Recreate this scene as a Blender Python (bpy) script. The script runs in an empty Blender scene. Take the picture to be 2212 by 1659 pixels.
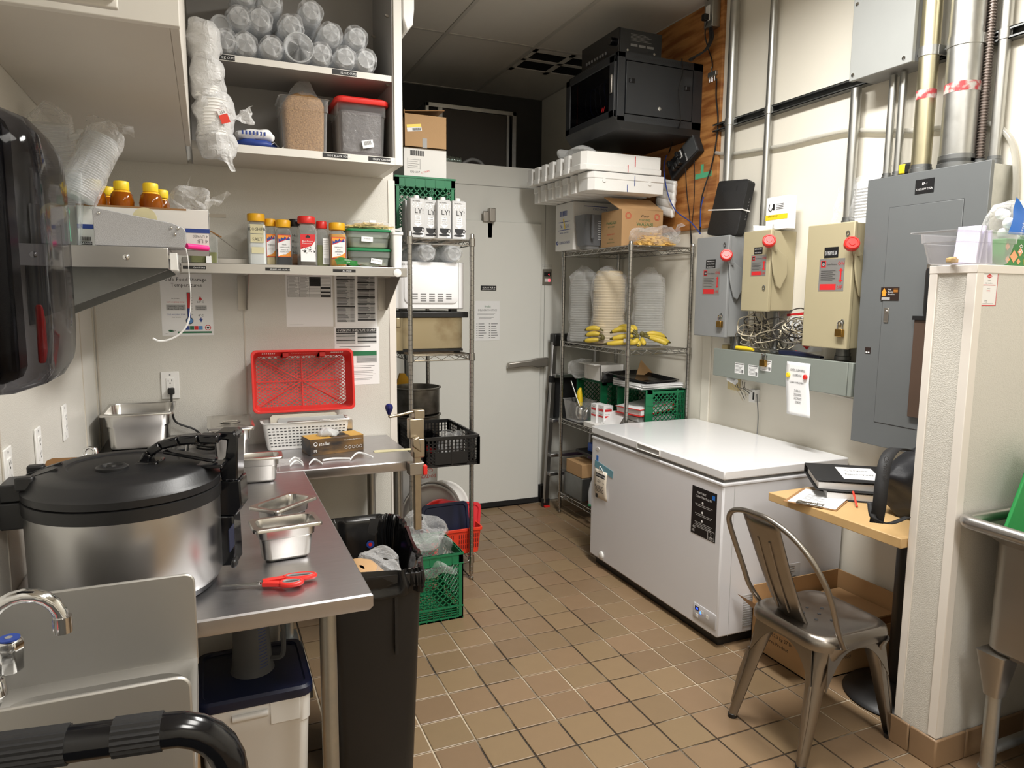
import bpy, bmesh, math, random
from math import pi, sin, cos, tan, radians, sqrt, atan2, hypot
from mathutils import Vector, Matrix, noise as mnoise
rnd = random.Random(11)
scene = bpy.context.scene
C = scene.collection

# ---------------------------------------------------------------- camera
EYE = Vector((0.0, 0.0, 1.55)); FPX = 1530.9
def _axes(yaw, pitch, roll):
    f = Vector((-sin(yaw), cos(yaw), 0)); r = Vector((cos(yaw), sin(yaw), 0)); u = Vector((0, 0, 1))
    f2 = f*cos(pitch) - u*sin(pitch); u2 = u*cos(pitch) + f*sin(pitch)
    return r*cos(roll) + u2*sin(roll), u2*cos(roll) - r*sin(roll), f2
CR, CU, CF = _axes(-0.40701, 0.1236, 0.009176)
cam = bpy.data.objects.new('camera', bpy.data.cameras.new('camera')); C.objects.link(cam)
cam.data.sensor_width = 36; cam.data.lens = FPX/2212*36; cam.data.clip_start = 0.02
mw = Matrix((CR, CU, -CF)).transposed().to_4x4(); mw.translation = EYE
cam.matrix_world = mw; scene.camera = cam

# ---------------------------------------------------------------- light, exposure
scene.view_settings.view_transform = 'Standard'; scene.view_settings.look = 'None'
scene.view_settings.gamma = 1.0; scene.view_settings.use_curve_mapping = False
scene.view_settings.exposure = 0.48
world = bpy.data.worlds.new('world'); scene.world = world; world.use_nodes = True
world.node_tree.nodes['Background'].inputs[0].default_value = (1, .97, .92, 1)
world.node_tree.nodes['Background'].inputs[1].default_value = 0.05
LAMPS = [((1.62, 1.95, 3.20), 0.26, 1.2, 58), ((1.0, -1.3, 3.20), 0.5, 1.2, 31), ((1.25, 0.35, 3.20), 0.5, 1.2, 22)]   # centre, width (X), length (Y), watts; the third is an added fill lamp
def lamp_light(loc, sx, sy, w):
    l = bpy.data.lights.new('tube_light', 'AREA'); l.shape = 'RECTANGLE'; l.size = sx; l.size_y = sy; l.energy = w; l.spread = radians(166)
    l.color = (1.0, 0.982, 0.945); o = bpy.data.objects.new('tube_light', l); C.objects.link(o); o.location = loc
    return o
LIGHT_OBJS = [lamp_light(*a) for a in LAMPS]
try:
    scene.cycles.transparent_max_bounces = 24; scene.cycles.max_bounces = 10
except Exception: pass

# ---------------------------------------------------------------- point on a real plane seen at a picture position
def _ray(x, y): return CR*((x-1106)/FPX) - CU*((y-829.5)/FPX) + CF
def PX(x, y, X): d = _ray(x, y); return EYE + d*(X/d.x)
def PY(x, y, Y): d = _ray(x, y); return EYE + d*(Y/d.y)
def PZ(x, y, z): d = _ray(x, y); return EYE + d*((z-EYE.z)/d.z)

# ---------------------------------------------------------------- materials
def lin(c):
    return tuple((v/255/12.92 if v/255 <= .04045 else ((v/255+.055)/1.055)**2.4) for v in c) + (1,)
MATS = {}
def mat(name, rgb, rough=.5, metal=0., var=.08, vscale=9., bump=0., bscale=120., rgb2=None, trans=0., alpha=1., emit=0., stretch=None, coat=0., rvar=0., spec=None, island=0., thr=None):
    if name in MATS: return MATS[name]
    m = bpy.data.materials.new(name); MATS[name] = m; m.use_nodes = True
    nt = m.node_tree; b = nt.nodes['Principled BSDF']; N = nt.nodes.new; Lk = nt.links.new
    b.inputs['Roughness'].default_value = rough; b.inputs['Metallic'].default_value = metal
    if spec is not None: b.inputs['Specular IOR Level'].default_value = spec
    if trans: b.inputs['Transmission Weight'].default_value = trans; b.inputs['IOR'].default_value = 1.3
    if alpha < 1: b.inputs['Alpha'].default_value = alpha
    if coat: b.inputs['Coat Weight'].default_value = coat; b.inputs['Coat Roughness'].default_value = .1
    tc = N('ShaderNodeTexCoord'); mp = N('ShaderNodeMapping'); Lk(tc.outputs['Object'], mp.inputs['Vector'])
    if stretch: mp.inputs['Scale'].default_value = stretch
    nz = N('ShaderNodeTexNoise'); nz.inputs['Scale'].default_value = vscale; nz.inputs['Detail'].default_value = 5
    Lk(mp.outputs['Vector'], nz.inputs['Vector'])
    mx = N('ShaderNodeMix'); mx.data_type = 'RGBA'; c = lin(rgb)
    c2 = lin(rgb2) if rgb2 else tuple(v*(1-var) for v in c[:3]) + (1,)
    c1 = c if rgb2 else tuple(min(1, v*(1+var)) for v in c[:3]) + (1,)
    mx.inputs[6].default_value = c1; mx.inputs[7].default_value = c2
    if thr:
        rp = N('ShaderNodeMapRange'); rp.inputs[1].default_value = thr[0]; rp.inputs[2].default_value = thr[1]
        Lk(nz.outputs['Fac'], rp.inputs[0]); Lk(rp.outputs[0], mx.inputs[0])
    else: Lk(nz.outputs['Fac'], mx.inputs[0])
    out = mx.outputs[2]
    if island:
        g = N('ShaderNodeObjectInfo') if island > 0 else N('ShaderNodeNewGeometry')
        hs = N('ShaderNodeHueSaturation'); mr = N('ShaderNodeMapRange')
        mr.inputs[3].default_value = 1-abs(island); mr.inputs[4].default_value = 1+abs(island)
        Lk(g.outputs['Random' if island > 0 else 'Random Per Island'], mr.inputs[0]); Lk(mr.outputs[0], hs.inputs['Value'])
        mr2 = N('ShaderNodeMapRange'); mr2.inputs[3].default_value = .494; mr2.inputs[4].default_value = .506
        fr = N('ShaderNodeMath'); fr.operation = 'FRACT'; ml = N('ShaderNodeMath'); ml.operation = 'MULTIPLY'; ml.inputs[1].default_value = 7.3
        Lk(g.outputs['Random' if island > 0 else 'Random Per Island'], ml.inputs[0]); Lk(ml.outputs[0], fr.inputs[0]); Lk(fr.outputs[0], mr2.inputs[0]); Lk(mr2.outputs[0], hs.inputs['Hue'])
        Lk(out, hs.inputs['Color']); out = hs.outputs['Color']
    Lk(out, b.inputs['Base Color'])
    if rvar:
        mr3 = N('ShaderNodeMapRange'); mr3.inputs[3].default_value = max(0, rough-rvar); mr3.inputs[4].default_value = rough+rvar
        Lk(nz.outputs['Fac'], mr3.inputs[0]); Lk(mr3.outputs[0], b.inputs['Roughness'])
    if bump:
        n2 = N('ShaderNodeTexNoise'); n2.inputs['Scale'].default_value = bscale; n2.inputs['Detail'].default_value = 2
        Lk(mp.outputs['Vector'], n2.inputs['Vector'])
        bp = N('ShaderNodeBump'); bp.inputs['Strength'].default_value = bump; bp.inputs['Distance'].default_value = .004
        Lk(n2.outputs['Fac'], bp.inputs['Height']); Lk(bp.outputs['Normal'], b.inputs['Normal'])
    if emit:
        b.inputs['Emission Color'].default_value = lin(rgb); b.inputs['Emission Strength'].default_value = emit
    return m
def film(name, rgb=(255, 255, 255), clear=.86, rough=.12, crinkle=0., bscale=40., base=.06, dif=None):
    """thin clear plastic: mostly see-through, with sharp reflections and a whitish edge"""
    if name in MATS: return MATS[name]
    m = bpy.data.materials.new(name); MATS[name] = m; m.use_nodes = True
    nt = m.node_tree; N = nt.nodes.new; Lk = nt.links.new
    for n in list(nt.nodes):
        if n.type != 'OUTPUT_MATERIAL': nt.nodes.remove(n)
    o = nt.nodes['Material Output']
    tr = N('ShaderNodeBsdfTransparent'); c = lin(rgb); tr.inputs[0].default_value = tuple(v*clear for v in c[:3]) + (1,)
    p = N('ShaderNodeBsdfPrincipled'); p.inputs['Base Color'].default_value = lin(dif) if dif else c; p.inputs['Roughness'].default_value = rough
    lw = N('ShaderNodeLayerWeight'); lw.inputs['Blend'].default_value = .25
    mr = N('ShaderNodeMapRange'); mr.inputs[3].default_value = base; mr.inputs[4].default_value = min(1, base+.55)
    Lk(lw.outputs['Facing'], mr.inputs[0])
    ms = N('ShaderNodeMixShader'); Lk(mr.outputs[0], ms.inputs[0]); Lk(tr.outputs[0], ms.inputs[1]); Lk(p.outputs[0], ms.inputs[2])
    if crinkle:
        tc = N('ShaderNodeTexCoord'); nz = N('ShaderNodeTexNoise'); nz.inputs['Scale'].default_value = bscale; nz.inputs['Detail'].default_value = 3; nz.inputs['Distortion'].default_value = 1.2
        Lk(tc.outputs['Object'], nz.inputs['Vector'])
        bp = N('ShaderNodeBump'); bp.inputs['Strength'].default_value = crinkle; bp.inputs['Distance'].default_value = .01
        Lk(nz.outputs['Fac'], bp.inputs['Height']); Lk(bp.outputs['Normal'], p.inputs['Normal']); Lk(bp.outputs['Normal'], lw.inputs['Normal'])
    Lk(ms.outputs[0], o.inputs['Surface']); return m

# ---------------------------------------------------------------- mesh builder
def rr(hx, hy, r, z, n=4, cx=0, cy=0):
    r = min(r, hx*.999, hy*.999); pts = []
    for qx, qy, a0 in ((1, 1, 0), (-1, 1, pi/2), (-1, -1, pi), (1, -1, 3*pi/2)):
        for i in range(n+1):
            a = a0 + pi/2*i/n; pts.append((cx+qx*(hx-r)+r*cos(a), cy+qy*(hy-r)+r*sin(a), z))
    return pts
def circ(r, z, n=24, cx=0, cy=0): return [(cx+r*cos(2*pi*i/n), cy+r*sin(2*pi*i/n), z) for i in range(n)]
FONT_CACHE = {}
def text_mesh(s, bold=False):
    k = s
    if k not in FONT_CACHE:
        cu = bpy.data.curves.new('t', 'FONT'); cu.body = s; cu.size = 1; cu.resolution_u = 1; cu.align_x = 'LEFT'
        ob = bpy.data.objects.new('t', cu); me = bpy.data.meshes.new_from_object(ob)
        vs = [tuple(v.co) for v in me.vertices]; fs = [tuple(p.vertices) for p in me.polygons]
        bpy.data.objects.remove(ob); bpy.data.curves.remove(cu); bpy.data.meshes.remove(me)
        FONT_CACHE[k] = (vs, fs, max([v[0] for v in vs] or [0]))
    return FONT_CACHE[k]
class MB:
    def __init__(s, T=None): s.v = []; s.f = []; s.m = []; s.T = T
    def add(s, vs, fs, mi=0):
        o = len(s.v)
        s.v += [s.T @ Vector(v) for v in vs] if s.T else [Vector(v) for v in vs]
        for f in fs: s.f.append(tuple(i+o for i in f)); s.m.append(mi)
        return s
    def box(s, a, b, mi=0):
        x0, y0, z0 = [min(p, q) for p, q in zip(a, b)]; x1, y1, z1 = [max(p, q) for p, q in zip(a, b)]
        return s.add([(x0,y0,z0),(x1,y0,z0),(x1,y1,z0),(x0,y1,z0),(x0,y0,z1),(x1,y0,z1),(x1,y1,z1),(x0,y1,z1)],
              [(0,3,2,1),(4,5,6,7),(0,1,5,4),(1,2,6,5),(2,3,7,6),(3,0,4,7)], mi)
    def cbox(s, c, sz, mi=0, R=None):
        h = [v/2 for v in sz]; vs = [(sx*h[0], sy*h[1], sz_*h[2]) for sz_ in (-1, 1) for sx, sy in ((-1,-1),(1,-1),(1,1),(-1,1))]
        vs = [(R @ Vector(v) if R else Vector(v)) + Vector(c) for v in vs]
        return s.add(vs, [(0,3,2,1),(4,5,6,7),(0,1,5,4),(1,2,6,5),(2,3,7,6),(3,0,4,7)], mi)
    def bar(s, a, b, w, h=None, mi=0, up=(0, 0, 1)):
        a = Vector(a); b = Vector(b); d = (b-a); L = d.length; d.normalize(); up = Vector(up)
        x = d.cross(up)
        if x.length < 1e-4: x = d.cross(Vector((1, 0, 0)))
        x.normalize(); y = x.cross(d); h = h or w
        R = Matrix((x, d, y)).transposed()
        return s.cbox((a+b)/2, (w, L, h), mi, R)
    def loft(s, rings, mi=0, cap0=True, cap1=True, closed=False):
        n = len(rings[0]); vs = [p for r in rings for p in r]; fs = []
        K = len(rings)
        for k in range(K if closed else K-1):
            for i in range(n):
                j = (i+1) % n; k2 = (k+1) % K; fs.append((k*n+i, k*n+j, k2*n+j, k2*n+i))
        if not closed:
            if cap0: fs.append(tuple(reversed(range(n))))
            if cap1: fs.append(tuple((K-1)*n+i for i in range(n)))
        return s.add(vs, fs, mi)
    def lathe(s, prof, n=24, c=(0, 0, 0), R=None, mi=0, cap0=True, cap1=True, arc=None):
        rings = []
        for r, z in prof:
            ring = [Vector((r*cos(2*pi*i/n), r*sin(2*pi*i/n), z)) for i in range(n)]
            rings.append([(R @ p if R else p) + Vector(c) for p in ring])
        return s.loft(rings, mi, cap0, cap1)
    def cyl(s, a, b, r, n=12, mi=0, r2=None):
        return s.tube([a, b], r, n, mi, rr2=r2)
    def tube(s, pts, r, n=8, mi=0, closed=False, rr2=None):
        P = [Vector(p) for p in pts]; K = len(P); rings = []
        def tang(i):
            if closed: return (P[(i+1) % K]-P[(i-1) % K])
            return P[min(i+1, K-1)]-P[max(i-1, 0)]
        t = tang(0).normalized(); a = Vector((0, 0, 1)) if abs(t.z) < .9 else Vector((1, 0, 0))
        x = (a - t*a.dot(t)).normalized()
        for i in range(K):
            t = tang(i)
            if t.length < 1e-9: t = Vector((0, 0, 1))
            t.normalize(); x = x - t*x.dot(t)
            if x.length < 1e-6: x = t.orthogonal()
            x.normalize(); y = t.cross(x)
            ri = r[i] if isinstance(r, (list, tuple)) else (r if rr2 is None else r + (rr2-r)*i/max(1, K-1))
            rings.append([P[i] + x*(ri*cos(2*pi*k/n)) + y*(ri*sin(2*pi*k/n)) for k in range(n)])
        return s.loft(rings, mi, closed=closed)
    def prism(s, poly, h, O=(0, 0, 0), xd=(1, 0, 0), yd=(0, 1, 0), mi=0):
        O = Vector(O); xd = Vector(xd); yd = Vector(yd); zd = xd.cross(yd).normalized()
        a = [O + xd*p[0] + yd*p[1] for p in poly]; b = [q + zd*h for q in a]
        return s.loft([a, b], mi)
    def quad(s, O, xd, yd, x0, y0, x1, y1, mi=0):
        O = Vector(O); xd = Vector(xd); yd = Vector(yd)
        return s.add([O+xd*x0+yd*y0, O+xd*x1+yd*y0, O+xd*x1+yd*y1, O+xd*x0+yd*y1], [(0, 1, 2, 3)], mi)
    def poly(s, O, xd, yd, pts, mi=0):
        O = Vector(O); xd = Vector(xd); yd = Vector(yd)
        return s.add([O+xd*p[0]+yd*p[1] for p in pts], [tuple(range(len(pts)))], mi)
    def text(s, t, size, O, xd=(1, 0, 0), yd=(0, 0, 1), mi=0, align='C', w=None):
        vs, fs, W = text_mesh(t)
        if not vs: return s
        sx = size if w is None else w/max(W, 1e-6)
        off = {'C': -W/2, 'L': 0, 'R': -W}[align]; O = Vector(O); xd = Vector(xd); yd = Vector(yd)
        return s.add([O + xd*((v[0]+off)*sx) + yd*(v[1]*size) for v in vs], fs, mi)
    def grid(s, nx, ny, fn, mi=0, wrap=False):
        vs = [fn(i/(nx if wrap else nx), j/ny) for j in range(ny+1) for i in range(nx+(0 if wrap else 1))]
        W = nx if wrap else nx+1; fs = []
        for j in range(ny):
            for i in range(nx):
                i2 = (i+1) % W if wrap else i+1
                fs.append((j*W+i, j*W+i2, (j+1)*W+i2, (j+1)*W+i))
        return s.add(vs, fs, mi)
def ml(*names): return [MATS[n] if isinstance(n, str) else n for n in names]
def wloc(o):
    L = Vector((0, 0, 0))
    while o: L += o.location; o = o.parent
    return L
def obj(name, mb, mats, parent=None, bev=0., seg=2, ang=38, sub=0, label=None, kind=None, origin=None):
    """one mesh object from world-space geometry; origin at its base (or its parent's base)"""
    if not isinstance(mats, (list, tuple)): mats = [mats]
    mats = [MATS[m] if isinstance(m, str) else m for m in mats]
    vs = mb.v
    if parent is not None: L = wloc(parent); loc = Vector((0, 0, 0))
    else:
        if origin is None:
            xs = [v.x for v in vs]; ys = [v.y for v in vs]; zs = [v.z for v in vs]
            origin = ((min(xs)+max(xs))/2, (min(ys)+max(ys))/2, min(zs))
        L = Vector(origin); loc = L
    me = bpy.data.meshes.new(name)
    me.from_pydata([tuple(v-L) for v in vs], [], mb.f)
    for m in mats: me.materials.append(m)
    if len(mats) > 1: me.polygons.foreach_set('material_index', [min(i, len(mats)-1) for i in mb.m])
    me.polygons.foreach_set('use_smooth', [True]*len(me.polygons))
    me.set_sharp_from_angle(angle=radians(ang)); me.update()
    o = bpy.data.objects.new(name, me); C.objects.link(o); o.location = loc
    if parent is not None: o.parent = parent
    if bev:
        b = o.modifiers.new('bevel', 'BEVEL'); b.width = bev; b.segments = seg; b.limit_method = 'ANGLE'; b.angle_limit = radians(40)
    if sub:
        sb = o.modifiers.new('sub', 'SUBSURF'); sb.levels = sub; sb.render_levels = sub
    if label: o['label'] = label
    if kind: o['kind'] = kind
    return o
def tag(o, label, cat, group=None):
    o['label'] = label; o['category'] = cat
    if group: o['group'] = group
    return o
def thing(name, loc, label, cat, group=None):
    o = bpy.data.objects.new(name, None); o.empty_display_size = .05; C.objects.link(o); o.location = Vector(loc)
    return tag(o, label, cat, group)
def struct(name, mb, mats, parent=None, **k):
    o = obj(name, mb, mats, parent, **k)
    if parent is None: o['kind'] = 'structure'
    return o
def copy_tree(o, parent=None):
    c = o.copy(); C.objects.link(c); c.parent = parent
    for ch in list(o.children): copy_tree(ch, c)
    return c
def crumple(fn, amp, sc=14., seed=0.):
    """wrap a grid function with noise displacement (thin crumpled sheets and bags)"""
    def g(u, v):
        p = Vector(fn(u, v)); q = p*sc + Vector((seed, seed*1.7, -seed))
        return p + Vector((mnoise.noise(q), mnoise.noise(q+Vector((9, 3, 1))), mnoise.noise(q+Vector((2, 7, 5)))))*amp
    return g
def bag(mb, c, hx, hy, hz, amp=.02, sc=14., seed=0., n=18, m=12, mi=0, top=1., R=None, pw=.6):
    """closed crumpled bag around an ellipsoid-like volume, standing on c"""
    c = Vector(c)
    def fn(u, v):
        a = 2*pi*u; b = pi*(v-.5); k = max(0.02, cos(b))**pw; zz = sin(b)
        t = 1 + (top-1)*(zz*.5+.5)
        q = Vector((hx*k*t*cos(a), hy*k*t*sin(a), hz*(zz+1)))
        return c + (R @ q if R else q)
    g = crumple(fn, amp, sc, seed)
    return mb.grid(n, m, lambda u, v: (lambda p: Vector((p.x, p.y, max(p.z, c.z+.001))) if R is None else p)(g(u, v)), mi, wrap=True)
# ---------------------------------------------------------------- shared materials
mat('frp', (206, 203, 195), .42, bump=.35, bscale=260, var=.03, vscale=3)
mat('frp_seam', (196, 188, 175), .5, var=.03)
mat('paint_wall', (226, 221, 208), .55, bump=.06, bscale=90, var=.025, vscale=2)
mat('cooler_white', (224, 224, 218), .38, bump=.08, bscale=200, var=.03, vscale=2)
mat('cooler_seam', (165, 165, 160), .5)
mat('dark_wall', (70, 68, 66), .8); mat('black_gap', (22, 22, 22), .7)
mat('ceiling_tile', (214, 209, 200), .85, bump=.1, bscale=300, var=.03)
mat('tbar', (196, 192, 184), .5)
mat('tile', (128, 106, 80), .40, var=.05, vscale=14, bump=.06, bscale=90, island=.10, rvar=.06)
mat('tile_far', (128, 106, 80), .40, var=.05, vscale=14, bump=.06, bscale=90, island=-.10)
mat('grout', (52, 44, 36), .8, rgb2=(186, 172, 150), vscale=2.1, thr=(.46, .56))
mat('tile_base', (139, 113, 86), .4, var=.08)
mat('pvc', (226, 220, 212), .4, var=.02)
mat('steel', (192, 191, 190), .3, metal=1, var=.035, vscale=14, rvar=.03)
mat('steel_top', (196, 195, 198), .34, metal=1, var=.07, vscale=16, stretch=(1, 9, 1), rvar=.05)
mat('steel_dull', (172, 167, 160), .4, metal=1, var=.05, vscale=9, rvar=.04)
mat('steel_pan', (206, 204, 200), .24, metal=1, var=.03, vscale=9, rvar=.03)
mat('steel_sink', (186, 184, 180), .48, metal=.95, var=.05, vscale=9, rvar=.04)
mat('chrome', (212, 212, 212), .1, metal=1, var=.03)
mat('wire_chrome', (176, 174, 170), .26, metal=1, var=.12, vscale=60)
mat('galv', (178, 178, 174), .4, metal=1, var=.16, vscale=26, rvar=.1)
mat('galv_dark', (128, 130, 130), .45, metal=1, var=.14, vscale=22)
mat('galv_yellow', (196, 188, 158), .38, metal=1, var=.12, vscale=20)
mat('melamine', (206, 201, 192), .5, var=.02); mat('melamine_grey', (150, 147, 143), .55, var=.03); mat('melamine_edge', (222, 219, 212), .45, var=.02)
mat('white_plastic', (232, 231, 228), .4, var=.02); mat('white_gloss', (232, 232, 234), .16, var=.015, coat=.3)
mat('freezer_white', (222, 222, 226), .3, var=.012); mat('black_plastic', (24, 24, 25), .42, var=.15); mat('black_gloss', (12, 13, 17), .14, var=.1)
mat('black_matte', (26, 26, 28), .65, var=.12, bump=.1, bscale=200); mat('navy_plastic', (20, 28, 56), .4, var=.1)
mat('grey_plastic', (120, 120, 120), .45); mat('grey_light', (176, 176, 178), .45, bump=.25, bscale=320, var=.03)
mat('red_plastic', (214, 44, 38), .36, var=.05); mat('red_bin', (228, 62, 38), .38, var=.05); mat('orange_red', (222, 60, 40), .4)
mat('green_crate', (24, 112, 72), .42, var=.1, vscale=12); mat('green_lid', (28, 128, 80), .4)
mat('yellow_cap', (238, 178, 32), .4, var=.04); mat('yellow', (240, 206, 40), .4)
mat('cardboard', (178, 142, 100), .75, var=.05, bump=.06, bscale=200); mat('cardboard_dark', (150, 112, 72), .8, var=.06)
mat('white_card', (226, 224, 220), .6, var=.03); mat('paper', (236, 236, 236), .6, var=.015); mat('paper_shade', (206, 206, 206), .6)  # card and paper stock, plain white and a greyer paper
mat('ink', (32, 32, 34), .6, var=.02); mat('ink_grey', (120, 120, 120), .6, var=.02); mat('ink_light', (176, 176, 176), .6, var=.02); mat('ink_red', (206, 40, 44), .5, var=.02)
mat('ink_blue', (34, 62, 140), .5); mat('ink_green', (34, 110, 72), .5); mat('white_ink', (240, 240, 240), .5, var=.0)
mat('label_black', (20, 20, 22), .4)
mat('styro', (240, 239, 236), .75, var=.02, bump=.2, bscale=380)
mat('panel_grey', (100, 103, 104), .42, var=.03); mat('box_grey', (140, 142, 143), .42, var=.03); mat('box_beige', (172, 162, 132), .42, var=.03); mat('trough_grey', (132, 138, 132), .42, var=.04)
mat('brass', (168, 132, 70), .3, metal=1, var=.08); mat('rack_black', (40, 42, 45), .42, var=.04)
mat('plywood', (188, 132, 74), .55, rgb2=(140, 84, 38), vscale=3.4, stretch=(1, 1.1, 8), thr=(.4, .62), bump=.08, bscale=60)
mat('oak', (198, 164, 114), .45, var=.1, vscale=7, stretch=(1, 1, 1)); mat('oak_edge', (190, 146, 88), .5, var=.1)
mat('chair_metal', (152, 146, 139), .33, metal=1, var=.1, vscale=14, rvar=.08)
mat('iron_black', (20, 20, 21), .38, var=.1)
mat('honey', (170, 92, 16), .1, var=.1, trans=.5); mat('banana', (208, 174, 52), .5, rgb2=(184, 168, 66), vscale=16); mat('banana_tip', (92, 84, 36), .6)
mat('noodle', (216, 190, 130), .6, var=.12, vscale=60); mat('walnut', (176, 138, 92), .65, rgb2=(120, 88, 54), vscale=170, thr=(.3, .75), bump=.9, bscale=150)
mat('bowl_paper', (206, 190, 160), .7, var=.05, stretch=(1, 1, 30), vscale=12); mat('lid_plastic', (232, 232, 230), .3, var=.03)
film('clear', clear=.96, rough=.08, crinkle=.7, bscale=30, base=.07); film('bag_film', clear=.96, rough=.06, crinkle=1., bscale=30, base=.085); film('pet', clear=.94, rough=.08, base=.07)
film('cup_stack', (250, 252, 254), clear=.93, rough=.12, base=.34); film('smoke', (196, 196, 202), clear=.88, rough=.07, base=.12, dif=(14, 14, 18)); mat('black_lid', (24, 24, 26), .4, var=.15, bump=.04, bscale=200)
film('poly_grey', (176, 178, 182), clear=.7, rough=.25, base=.22); film('frost', (240, 241, 241), clear=.9, rough=.25, base=.4); film('lid_film', (244, 244, 244), clear=.9, rough=.15, crinkle=.9, bscale=36, base=.5)
film('green_tub', (214, 222, 214), clear=.85, rough=.2, base=.25); film('tubing', (230, 228, 220), clear=.85, rough=.15, base=.3)
# ================================================================ the room
XL, XB, YA, YC, ZC = -0.44, 2.761, 3.48, 4.752, 3.24
YR, YF = 5.80, -2.6                       # wall above the cooler, wall behind the camera
floor = struct('floor', MB().box((XL-.1, YF-.1, -.06), (XB+.1, YC+.05, -.004)), 'grout')
floor['label'] = 'brown quarry tile floor with dark and pale grout lines'
# --- tiles: the ones seen largest are pieces of their own
TP, GX, GY = .1585, 1.288, 2.173
def _proj(p):
    d = Vector(p)-EYE; z = d.dot(CF)
    return (1106+FPX*d.dot(CR)/z, 829.5-FPX*d.dot(CU)/z) if z > .05 else None
tm = MB(); g = .0035
tm.add([(-TP/2+g, -TP/2+g, -.006), (TP/2-g, -TP/2+g, -.006), (TP/2-g, TP/2-g, -.006), (-TP/2+g, TP/2-g, -.006),
        (-TP/2+g, -TP/2+g, -.0012), (TP/2-g, -TP/2+g, -.0012), (TP/2-g, TP/2-g, -.0012), (-TP/2+g, TP/2-g, -.0012),
        (-TP/2+g+.002, -TP/2+g+.002, 0), (TP/2-g-.002, -TP/2+g+.002, 0), (TP/2-g-.002, TP/2-g-.002, 0), (-TP/2+g+.002, TP/2-g-.002, 0)],
       [(0, 1, 5, 4), (1, 2, 6, 5), (2, 3, 7, 6), (3, 0, 4, 7), (4, 5, 9, 8), (5, 6, 10, 9), (6, 7, 11, 10), (7, 4, 8, 11), (8, 9, 10, 11)])
cells = []
for i in range(-12, 11):
    for j in range(-31, 17):
        cx, cy = GX+(i+.5)*TP, GY+(j+.5)*TP
        if cx < XL+.01 or cx > XB-.01 or cy < YF or cy > YC: continue
        q = [_proj((cx+sx*TP/2, cy+sy*TP/2, 0)) for sx, sy in ((-1, -1), (1, -1), (1, 1), (-1, 1))]
        area = 0
        if all(q) and any(-20 < p[0] < 2232 and p[1] < 1700 for p in q):
            area = abs(sum(q[k][0]*q[(k+1) % 4][1]-q[(k+1) % 4][0]*q[k][1] for k in range(4)))/2
            if (cx > 2.02 and 2.37 < cy < 3.52) or cx < .3 or (cx > 2.18 and cy < 1.5): area = 0
        cells.append((area, cx, cy))
cells.sort(reverse=True)
first = None; rest = MB()
for k, (a, cx, cy) in enumerate(cells):
    if a > 0 and k < 290:
        if first is None:
            first = obj('tile', tm, 'tile', floor, ang=20); o = first
        else: o = first.copy(); C.objects.link(o)
        o.location = (cx-floor.location.x, cy-floor.location.y, -floor.location.z)
        if o is first:
            for v in o.data.vertices: v.co += floor.location     # mesh kept in tile-local space
        o.rotation_euler = (rnd.uniform(-.002, .002), rnd.uniform(-.002, .002), rnd.uniform(-.006, .006))
    else:
        rest.T = Matrix.Translation((cx, cy, 0)); rest.add(tm.v, tm.f)
obj('far_tiles', rest, 'tile_far', floor, ang=20, kind='stuff')
# --- walls
wl = struct('wall_left', MB().box((XL-.1, YF, 0), (XL, YA+.1, ZC)), 'frp'); wl['label'] = 'cream pebbled panel wall on the left'
s = MB()
for y in (3.10, 1.9): s.box((XL, y-.004, .86), (XL+.0025, y+.004, 2.1))
s.box((XL, YA-.05, .86), (XL+.003, YA-.044, 2.1)); struct('panel_seam', s, 'frp_seam', wl)
wb = struct('wall_back', MB().box((XL, YA, 0), (.862, YA+.1, ZC)), 'frp'); wb['label'] = 'cream pebbled panel wall behind the steel work table'
s = MB().box((.157, YA-.003, .86), (.163, YA, 1.63)).box((XL+.004, YA-.003, .86), (XL+.01, YA, 2.1)); struct('panel_seam', s, 'frp_seam', wb)
struct('corner_strip', MB().box((.835, YA-.004, .1), (.868, YA+.1, 2.1)), 'pvc', wb)
struct('cap_strip', MB().box((XL+.3, YA-.003, 1.885), (.1, YA, 1.9)), 'frp_seam', wb)
wr = struct('wall_right', MB().box((XB, YF, 0), (XB+.1, YR, ZC)), 'paint_wall'); wr['label'] = 'cream painted wall carrying the electrical boxes'
s = MB().box((XB-.012, 3.40, 0), (XB, 3.475, 2.0)); struct('wall_batten', s, 'paint_wall', wr, bev=.004)
rf = struct('wall_rear', MB().box((XL, YR, 0), (XB, YR+.1, ZC)), 'dark_wall'); rf['label'] = 'dark wall high above the walk-in cooler'
struct('wall_front', MB().box((XL-.1, YF-.1, 0), (XB+.1, YF, ZC)), 'paint_wall')['label'] = 'painted wall behind the viewer'
# --- walk-in cooler front
wc = struct('wall_far', MB().box((XL, YC, 0), (XB, YC+.1, 2.455)), 'cooler_white'); wc['label'] = 'white walk-in cooler wall with panel joints'
struct('cooler_roof', MB().box((XL, YC+.1, 2.40), (XB, YR, 2.45)), 'cooler_white', wc)
s = MB().box((.9, YC-.0025, 2.312), (2.30, YC, 2.3165)).box((2.30, YC-.0025, 0), (2.3045, YC, 2.455)).box((2.47, YC-.0025, 0), (2.474, YC, 2.455)); struct('panel_joint', s, 'cooler_seam', wc)
d1 = struct('door_1', MB().box((1.28, YC-.03, .035), (2.262, YC-.002, 2.071)), 'cooler_white', bev=.006); d1['label'] = 'white walk-in cooler door with long lever handle'
struct('gap_shade', MB().box((1.28, YC-.034, .004), (2.262, YC-.004, .04)), 'black_gap', d1)  # black strip stands in for the shade in the gap under the door
struct('threshold_block', MB().box((2.27, YC-.05, 0), (2.33, YC-.002, .13)), 'black_plastic', d1)
h = MB(); y0 = YC-.03
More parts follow.
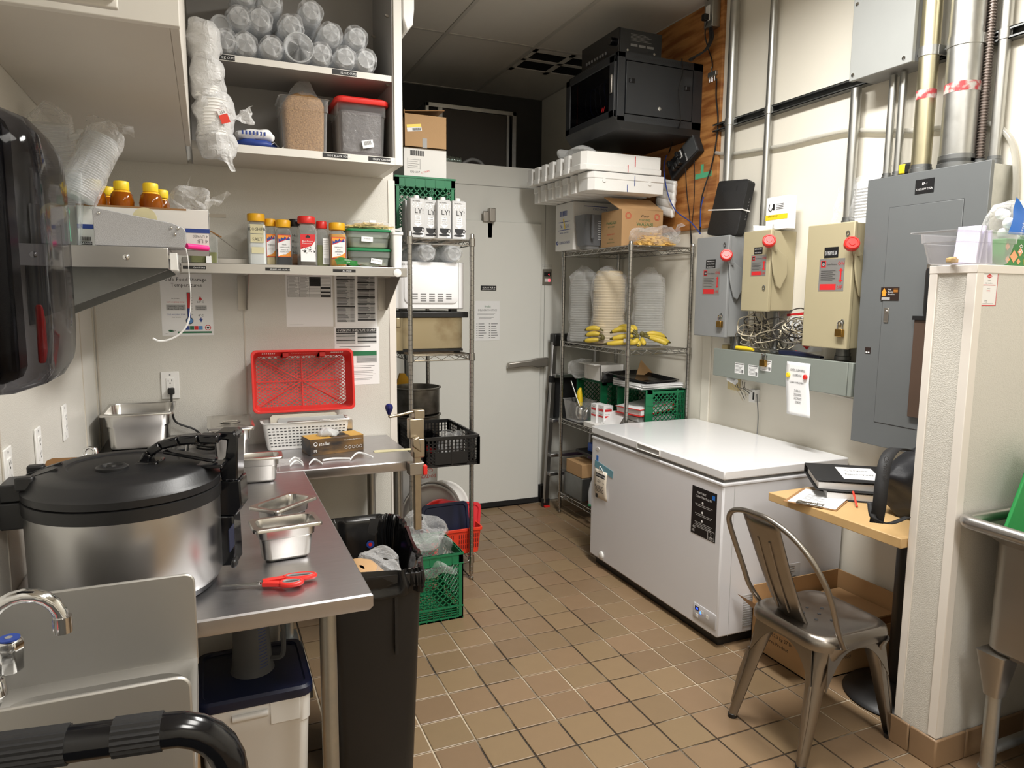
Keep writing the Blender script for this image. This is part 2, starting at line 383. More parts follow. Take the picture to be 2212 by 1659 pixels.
h.prism([(1.985, 1.028), (1.99, 1.072), (2.16, 1.086), (2.215, 1.100), (2.305, 1.105), (2.308, 1.038), (2.22, 1.030), (2.17, 1.042)], .035, (0, y0-.035, 0), (1, 0, 0), (0, 0, 1))
h.v = [Vector((v.x, 2*(y0-.035)-v.y+.0, v.z)) if v.y < y0-.036 else v for v in h.v]
obj('door_handle', MB().loft([[(x, y0-(.012 if k else .05), z) for x, z in ((1.985, 1.030), (1.99, 1.070), (2.16, 1.084), (2.215, 1.098), (2.306, 1.103), (2.306, 1.038), (2.22, 1.030), (2.17, 1.042))] for k in (0, 1)]).box((2.21, y0-.03, 1.045), (2.31, y0+.012, 1.092)), 'steel_dull', d1, bev=.006)
hg = MB(); c = PY(1050, 470, YC-.03)
hg.box((1.80, YC-.045, 2.06), (1.85, YC-.028, 2.135)).box((1.835, YC-.075, 2.06), (1.882, YC-.03, 2.155)).prism([(1.837, 2.06), (1.880, 2.06), (1.876, 1.95), (1.838, 1.95)], -.05, (0, YC-.03, 0), (1, 0, 0), (0, 0, 1))
obj('door_closer_hook', hg, 'steel_dull', d1, bev=.005)
pl = MB().box((1.788, YC-.036, 1.588), (1.906, YC-.0295, 1.621)); np_ = obj('name_plate', pl, 'label_black', d1, bev=.002)
obj('lettering', MB().text('curtis', .020, (1.847, YC-.0365, 1.603), w=.1).text('REFRIGERATOR', .009, (1.847, YC-.0365, 1.592), w=.1), 'white_ink', np_)
# thermometer plate in the cooler wall
t = thing('thermostat_plate', (2.32, YC, 1.63), 'small steel thermostat plate with red digits on cooler wall', 'thermostat')
obj('plate', MB().box((2.283, YC-.006, 1.632), (2.358, YC-.0005, 1.748)), 'steel_dull', t, bev=.002)
obj('display', MB().box((2.294, YC-.009, 1.695), (2.346, YC-.005, 1.725)), 'black_gloss', t)
mat('red_led', (255, 40, 60), emit=4)
obj('digit', MB().text('4', .018, (2.332, YC-.0095, 1.703)), 'red_led', t)
obj('switch', MB().box((2.300, YC-.012, 1.655), (2.345, YC-.005, 1.678)).box((2.328, YC-.014, 1.658), (2.340, YC-.011, 1.675), 1), ['white_plastic', 'red_led'], t)
obj('plate_lettering', MB().text('DO NOT ADJUST', .008, (2.32, YC-.0008, 1.775), w=.08).text('THERMOSTAT', .008, (2.32, YC-.0008, 1.763), w=.08), 'ink_light', t)
# --- partition (half wall) at the right
PX0, PY0, PY1, PZT = 2.175, 1.456, 1.605, 1.655
wp = struct('wall_partition', MB().box((PX0, PY0, .0), (XB, PY1, PZT)), 'frp'); wp['label'] = 'low cream pebbled partition wall beside the desk'
s = MB().box((PX0-.004, PY0-.004, .1), (PX0+.03, PY0+.028, PZT)).box((PX0-.004, PY1-.024, .1), (PX0+.02, PY1+.004, PZT)); struct('corner_strip', s, 'pvc', wp, bev=.002)
struct('top_strip', MB().box((PX0-.005, PY0-.005, PZT-.022), (XB, PY1+.005, PZT+.004)), 'pvc', wp, bev=.002)
bb = MB(); R0 = .013
for y in (PY0-R0,):
    x = PX0-R0
    while x < XB: bb.box((x, PY0-R0, 0), (min(x+.150, XB), PY0, .098)); x += .1535
bs = struct('baseboard_partition', MB().box((PX0-.004, PY0-.004, 0), (XB, PY1+.01, .085)), 'grout'); bs['label'] = 'brown tile base around the foot of the partition'
x = PX0-R0
while x < XB-.05:
    obj('base_tile', MB().box((x+.001, PY0-R0, 0), (min(x+.151, XB), PY0-.003, .1)), 'tile_base', bs, bev=.006); x += .1535
for ya, yb in ((PY0-R0+.001, PY0+.085), (PY0+.088, PY1+R0)):
    obj('base_tile', MB().box((PX0-R0, ya, 0), (PX0-.003, yb, .1)), 'tile_base', bs, bev=.006)
# --- ceiling: lay-in tiles on a bar grid
ce = struct('ceiling', MB().box((XL-.1, YF-.1, ZC+.03), (XB+.1, YR+.1, ZC+.08)), 'ceiling_tile'); ce['label'] = 'grid ceiling with pale lay-in panels'
xs = [1.51+.635*k for k in range(-4, 3)]; ys = [4.635-1.17*k for k in range(-1, 8)]
bm_ = MB()
for x in xs:
    if XL < x < XB: bm_.box((x-.012, YF, ZC-.001), (x+.012, YR, ZC+.02))
for y in ys:
    if YF < y < YR: bm_.box((XL, y-.012, ZC-.0005), (XB, y+.012, ZC+.02))
bm_.box((XL, YR-.02, ZC-.002), (XB, YR, ZC+.02)).box((XB-.02, YF, ZC-.002), (XB, YR, ZC+.02))
obj('grid_bars', bm_, 'tbar', ce)
xe = [XL]+[x for x in xs if XL+.05 < x < XB-.05]+[XB]; ye = sorted([YF]+[y for y in ys if YF+.05 < y < YR-.05]+[YR])
for a, b in zip(xe, xe[1:]):
    for c, d in zip(ye, ye[1:]):
        if a > 2.1 and 4.6 < c < 4.7: continue            # the vent panel hangs here
        obj('ceiling_panel', MB().box((a+.013, c+.013, ZC+.004), (b-.013, d-.013, ZC+.025)), 'ceiling_tile', ce)
vt = struct('ceiling_vent', MB(), 'ceiling_tile', ce) if False else None
va, vb, vc_, vd = 2.16, XB, 4.66, 5.78
v = MB(); v.box((va, 5.14, ZC), (vb, vd, ZC+.02))
v.box((va, vc_, ZC-.002), (va+.03, 5.14, ZC+.015)).box((vb-.03, vc_, ZC-.002), (vb, 5.14, ZC+.015)).box((va, vc_, ZC-.002), (vb, vc_+.05, ZC+.015)).box((va, 4.86, ZC-.002), (vb, 4.9, ZC+.015)).box((va, 5.08, ZC-.002), (vb, 5.14, ZC+.015)).box((2.44, vc_, ZC-.002), (2.48, 5.14, ZC+.015))
obj('vent_panel', v, 'ceiling_tile', ce)
obj('vent_opening', MB().box((va, vc_, ZC+.016), (vb, 5.14, ZC+.028)), 'black_gap', ce)
v = MB(); y = vc_+.05
while y < 5.08: v.box((va+.03, y, ZC+.002), (vb-.03, y+.003, ZC+.014)); y += .012
obj('vent_fins', v, 'black_matte', ce)
# ceiling lamps (above and behind the camera), the last one an added fill
for k, (loc, sx, sy, w) in enumerate(LAMPS):
    t = thing('ceiling_lamp', (loc[0], loc[1], ZC), ['long ceiling lamp over the aisle', 'wide ceiling lamp behind the viewer', 'wide ceiling lamp just above the viewer'][k], 'ceiling lamp')
    obj('housing', MB().box((loc[0]-sx/2-.03, loc[1]-sy/2-.03, ZC-.03), (loc[0]+sx/2+.03, loc[1]+sy/2+.03, ZC)), 'white_plastic', t)
    lo = LIGHT_OBJS[k]; lo.parent = t; lo.location = (0, 0, -.036)
    mat('lamp_panel', (255, 244, 225), emit=2.0)
    obj('diffuser', MB().box((loc[0]-sx/2, loc[1]-sy/2, ZC-.034), (loc[0]+sx/2, loc[1]+sy/2, ZC-.0295)), 'lamp_panel', t)
# ================================================================ steel tables, hand sink, cooker
TZ = .85
def worktop(mb, x0, y0, x1, y1, z, th=.042, cham=.012):
    ring = lambda zz, i: [(x0, y0+i, zz), (x1-i, y0+i, zz), (x1-i, y1, zz), (x0, y1, zz)]
    mb.loft([ring(z-th, .008), ring(z-th+.012, 0), ring(z-.004, 0), ring(z, .004)])
t = thing('work_table', (.19, 3.17, 0), 'stainless steel work table against the back wall under the spice shelf', 'table', 'steel work tables')
m = MB(); worktop(m, XL+.002, 2.877, .817, YA-.006, TZ); obj('table_top', m, 'steel_top', t)
for x, y in ((.735, 2.94), (.715, 3.40), (-.36, 3.40)):
    obj('leg', MB().cyl((x, y, .02), (x, y, TZ-.04), .0205, 16), 'galv', t)
    obj('foot', MB().lathe([(.014, 0), (.02, .004), (.017, .03)], 12, (x, y, 0)), 'steel_dull', t)
t = thing('work_table', (-.05, 2.2, 0), 'stainless steel work table along the left wall under the rice cooker', 'table', 'steel work tables')
m = MB(); worktop(m, XL+.002, 1.6, .337, 2.873, TZ-.002); obj('table_top', m, 'steel_top', t)
obj('under_shelf', MB().box((XL+.02, 2.32, .20), (.28, 2.80, .225)), 'galv_dark', t)
for x, y in ((.245, 1.70), (.245, 2.75), (-.36, 2.75), (-.36, 1.70)):
    obj('leg', MB().cyl((x, y, .02), (x, y, TZ-.04), .0205, 16), 'galv', t)
    obj('foot', MB().lathe([(.014, 0), (.02, .004), (.017, .03)], 12, (x, y, 0)), 'steel_dull', t)
# ---- hand sink on the left wall
t = thing('hand_sink', (-.24, 1.335, .62), 'stainless wall-hung hand sink with two side splash panels', 'sink')
def splash(y):
    x1, z0, z1, r = -.043, .775, .975, .02
    pts = [(XL+.001, z0), (x1, z0), (x1, z1-r)] + [(x1-r+r*cos(a), z1-r+r*sin(a)) for a in (pi/8, pi/4, 3*pi/8)] + [(x1-r, z1), (XL+.001, z1)]
    return MB().prism(pts, .008, (0, y, 0), (1, 0, 0), (0, 0, 1))
obj('side_splash', splash(1.558), 'steel_sink', t, bev=.003); obj('side_splash', splash(1.128), 'steel_sink', t, bev=.003)
b = MB(); X0, X1, Y0, Y1 = XL+.002, -.043, 1.12, 1.56; cx, cy, hx, hy = (X0+X1)/2+.02, (Y0+Y1)/2, (X1-X0)/2, (Y1-Y0)/2
out = lambda k, z: rr(hx*k-.02, hy*k, .012, z, 4, cx-.02+.02, cy)
b.loft([rr(.10, .12, .04, .61, 4, cx, cy), rr(.165, .19, .04, .63, 4, cx, cy), rr(hx-.022, hy-.002, .01, .73, 4, cx, cy), rr(hx-.022, hy-.002, .01, .79, 4, cx, cy), rr(hx-.03, hy-.012, .03, .792, 4, cx, cy), rr(.155, .185, .05, .782, 4, cx, cy), rr(.14, .17, .05, .66, 4, cx, cy), rr(.02, .02, .01, .645, 4, cx, cy)])
obj('basin', b, 'steel_sink', t)
obj('back_splash', MB().box((XL+.001, 1.12, .775), (XL+.014, 1.56, .975)), 'steel_sink', t, bev=.003)
obj('wall_bracket', MB().box((XL+.001, 1.2, .60), (XL+.06, 1.47, .70)), 'steel_sink', t)
fa = obj('faucet_body', MB().box((-.425, 1.24, .86), (-.365, 1.43, .90)).lathe([(.022, .89), (.018, .92), (.013, .925)], 16, (-.345, 1.33, 0)).box((-.43, 1.315, .87), (-.335, 1.345, .9)), 'chrome', t, bev=.006)
arc = [(-.345, 1.33, .91), (-.345, 1.33, .99)] + [(-.345+.052-.052*cos(a), 1.33, 1.005+.052*sin(a)) for a in [pi*k/10 for k in range(0, 11)]]
obj('spout', MB().tube(arc, .0115, 14).cyl((-.241, 1.33, 1.012), (-.241, 1.33, .985), .0145, 14), 'chrome', t)
for nm, y, cm, c in (('handle', 1.405, 'ink_blue', 0), ('handle', 1.245, 'ink_red', 1)):
    h = obj(nm, MB().lathe([(.016, .895), (.02, .90), (.022, .935), (.024, .945), (.021, .955)], 6, (-.335, y, 0)), 'chrome', t, bev=.003)
    obj('cap_disc', MB().lathe([(.017, .9545), (.017, .9575)], 16, (-.335, y, 0)).lathe([(.006, .957), (.006, .9585)], 10, (-.335, y, 0), mi=1), [cm, 'chrome'], h)
# ---- black cart whose push handle is in the foreground
t = thing('utility_cart', (-.2, .62, 0), 'black plastic utility cart, its ribbed push handle in the foreground', 'cart')
zh = 1.085; pts = [(-.42, .845, zh), (-.06, .795, zh)] + [(-.06+.065*sin(a), .795-.0*a, zh-.065+.065*cos(a)) for a in [pi/2*k/6 for k in range(1, 7)]] + [(.005, .795, .93), (.0, .74, .80)]
obj('push_handle', MB().tube(pts, .0185, 18), 'black_gloss', t)
for a, b in ((.42, .755), (.0, .25)):
    P0 = Vector(pts[0]); P1 = Vector(pts[1]); d = P1-P0; g = MB(); n = 40
    rings = [[(P0+d*u) + Vector((d.y, -d.x, 0)).normalized()*((.0205 if k % 2 else .0187)*cos(2*pi*k/n)) + Vector((0, 0, (.0205 if k % 2 else .0187)*sin(2*pi*k/n))) for k in range(n)] for u in ((a, b) if a else (b-.25, b))]
    obj('ribbed_grip', g.loft(rings), 'black_matte', t, ang=20) if a else obj('ribbed_grip', g.loft([[p for p in r] for r in rings]), 'black_matte', t, ang=20)
g = MB(); P0 = Vector(pts[0]); d = Vector(pts[1])-P0; n = 40
obj('ribbed_grip', g.loft([[(P0+d*u) + Vector((d.y, -d.x, 0)).normalized()*((.0205 if k % 2 else .0187)*cos(2*pi*k/n)) + Vector((0, 0, (.0205 if k % 2 else .0187)*sin(2*pi*k/n))) for k in range(n)] for u in (.87, 1.0)]), 'black_matte', t, ang=20)
obj('top_tray', MB().loft([rr(.19, .3, .04, .74, 4, -.2, .45), rr(.205, .32, .04, .82, 4, -.2, .45), rr(.19, .305, .04, .82, 4, -.2, .45), rr(.18, .29, .04, .76, 4, -.2, .45)]), 'black_plastic', t)
obj('lower_tray', MB().loft([rr(.19, .3, .04, .2, 4, -.2, .45), rr(.205, .32, .04, .28, 4, -.2, .45), rr(.19, .305, .04, .28, 4, -.2, .45), rr(.18, .29, .04, .22, 4, -.2, .45)]), 'black_plastic', t)
for x, y in ((-.37, .18), (-.03, .18), (-.37, .72), (-.03, .72)):
    obj('post', MB().cyl((x, y, .11), (x, y, .76), .02, 12), 'black_plastic', t)
    obj('wheel', MB().lathe([(.02, -.012), (.055, -.012), (.055, .012), (.02, .012)], 18, (x, y, .055), Matrix.Rotation(pi/2, 3, 'Y')), 'grey_plastic', t)
# ---- rice cooker
cx, cy, R0 = -.19, 1.86, .205
t = thing('rice_cooker', (cx, cy, TZ), 'large steel rice cooker with glossy black lid and arched handle', 'rice cooker')
c0 = (cx, cy, 0)
obj('base_ring', MB().lathe([(.17, TZ), (.19, TZ+.001), (.195, TZ+.018), (.18, TZ+.02)], 48, c0), 'black_gloss', t)
obj('body', MB().lathe([(.19, TZ+.016), (R0-.006, TZ+.018), (R0-.001, TZ+.03), (R0, 1.066), (.19, 1.068)], 64, c0), 'steel', t)
obj('rim_band', MB().lathe([(.19, 1.063), (R0+.003, 1.064), (R0+.004, 1.092), (R0-.004, 1.0945), (.19, 1.095)], 64, c0), 'black_plastic', t)
ld = obj('lid', MB().lathe([(.19, 1.093), (R0+.002, 1.096), (R0+.003, 1.112), (R0-.004, 1.118), (R0-.016, 1.138), (R0-.024, 1.143), (.15, 1.152), (.12, 1.153), (.115, 1.150), (.06, 1.154), (0.001, 1.156)], 64, c0), 'black_lid', t, ang=30)
obj('steam_vent', MB().lathe([(.034, 1.152), (.034, 1.157), (.028, 1.161), (.024, 1.161), (.022, 1.156), (.012, 1.156), (.010, 1.162), (.001, 1.162)], 24, (cx-.02, cy-.055, 0)), 'black_plastic', ld)
A = Matrix.Rotation(radians(-14), 4, 'Z'); T = Matrix.Translation((cx, cy, 0)) @ A
hb = MB(T)
hp = [(.045, 0, 1.150), (.058, 0, 1.176), (.085, 0, 1.194), (.125, 0, 1.204), (.17, 0, 1.207), (.215, 0, 1.205)]
for (a, b) in zip(hp, hp[1:]): hb.bar(a, b, .042, .021)
obj('handle', hb.box((.052-.02, -.032, 1.146), (.052+.03, .032, 1.158)), 'black_gloss', ld, bev=.005)
gt = MB(T)
for k in range(10): x = .088+k*.0095; gt.box((x, -.018, 1.186+.0075*min(1, k/5)), (x+.005, .018, 1.196+.0075*min(1, k/5)))
obj('handle_teeth', gt, 'black_plastic', ld)
lt = MB(T); lt.prism([(.205, 1.09), (.243, 1.09), (.248, 1.20), (.238, 1.212), (.195, 1.212), (.19, 1.196), (.222, 1.192), (.216, 1.15), (.20, 1.135)], -.078, (0, .039, 0), (1, 0, 0), (0, 0, 1))
obj('latch_tower', lt, 'black_gloss', t, bev=.004)
obj('latch_lever', MB(T).bar((.09, 0, 1.178), (.205, 0, 1.152), .034, .008).box((.15, -.03, 1.138), (.225, .03, 1.147)), 'black_gloss', ld, bev=.003)
fp = MB(T); fp.prism([(.196, 1.09), (.248, 1.09), (.250, 1.02), (.236, 1.0), (.196, 1.0)], -.084, (0, .042, 0), (1, 0, 0), (0, 0, 1)).prism([(.196, 1.0), (.230, 1.0), (.232, .872), (.196, .872)], -.078, (0, .039, 0), (1, 0, 0), (0, 0, 1))
obj('control_panel', fp, 'black_gloss', t, bev=.004)
obj('indicator_window', MB(T).box((.2315, -.026, .93), (.2335, .026, .985)), 'navy_plastic', t); obj('cook_switch', MB(T).box((.231, -.016, .885), (.244, .016, .905)), 'black_plastic', t, bev=.005)
hg = MB(Matrix.Translation((cx, cy, 0)) @ Matrix.Rotation(radians(180), 4, 'Z'))
obj('hinge', hg.box((.19, -.05, 1.03), (.242, .05, 1.09)).box((.198, -.045, 1.09), (.24, .045, 1.13)).box((.17, -.07, 1.12), (.205, -.045, 1.15)).box((.17, .045, 1.12), (.205, .07, 1.15)), 'black_plastic', t, bev=.004)
obj('hinge_arm', hg.__class__(hg.T).bar((.13, -.03, 1.153), (.2, -.03, 1.13), .012).bar((.13, .03, 1.153), (.2, .03, 1.13), .012), 'black_plastic', t)
# ---- clipboard leaning against the wall behind the cooker
q = MB(); T = Matrix.Translation((-.31, 2.13, TZ)) @ Matrix.Rotation(radians(-9), 4, 'Z') @ Matrix.Rotation(radians(-12), 4, 'X'); q.T = T
r_ = .02; hw, hh = .112, .262
pts = [(-hw, 0), (hw, 0), (hw, hh-r_), (hw-r_*.3, hh-r_*.3), (hw-r_, hh), (-hw+r_, hh), (-hw+r_*.3, hh-r_*.3), (-hw, hh-r_)]
t = thing('clipboard', (-.31, 2.13, TZ), 'brown hardboard clipboard with chrome clip standing behind the rice cooker', 'clipboard')
obj('board', q.prism(pts, .004, (0, 0, 0), (1, 0, 0), (0, 0, 1)), 'cardboard_dark', t)
q = MB(T); q.prism([(-.055, .215), (.055, .215), (.05, .25), (.02, .262), (.016, .286), (-.016, .286), (-.02, .262), (-.05, .25)], .012, (0, -.004, 0), (1, 0, 0), (0, 0, 1))
q.tube([(.012*cos(2*pi*k/14), -.014, .274+.012*sin(2*pi*k/14)) for k in range(14)], .005, 8, closed=True)
obj('clip', q, 'chrome', t, bev=.003)
# ---- wall outlets on the left wall and the back wall
def outlet(label, org, xd, yd, w=.07, h=.114, group=None):
    nrm = Vector(xd).cross(Vector(yd)); O = Vector(org)
    t = thing('wall_outlet', O - Vector(yd)*(h/2), label, 'outlet', group)
    def slab(x0, y0, x1, y1, d0, d1):
        m = MB(); m.prism([(x0, y0), (x1, y0), (x1, y1), (x0, y1)], d1-d0, O+nrm*d0, xd, yd); return m
    obj('cover_plate', slab(-w/2, -h/2, w/2, h/2, .0005, .006), 'white_plastic', t, bev=.002)
    rc = obj('receptacle', slab(-.017, -.033, .017, .033, .005, .0085), 'white_plastic', t, bev=.0015)
    s = MB()
    for yy in (-.017, .017):
        for xx, hh in ((-.007, .007), (.007, .009)): s.quad(O+nrm*.009, xd, yd, xx-.0012, yy, xx+.0012, yy+hh)
        s.poly(O+nrm*.009, xd, yd, [(.003*cos(a), yy-.007+.003*sin(a)) for a in [2*pi*k/8 for k in range(8)]])
    obj('slots', s, 'ink', rc)
    obj('plate_screw', MB().quad(O+nrm*.0066, xd, yd, -.003, .044, .003, .05).quad(O+nrm*.0066, xd, yd, -.003, -.05, .003, -.044), 'ink_grey', t)
    return t
for k, (x, y) in enumerate(((137, 912), (80, 968), (14, 1020))):
    p = PX(x, y, XL)
    outlet(['left wall outlet plate farthest from the sink, nearest the corner', 'left wall outlet plate between the two others above the cooker', 'left wall outlet plate nearest the viewer, beside the cooker hinge'][k], p, (0, 1, 0), (0, 0, 1), group='outlet plates on the left wall')
p = PY(368, 832, YA)
op = outlet('white wall outlet with a black plug on the back wall', p, (1, 0, 0), (0, 0, 1), .074, .122)
t = thing('power_cord', (p.x, YA-.03, TZ), 'black power cord plugged into the back wall outlet', 'cord')
pp = Vector((p.x+.004, YA-.012, p.z-.022))
obj('plug', MB().box((pp.x-.013, YA-.035, pp.z-.016), (pp.x+.013, YA-.0085, pp.z+.012)), 'black_plastic', t, bev=.004)
def smooth(pts, n=6):
    P = [Vector(p) for p in pts]; out = []
    for i in range(len(P)-1):
        p0, p1, p2, p3 = P[max(i-1, 0)], P[i], P[i+1], P[min(i+2, len(P)-1)]
        for k in range(n):
            u = k/n; out.append(.5*((2*p1)+(p2-p0)*u+(2*p0-5*p1+4*p2-p3)*u*u+(3*p1-p0-3*p2+p3)*u**3))
    return out+[P[-1]]
obj('cable', MB().tube(smooth([(pp.x, YA-.028, pp.z-.015), (pp.x, YA-.03, pp.z-.06), (pp.x+.01, YA-.02, .98), (-.07, YA-.02, .94), (-.03, YA-.02, .90), (.03, 3.42, .868), (.0, 3.36, .862), (-.06, 3.40, .866), (-.02, 3.45, .872), (.05, 3.41, .875), (.0, 3.36, .872), (-.08, 3.38, .89)]), .0045, 8), 'black_plastic', t)
# ---- gastronorm pans
def gn(name, label, c, L, W, D, rot=0., mt='steel_pan', cat='pan', tilt=None, group=None, r=.03):
    t = thing(name, c, label, cat, group); T = Matrix.Translation(Vector(c)) @ Matrix.Rotation(rot, 4, 'Z')
    if tilt: T = T @ tilt
    hl, hw = L/2, W/2; m = MB(T); th = .0016
    b = lambda k: .016+.010*k
    m.loft([rr(hl-.034, hw-.034, r-.006, 0), rr(hl-.026, hw-.026, r, .008), rr(hl-.021, hw-.021, r, D*.62), rr(hl-.0165, hw-.0165, r, D*.66), rr(hl-.014, hw-.014, r, D-.004),
            rr(hl-.002, hw-.002, .012, D-.004), rr(hl, hw, .012, D-.009), rr(hl, hw, .012, D-.003), rr(hl-.002, hw-.002, .012, D), rr(hl-.014, hw-.014, r, D),
            rr(hl-.016, hw-.016, r, D-.006), rr(hl-.0185, hw-.0185, r, D*.66), rr(hl-.023, hw-.023, r, D*.62), rr(hl-.028, hw-.028, r, .010), rr(hl-.036, hw-.036, r-.006, .003)])
    obj('pan_body', m, mt, t); return t, T
ct = thing('induction_cooktop', (-.265, 3.29, TZ), 'low steel and black tabletop cooker under the deep pan', 'cooktop')
obj('casing', MB().box((-.415, 3.12, TZ+.012), (-.095, 3.455, TZ+.062)), 'steel', ct, bev=.006); obj('glass_top', MB().box((-.41, 3.125, TZ+.061), (-.10, 3.45, TZ+.071)), 'black_gloss', ct, bev=.002)
obj('side_vent', MB().box((-.0975, 3.16, TZ+.02), (-.093, 3.42, TZ+.052)), 'black_plastic', ct)
for x in (-.38, -.13):
    for y in (3.16, 3.42): obj('foot', MB().cyl((x, y, TZ), (x, y, TZ+.013), .012, 10), 'black_plastic', ct)
gn('steam_pan', 'deep half-size steel pan on the tabletop cooker in the corner', (-.268, 3.295, TZ+.071), .262, .325, .152)
t, T = gn('steam_pan', 'tall narrow steel pan with lid beside the red crate', (.077, 3.235, TZ), .176, .325, .15)
lm = MB(T); lm.loft([rr(.09, .164, .012, .149), rr(.091, .165, .012, .156), rr(.078, .152, .02, .158), rr(.07, .144, .02, .152), rr(.02, .03, .015, .151)], cap0=True)
lo = obj('pan_lid', lm, 'steel_pan', t); obj('lid_handle', MB(T).bar((-.03, 0, .158), (.03, 0, .158), .018, .005).lathe([(.042, .1535), (.035, .148), (.001, .148)], 20, (0, 0, 0)), 'steel_pan', lo)
t, T = gn('steam_pan', 'small steel pan standing alone near the inner table corner', (.158, 2.765, TZ), .176, .108, .10, radians(-3), r=.022, group='small ninth-size pans')
obj('price_sticker', MB(T).box((.0745, -.01, .035), (.0755, .012, .07)), 'paper', t)
t, T = gn('steam_pan', 'front one of the two small steel pans, nearest the scissors', (.172, 1.918, TZ), .176, .108, .10, radians(5), r=.022, group='small ninth-size pans')
gn('steam_pan', 'rear one of the two small steel pans, turned at an angle', (.186, 2.105, TZ), .176, .108, .10, radians(42), r=.022, group='small ninth-size pans')
# ---- scissors
t = thing('scissors', (.11, 1.725, TZ), 'red and grey handled scissors near the table edge', 'scissors')
z = TZ+.006; Ps = PZ(475, 1268, z); Pv = PZ(560, 1263, z); 
obj('blade', MB().prism([(0, 0), (.10, -.006), (.10, .007)], .0016, (Ps.x, Ps.y, z), (Vector((Pv.x-Ps.x, Pv.y-Ps.y, 0)).normalized()), (Vector((-(Pv.y-Ps.y), Pv.x-Ps.x, 0)).normalized())), 'steel', t)
obj('blade', MB().prism([(.004, .002), (.10, -.001), (.10, .011)], .0016, (Ps.x, Ps.y, z+.0018), (Vector((Pv.x-Ps.x, Pv.y-Ps.y, 0)).normalized()), (Vector((-(Pv.y-Ps.y), Pv.x-Ps.x, 0)).normalized())), 'steel', t)
obj('pivot_screw', MB().lathe([(.005, 0), (.005, .007), (.001, .008)], 10, (Pv.x, Pv.y, z)), 'chrome', t)
e = Vector((1, -.12, 0)).normalized(); f = Vector((.12, 1, 0)).normalized(); O = Vector((Pv.x+.008, Pv.y, TZ+.003))
def loop(cx, cy, a, b, n=20): return [O+e*(cx+a*cos(2*pi*k/n))+f*(cy+b*sin(2*pi*k/n))+Vector((0, 0, .007)) for k in range(n)]
for cx_, cy_, a, b in ((.085, .016, .036, .014), (.066, -.018, .024, .015)):
    h = MB(); h.tube(loop(cx_, cy_, a, b), .0065, 8, closed=True).bar(O+Vector((0, 0, .006))+f*(cy_*.3), O+e*(cx_-a+.002)+f*cy_*.9+Vector((0, 0, .006)), .016, .011)
    ho = obj('handle', h, 'red_plastic', t, bev=.002)
    obj('soft_insert', MB().tube([O+e*(cx_+(a-.005)*cos(2*pi*k/20))+f*(cy_+(b-.005)*sin(2*pi*k/20))+Vector((0, 0, .0085)) for k in range(20)], .0045, 6, closed=True), 'grey_plastic', ho)
# ---- things under the table
t = thing('food_bucket', (.09, 2.11, 0), 'square white food bucket with navy lid under the left table', 'bucket')
m = MB(); cx, cy = .085, 2.11
m.loft([rr(.125, .125, .03, 0, 5, cx, cy), rr(.13, .13, .03, .01, 5, cx, cy), rr(.142, .142, .03, .34, 5, cx, cy), rr(.146, .146, .03, .345, 5, cx, cy), rr(.148, .148, .03, .425, 5, cx, cy)])
obj('bucket_body', m, 'white_plastic', t)
obj('grip', MB().cyl((.02, cy-.153, .395), (.115, cy-.153, .395), .009, 10).box((.12, cy-.152, .355), (.2, cy-.146, .425)), 'white_plastic', t, bev=.002)
ld = obj('lid', MB().loft([rr(.152, .152, .035, .42, 5, cx, cy), rr(.155, .155, .035, .425, 5, cx, cy), rr(.155, .155, .035, .445, 5, cx, cy), rr(.148, .148, .03, .452, 5, cx, cy), rr(.136, .136, .03, .452, 5, cx, cy), rr(.132, .132, .03, .446, 5, cx, cy), rr(.01, .01, .003, .446, 5, cx, cy)]), 'navy_plastic', t)
t = thing('measuring_jug', (.09, 2.12, .447), 'clear measuring jug turned upside down on the navy bucket lid', 'jug')
c = (.085, 2.12, .447); obj('jug_body', MB().lathe([(.062, 0), (.061, .004), (.056, .02), (.047, .20), (.045, .205), (.001, .205)], 32, c, cap0=False), 'poly_grey', t)
obj('jug_handle', MB().tube(smooth([(.135, 2.10, .48), (.165, 2.09, .485), (.172, 2.088, .52), (.17, 2.088, .58), (.16, 2.09, .61), (.128, 2.10, .615)]), .007, 8), 'poly_grey', t)
s = MB()
for k in range(16):
    zz = .47+k*.0095; a0 = -1.25; rad = .0565-.009*(zz-.447)/.2+.0008
    s.add([(c[0]+rad*cos(a), c[1]+rad*sin(a), z_) for z_ in (zz, zz+.0018) for a in (a0, a0+.25, a0+.5)], [(0, 1, 4, 3), (1, 2, 5, 4)])
obj('scale_marks', s, 'ink_blue', t)
t = thing('food_bucket', (-.08, 2.50, 0), 'second white bucket with dark lid behind the front bucket', 'bucket')
obj('bucket_body', MB().loft([rr(.12, .12, .03, .225, 4, .06, 2.53), rr(.14, .14, .03, .62, 4, .06, 2.53)]), 'white_plastic', t); obj('lid', MB().loft([rr(.15, .15, .03, .62, 4, .06, 2.53), rr(.15, .15, .03, .645, 4, .06, 2.53)]), 'navy_plastic', t, bev=.004)
obj('cardboard_box_under_sink', MB().box((-.33, 1.62, 0), (-.06, 1.9, .42)), 'cardboard', bev=.004); o = bpy.data.objects['cardboard_box_under_sink']; o.name = 'cardboard_box'; tag(o, 'brown cardboard box on the floor under the hand sink', 'box')
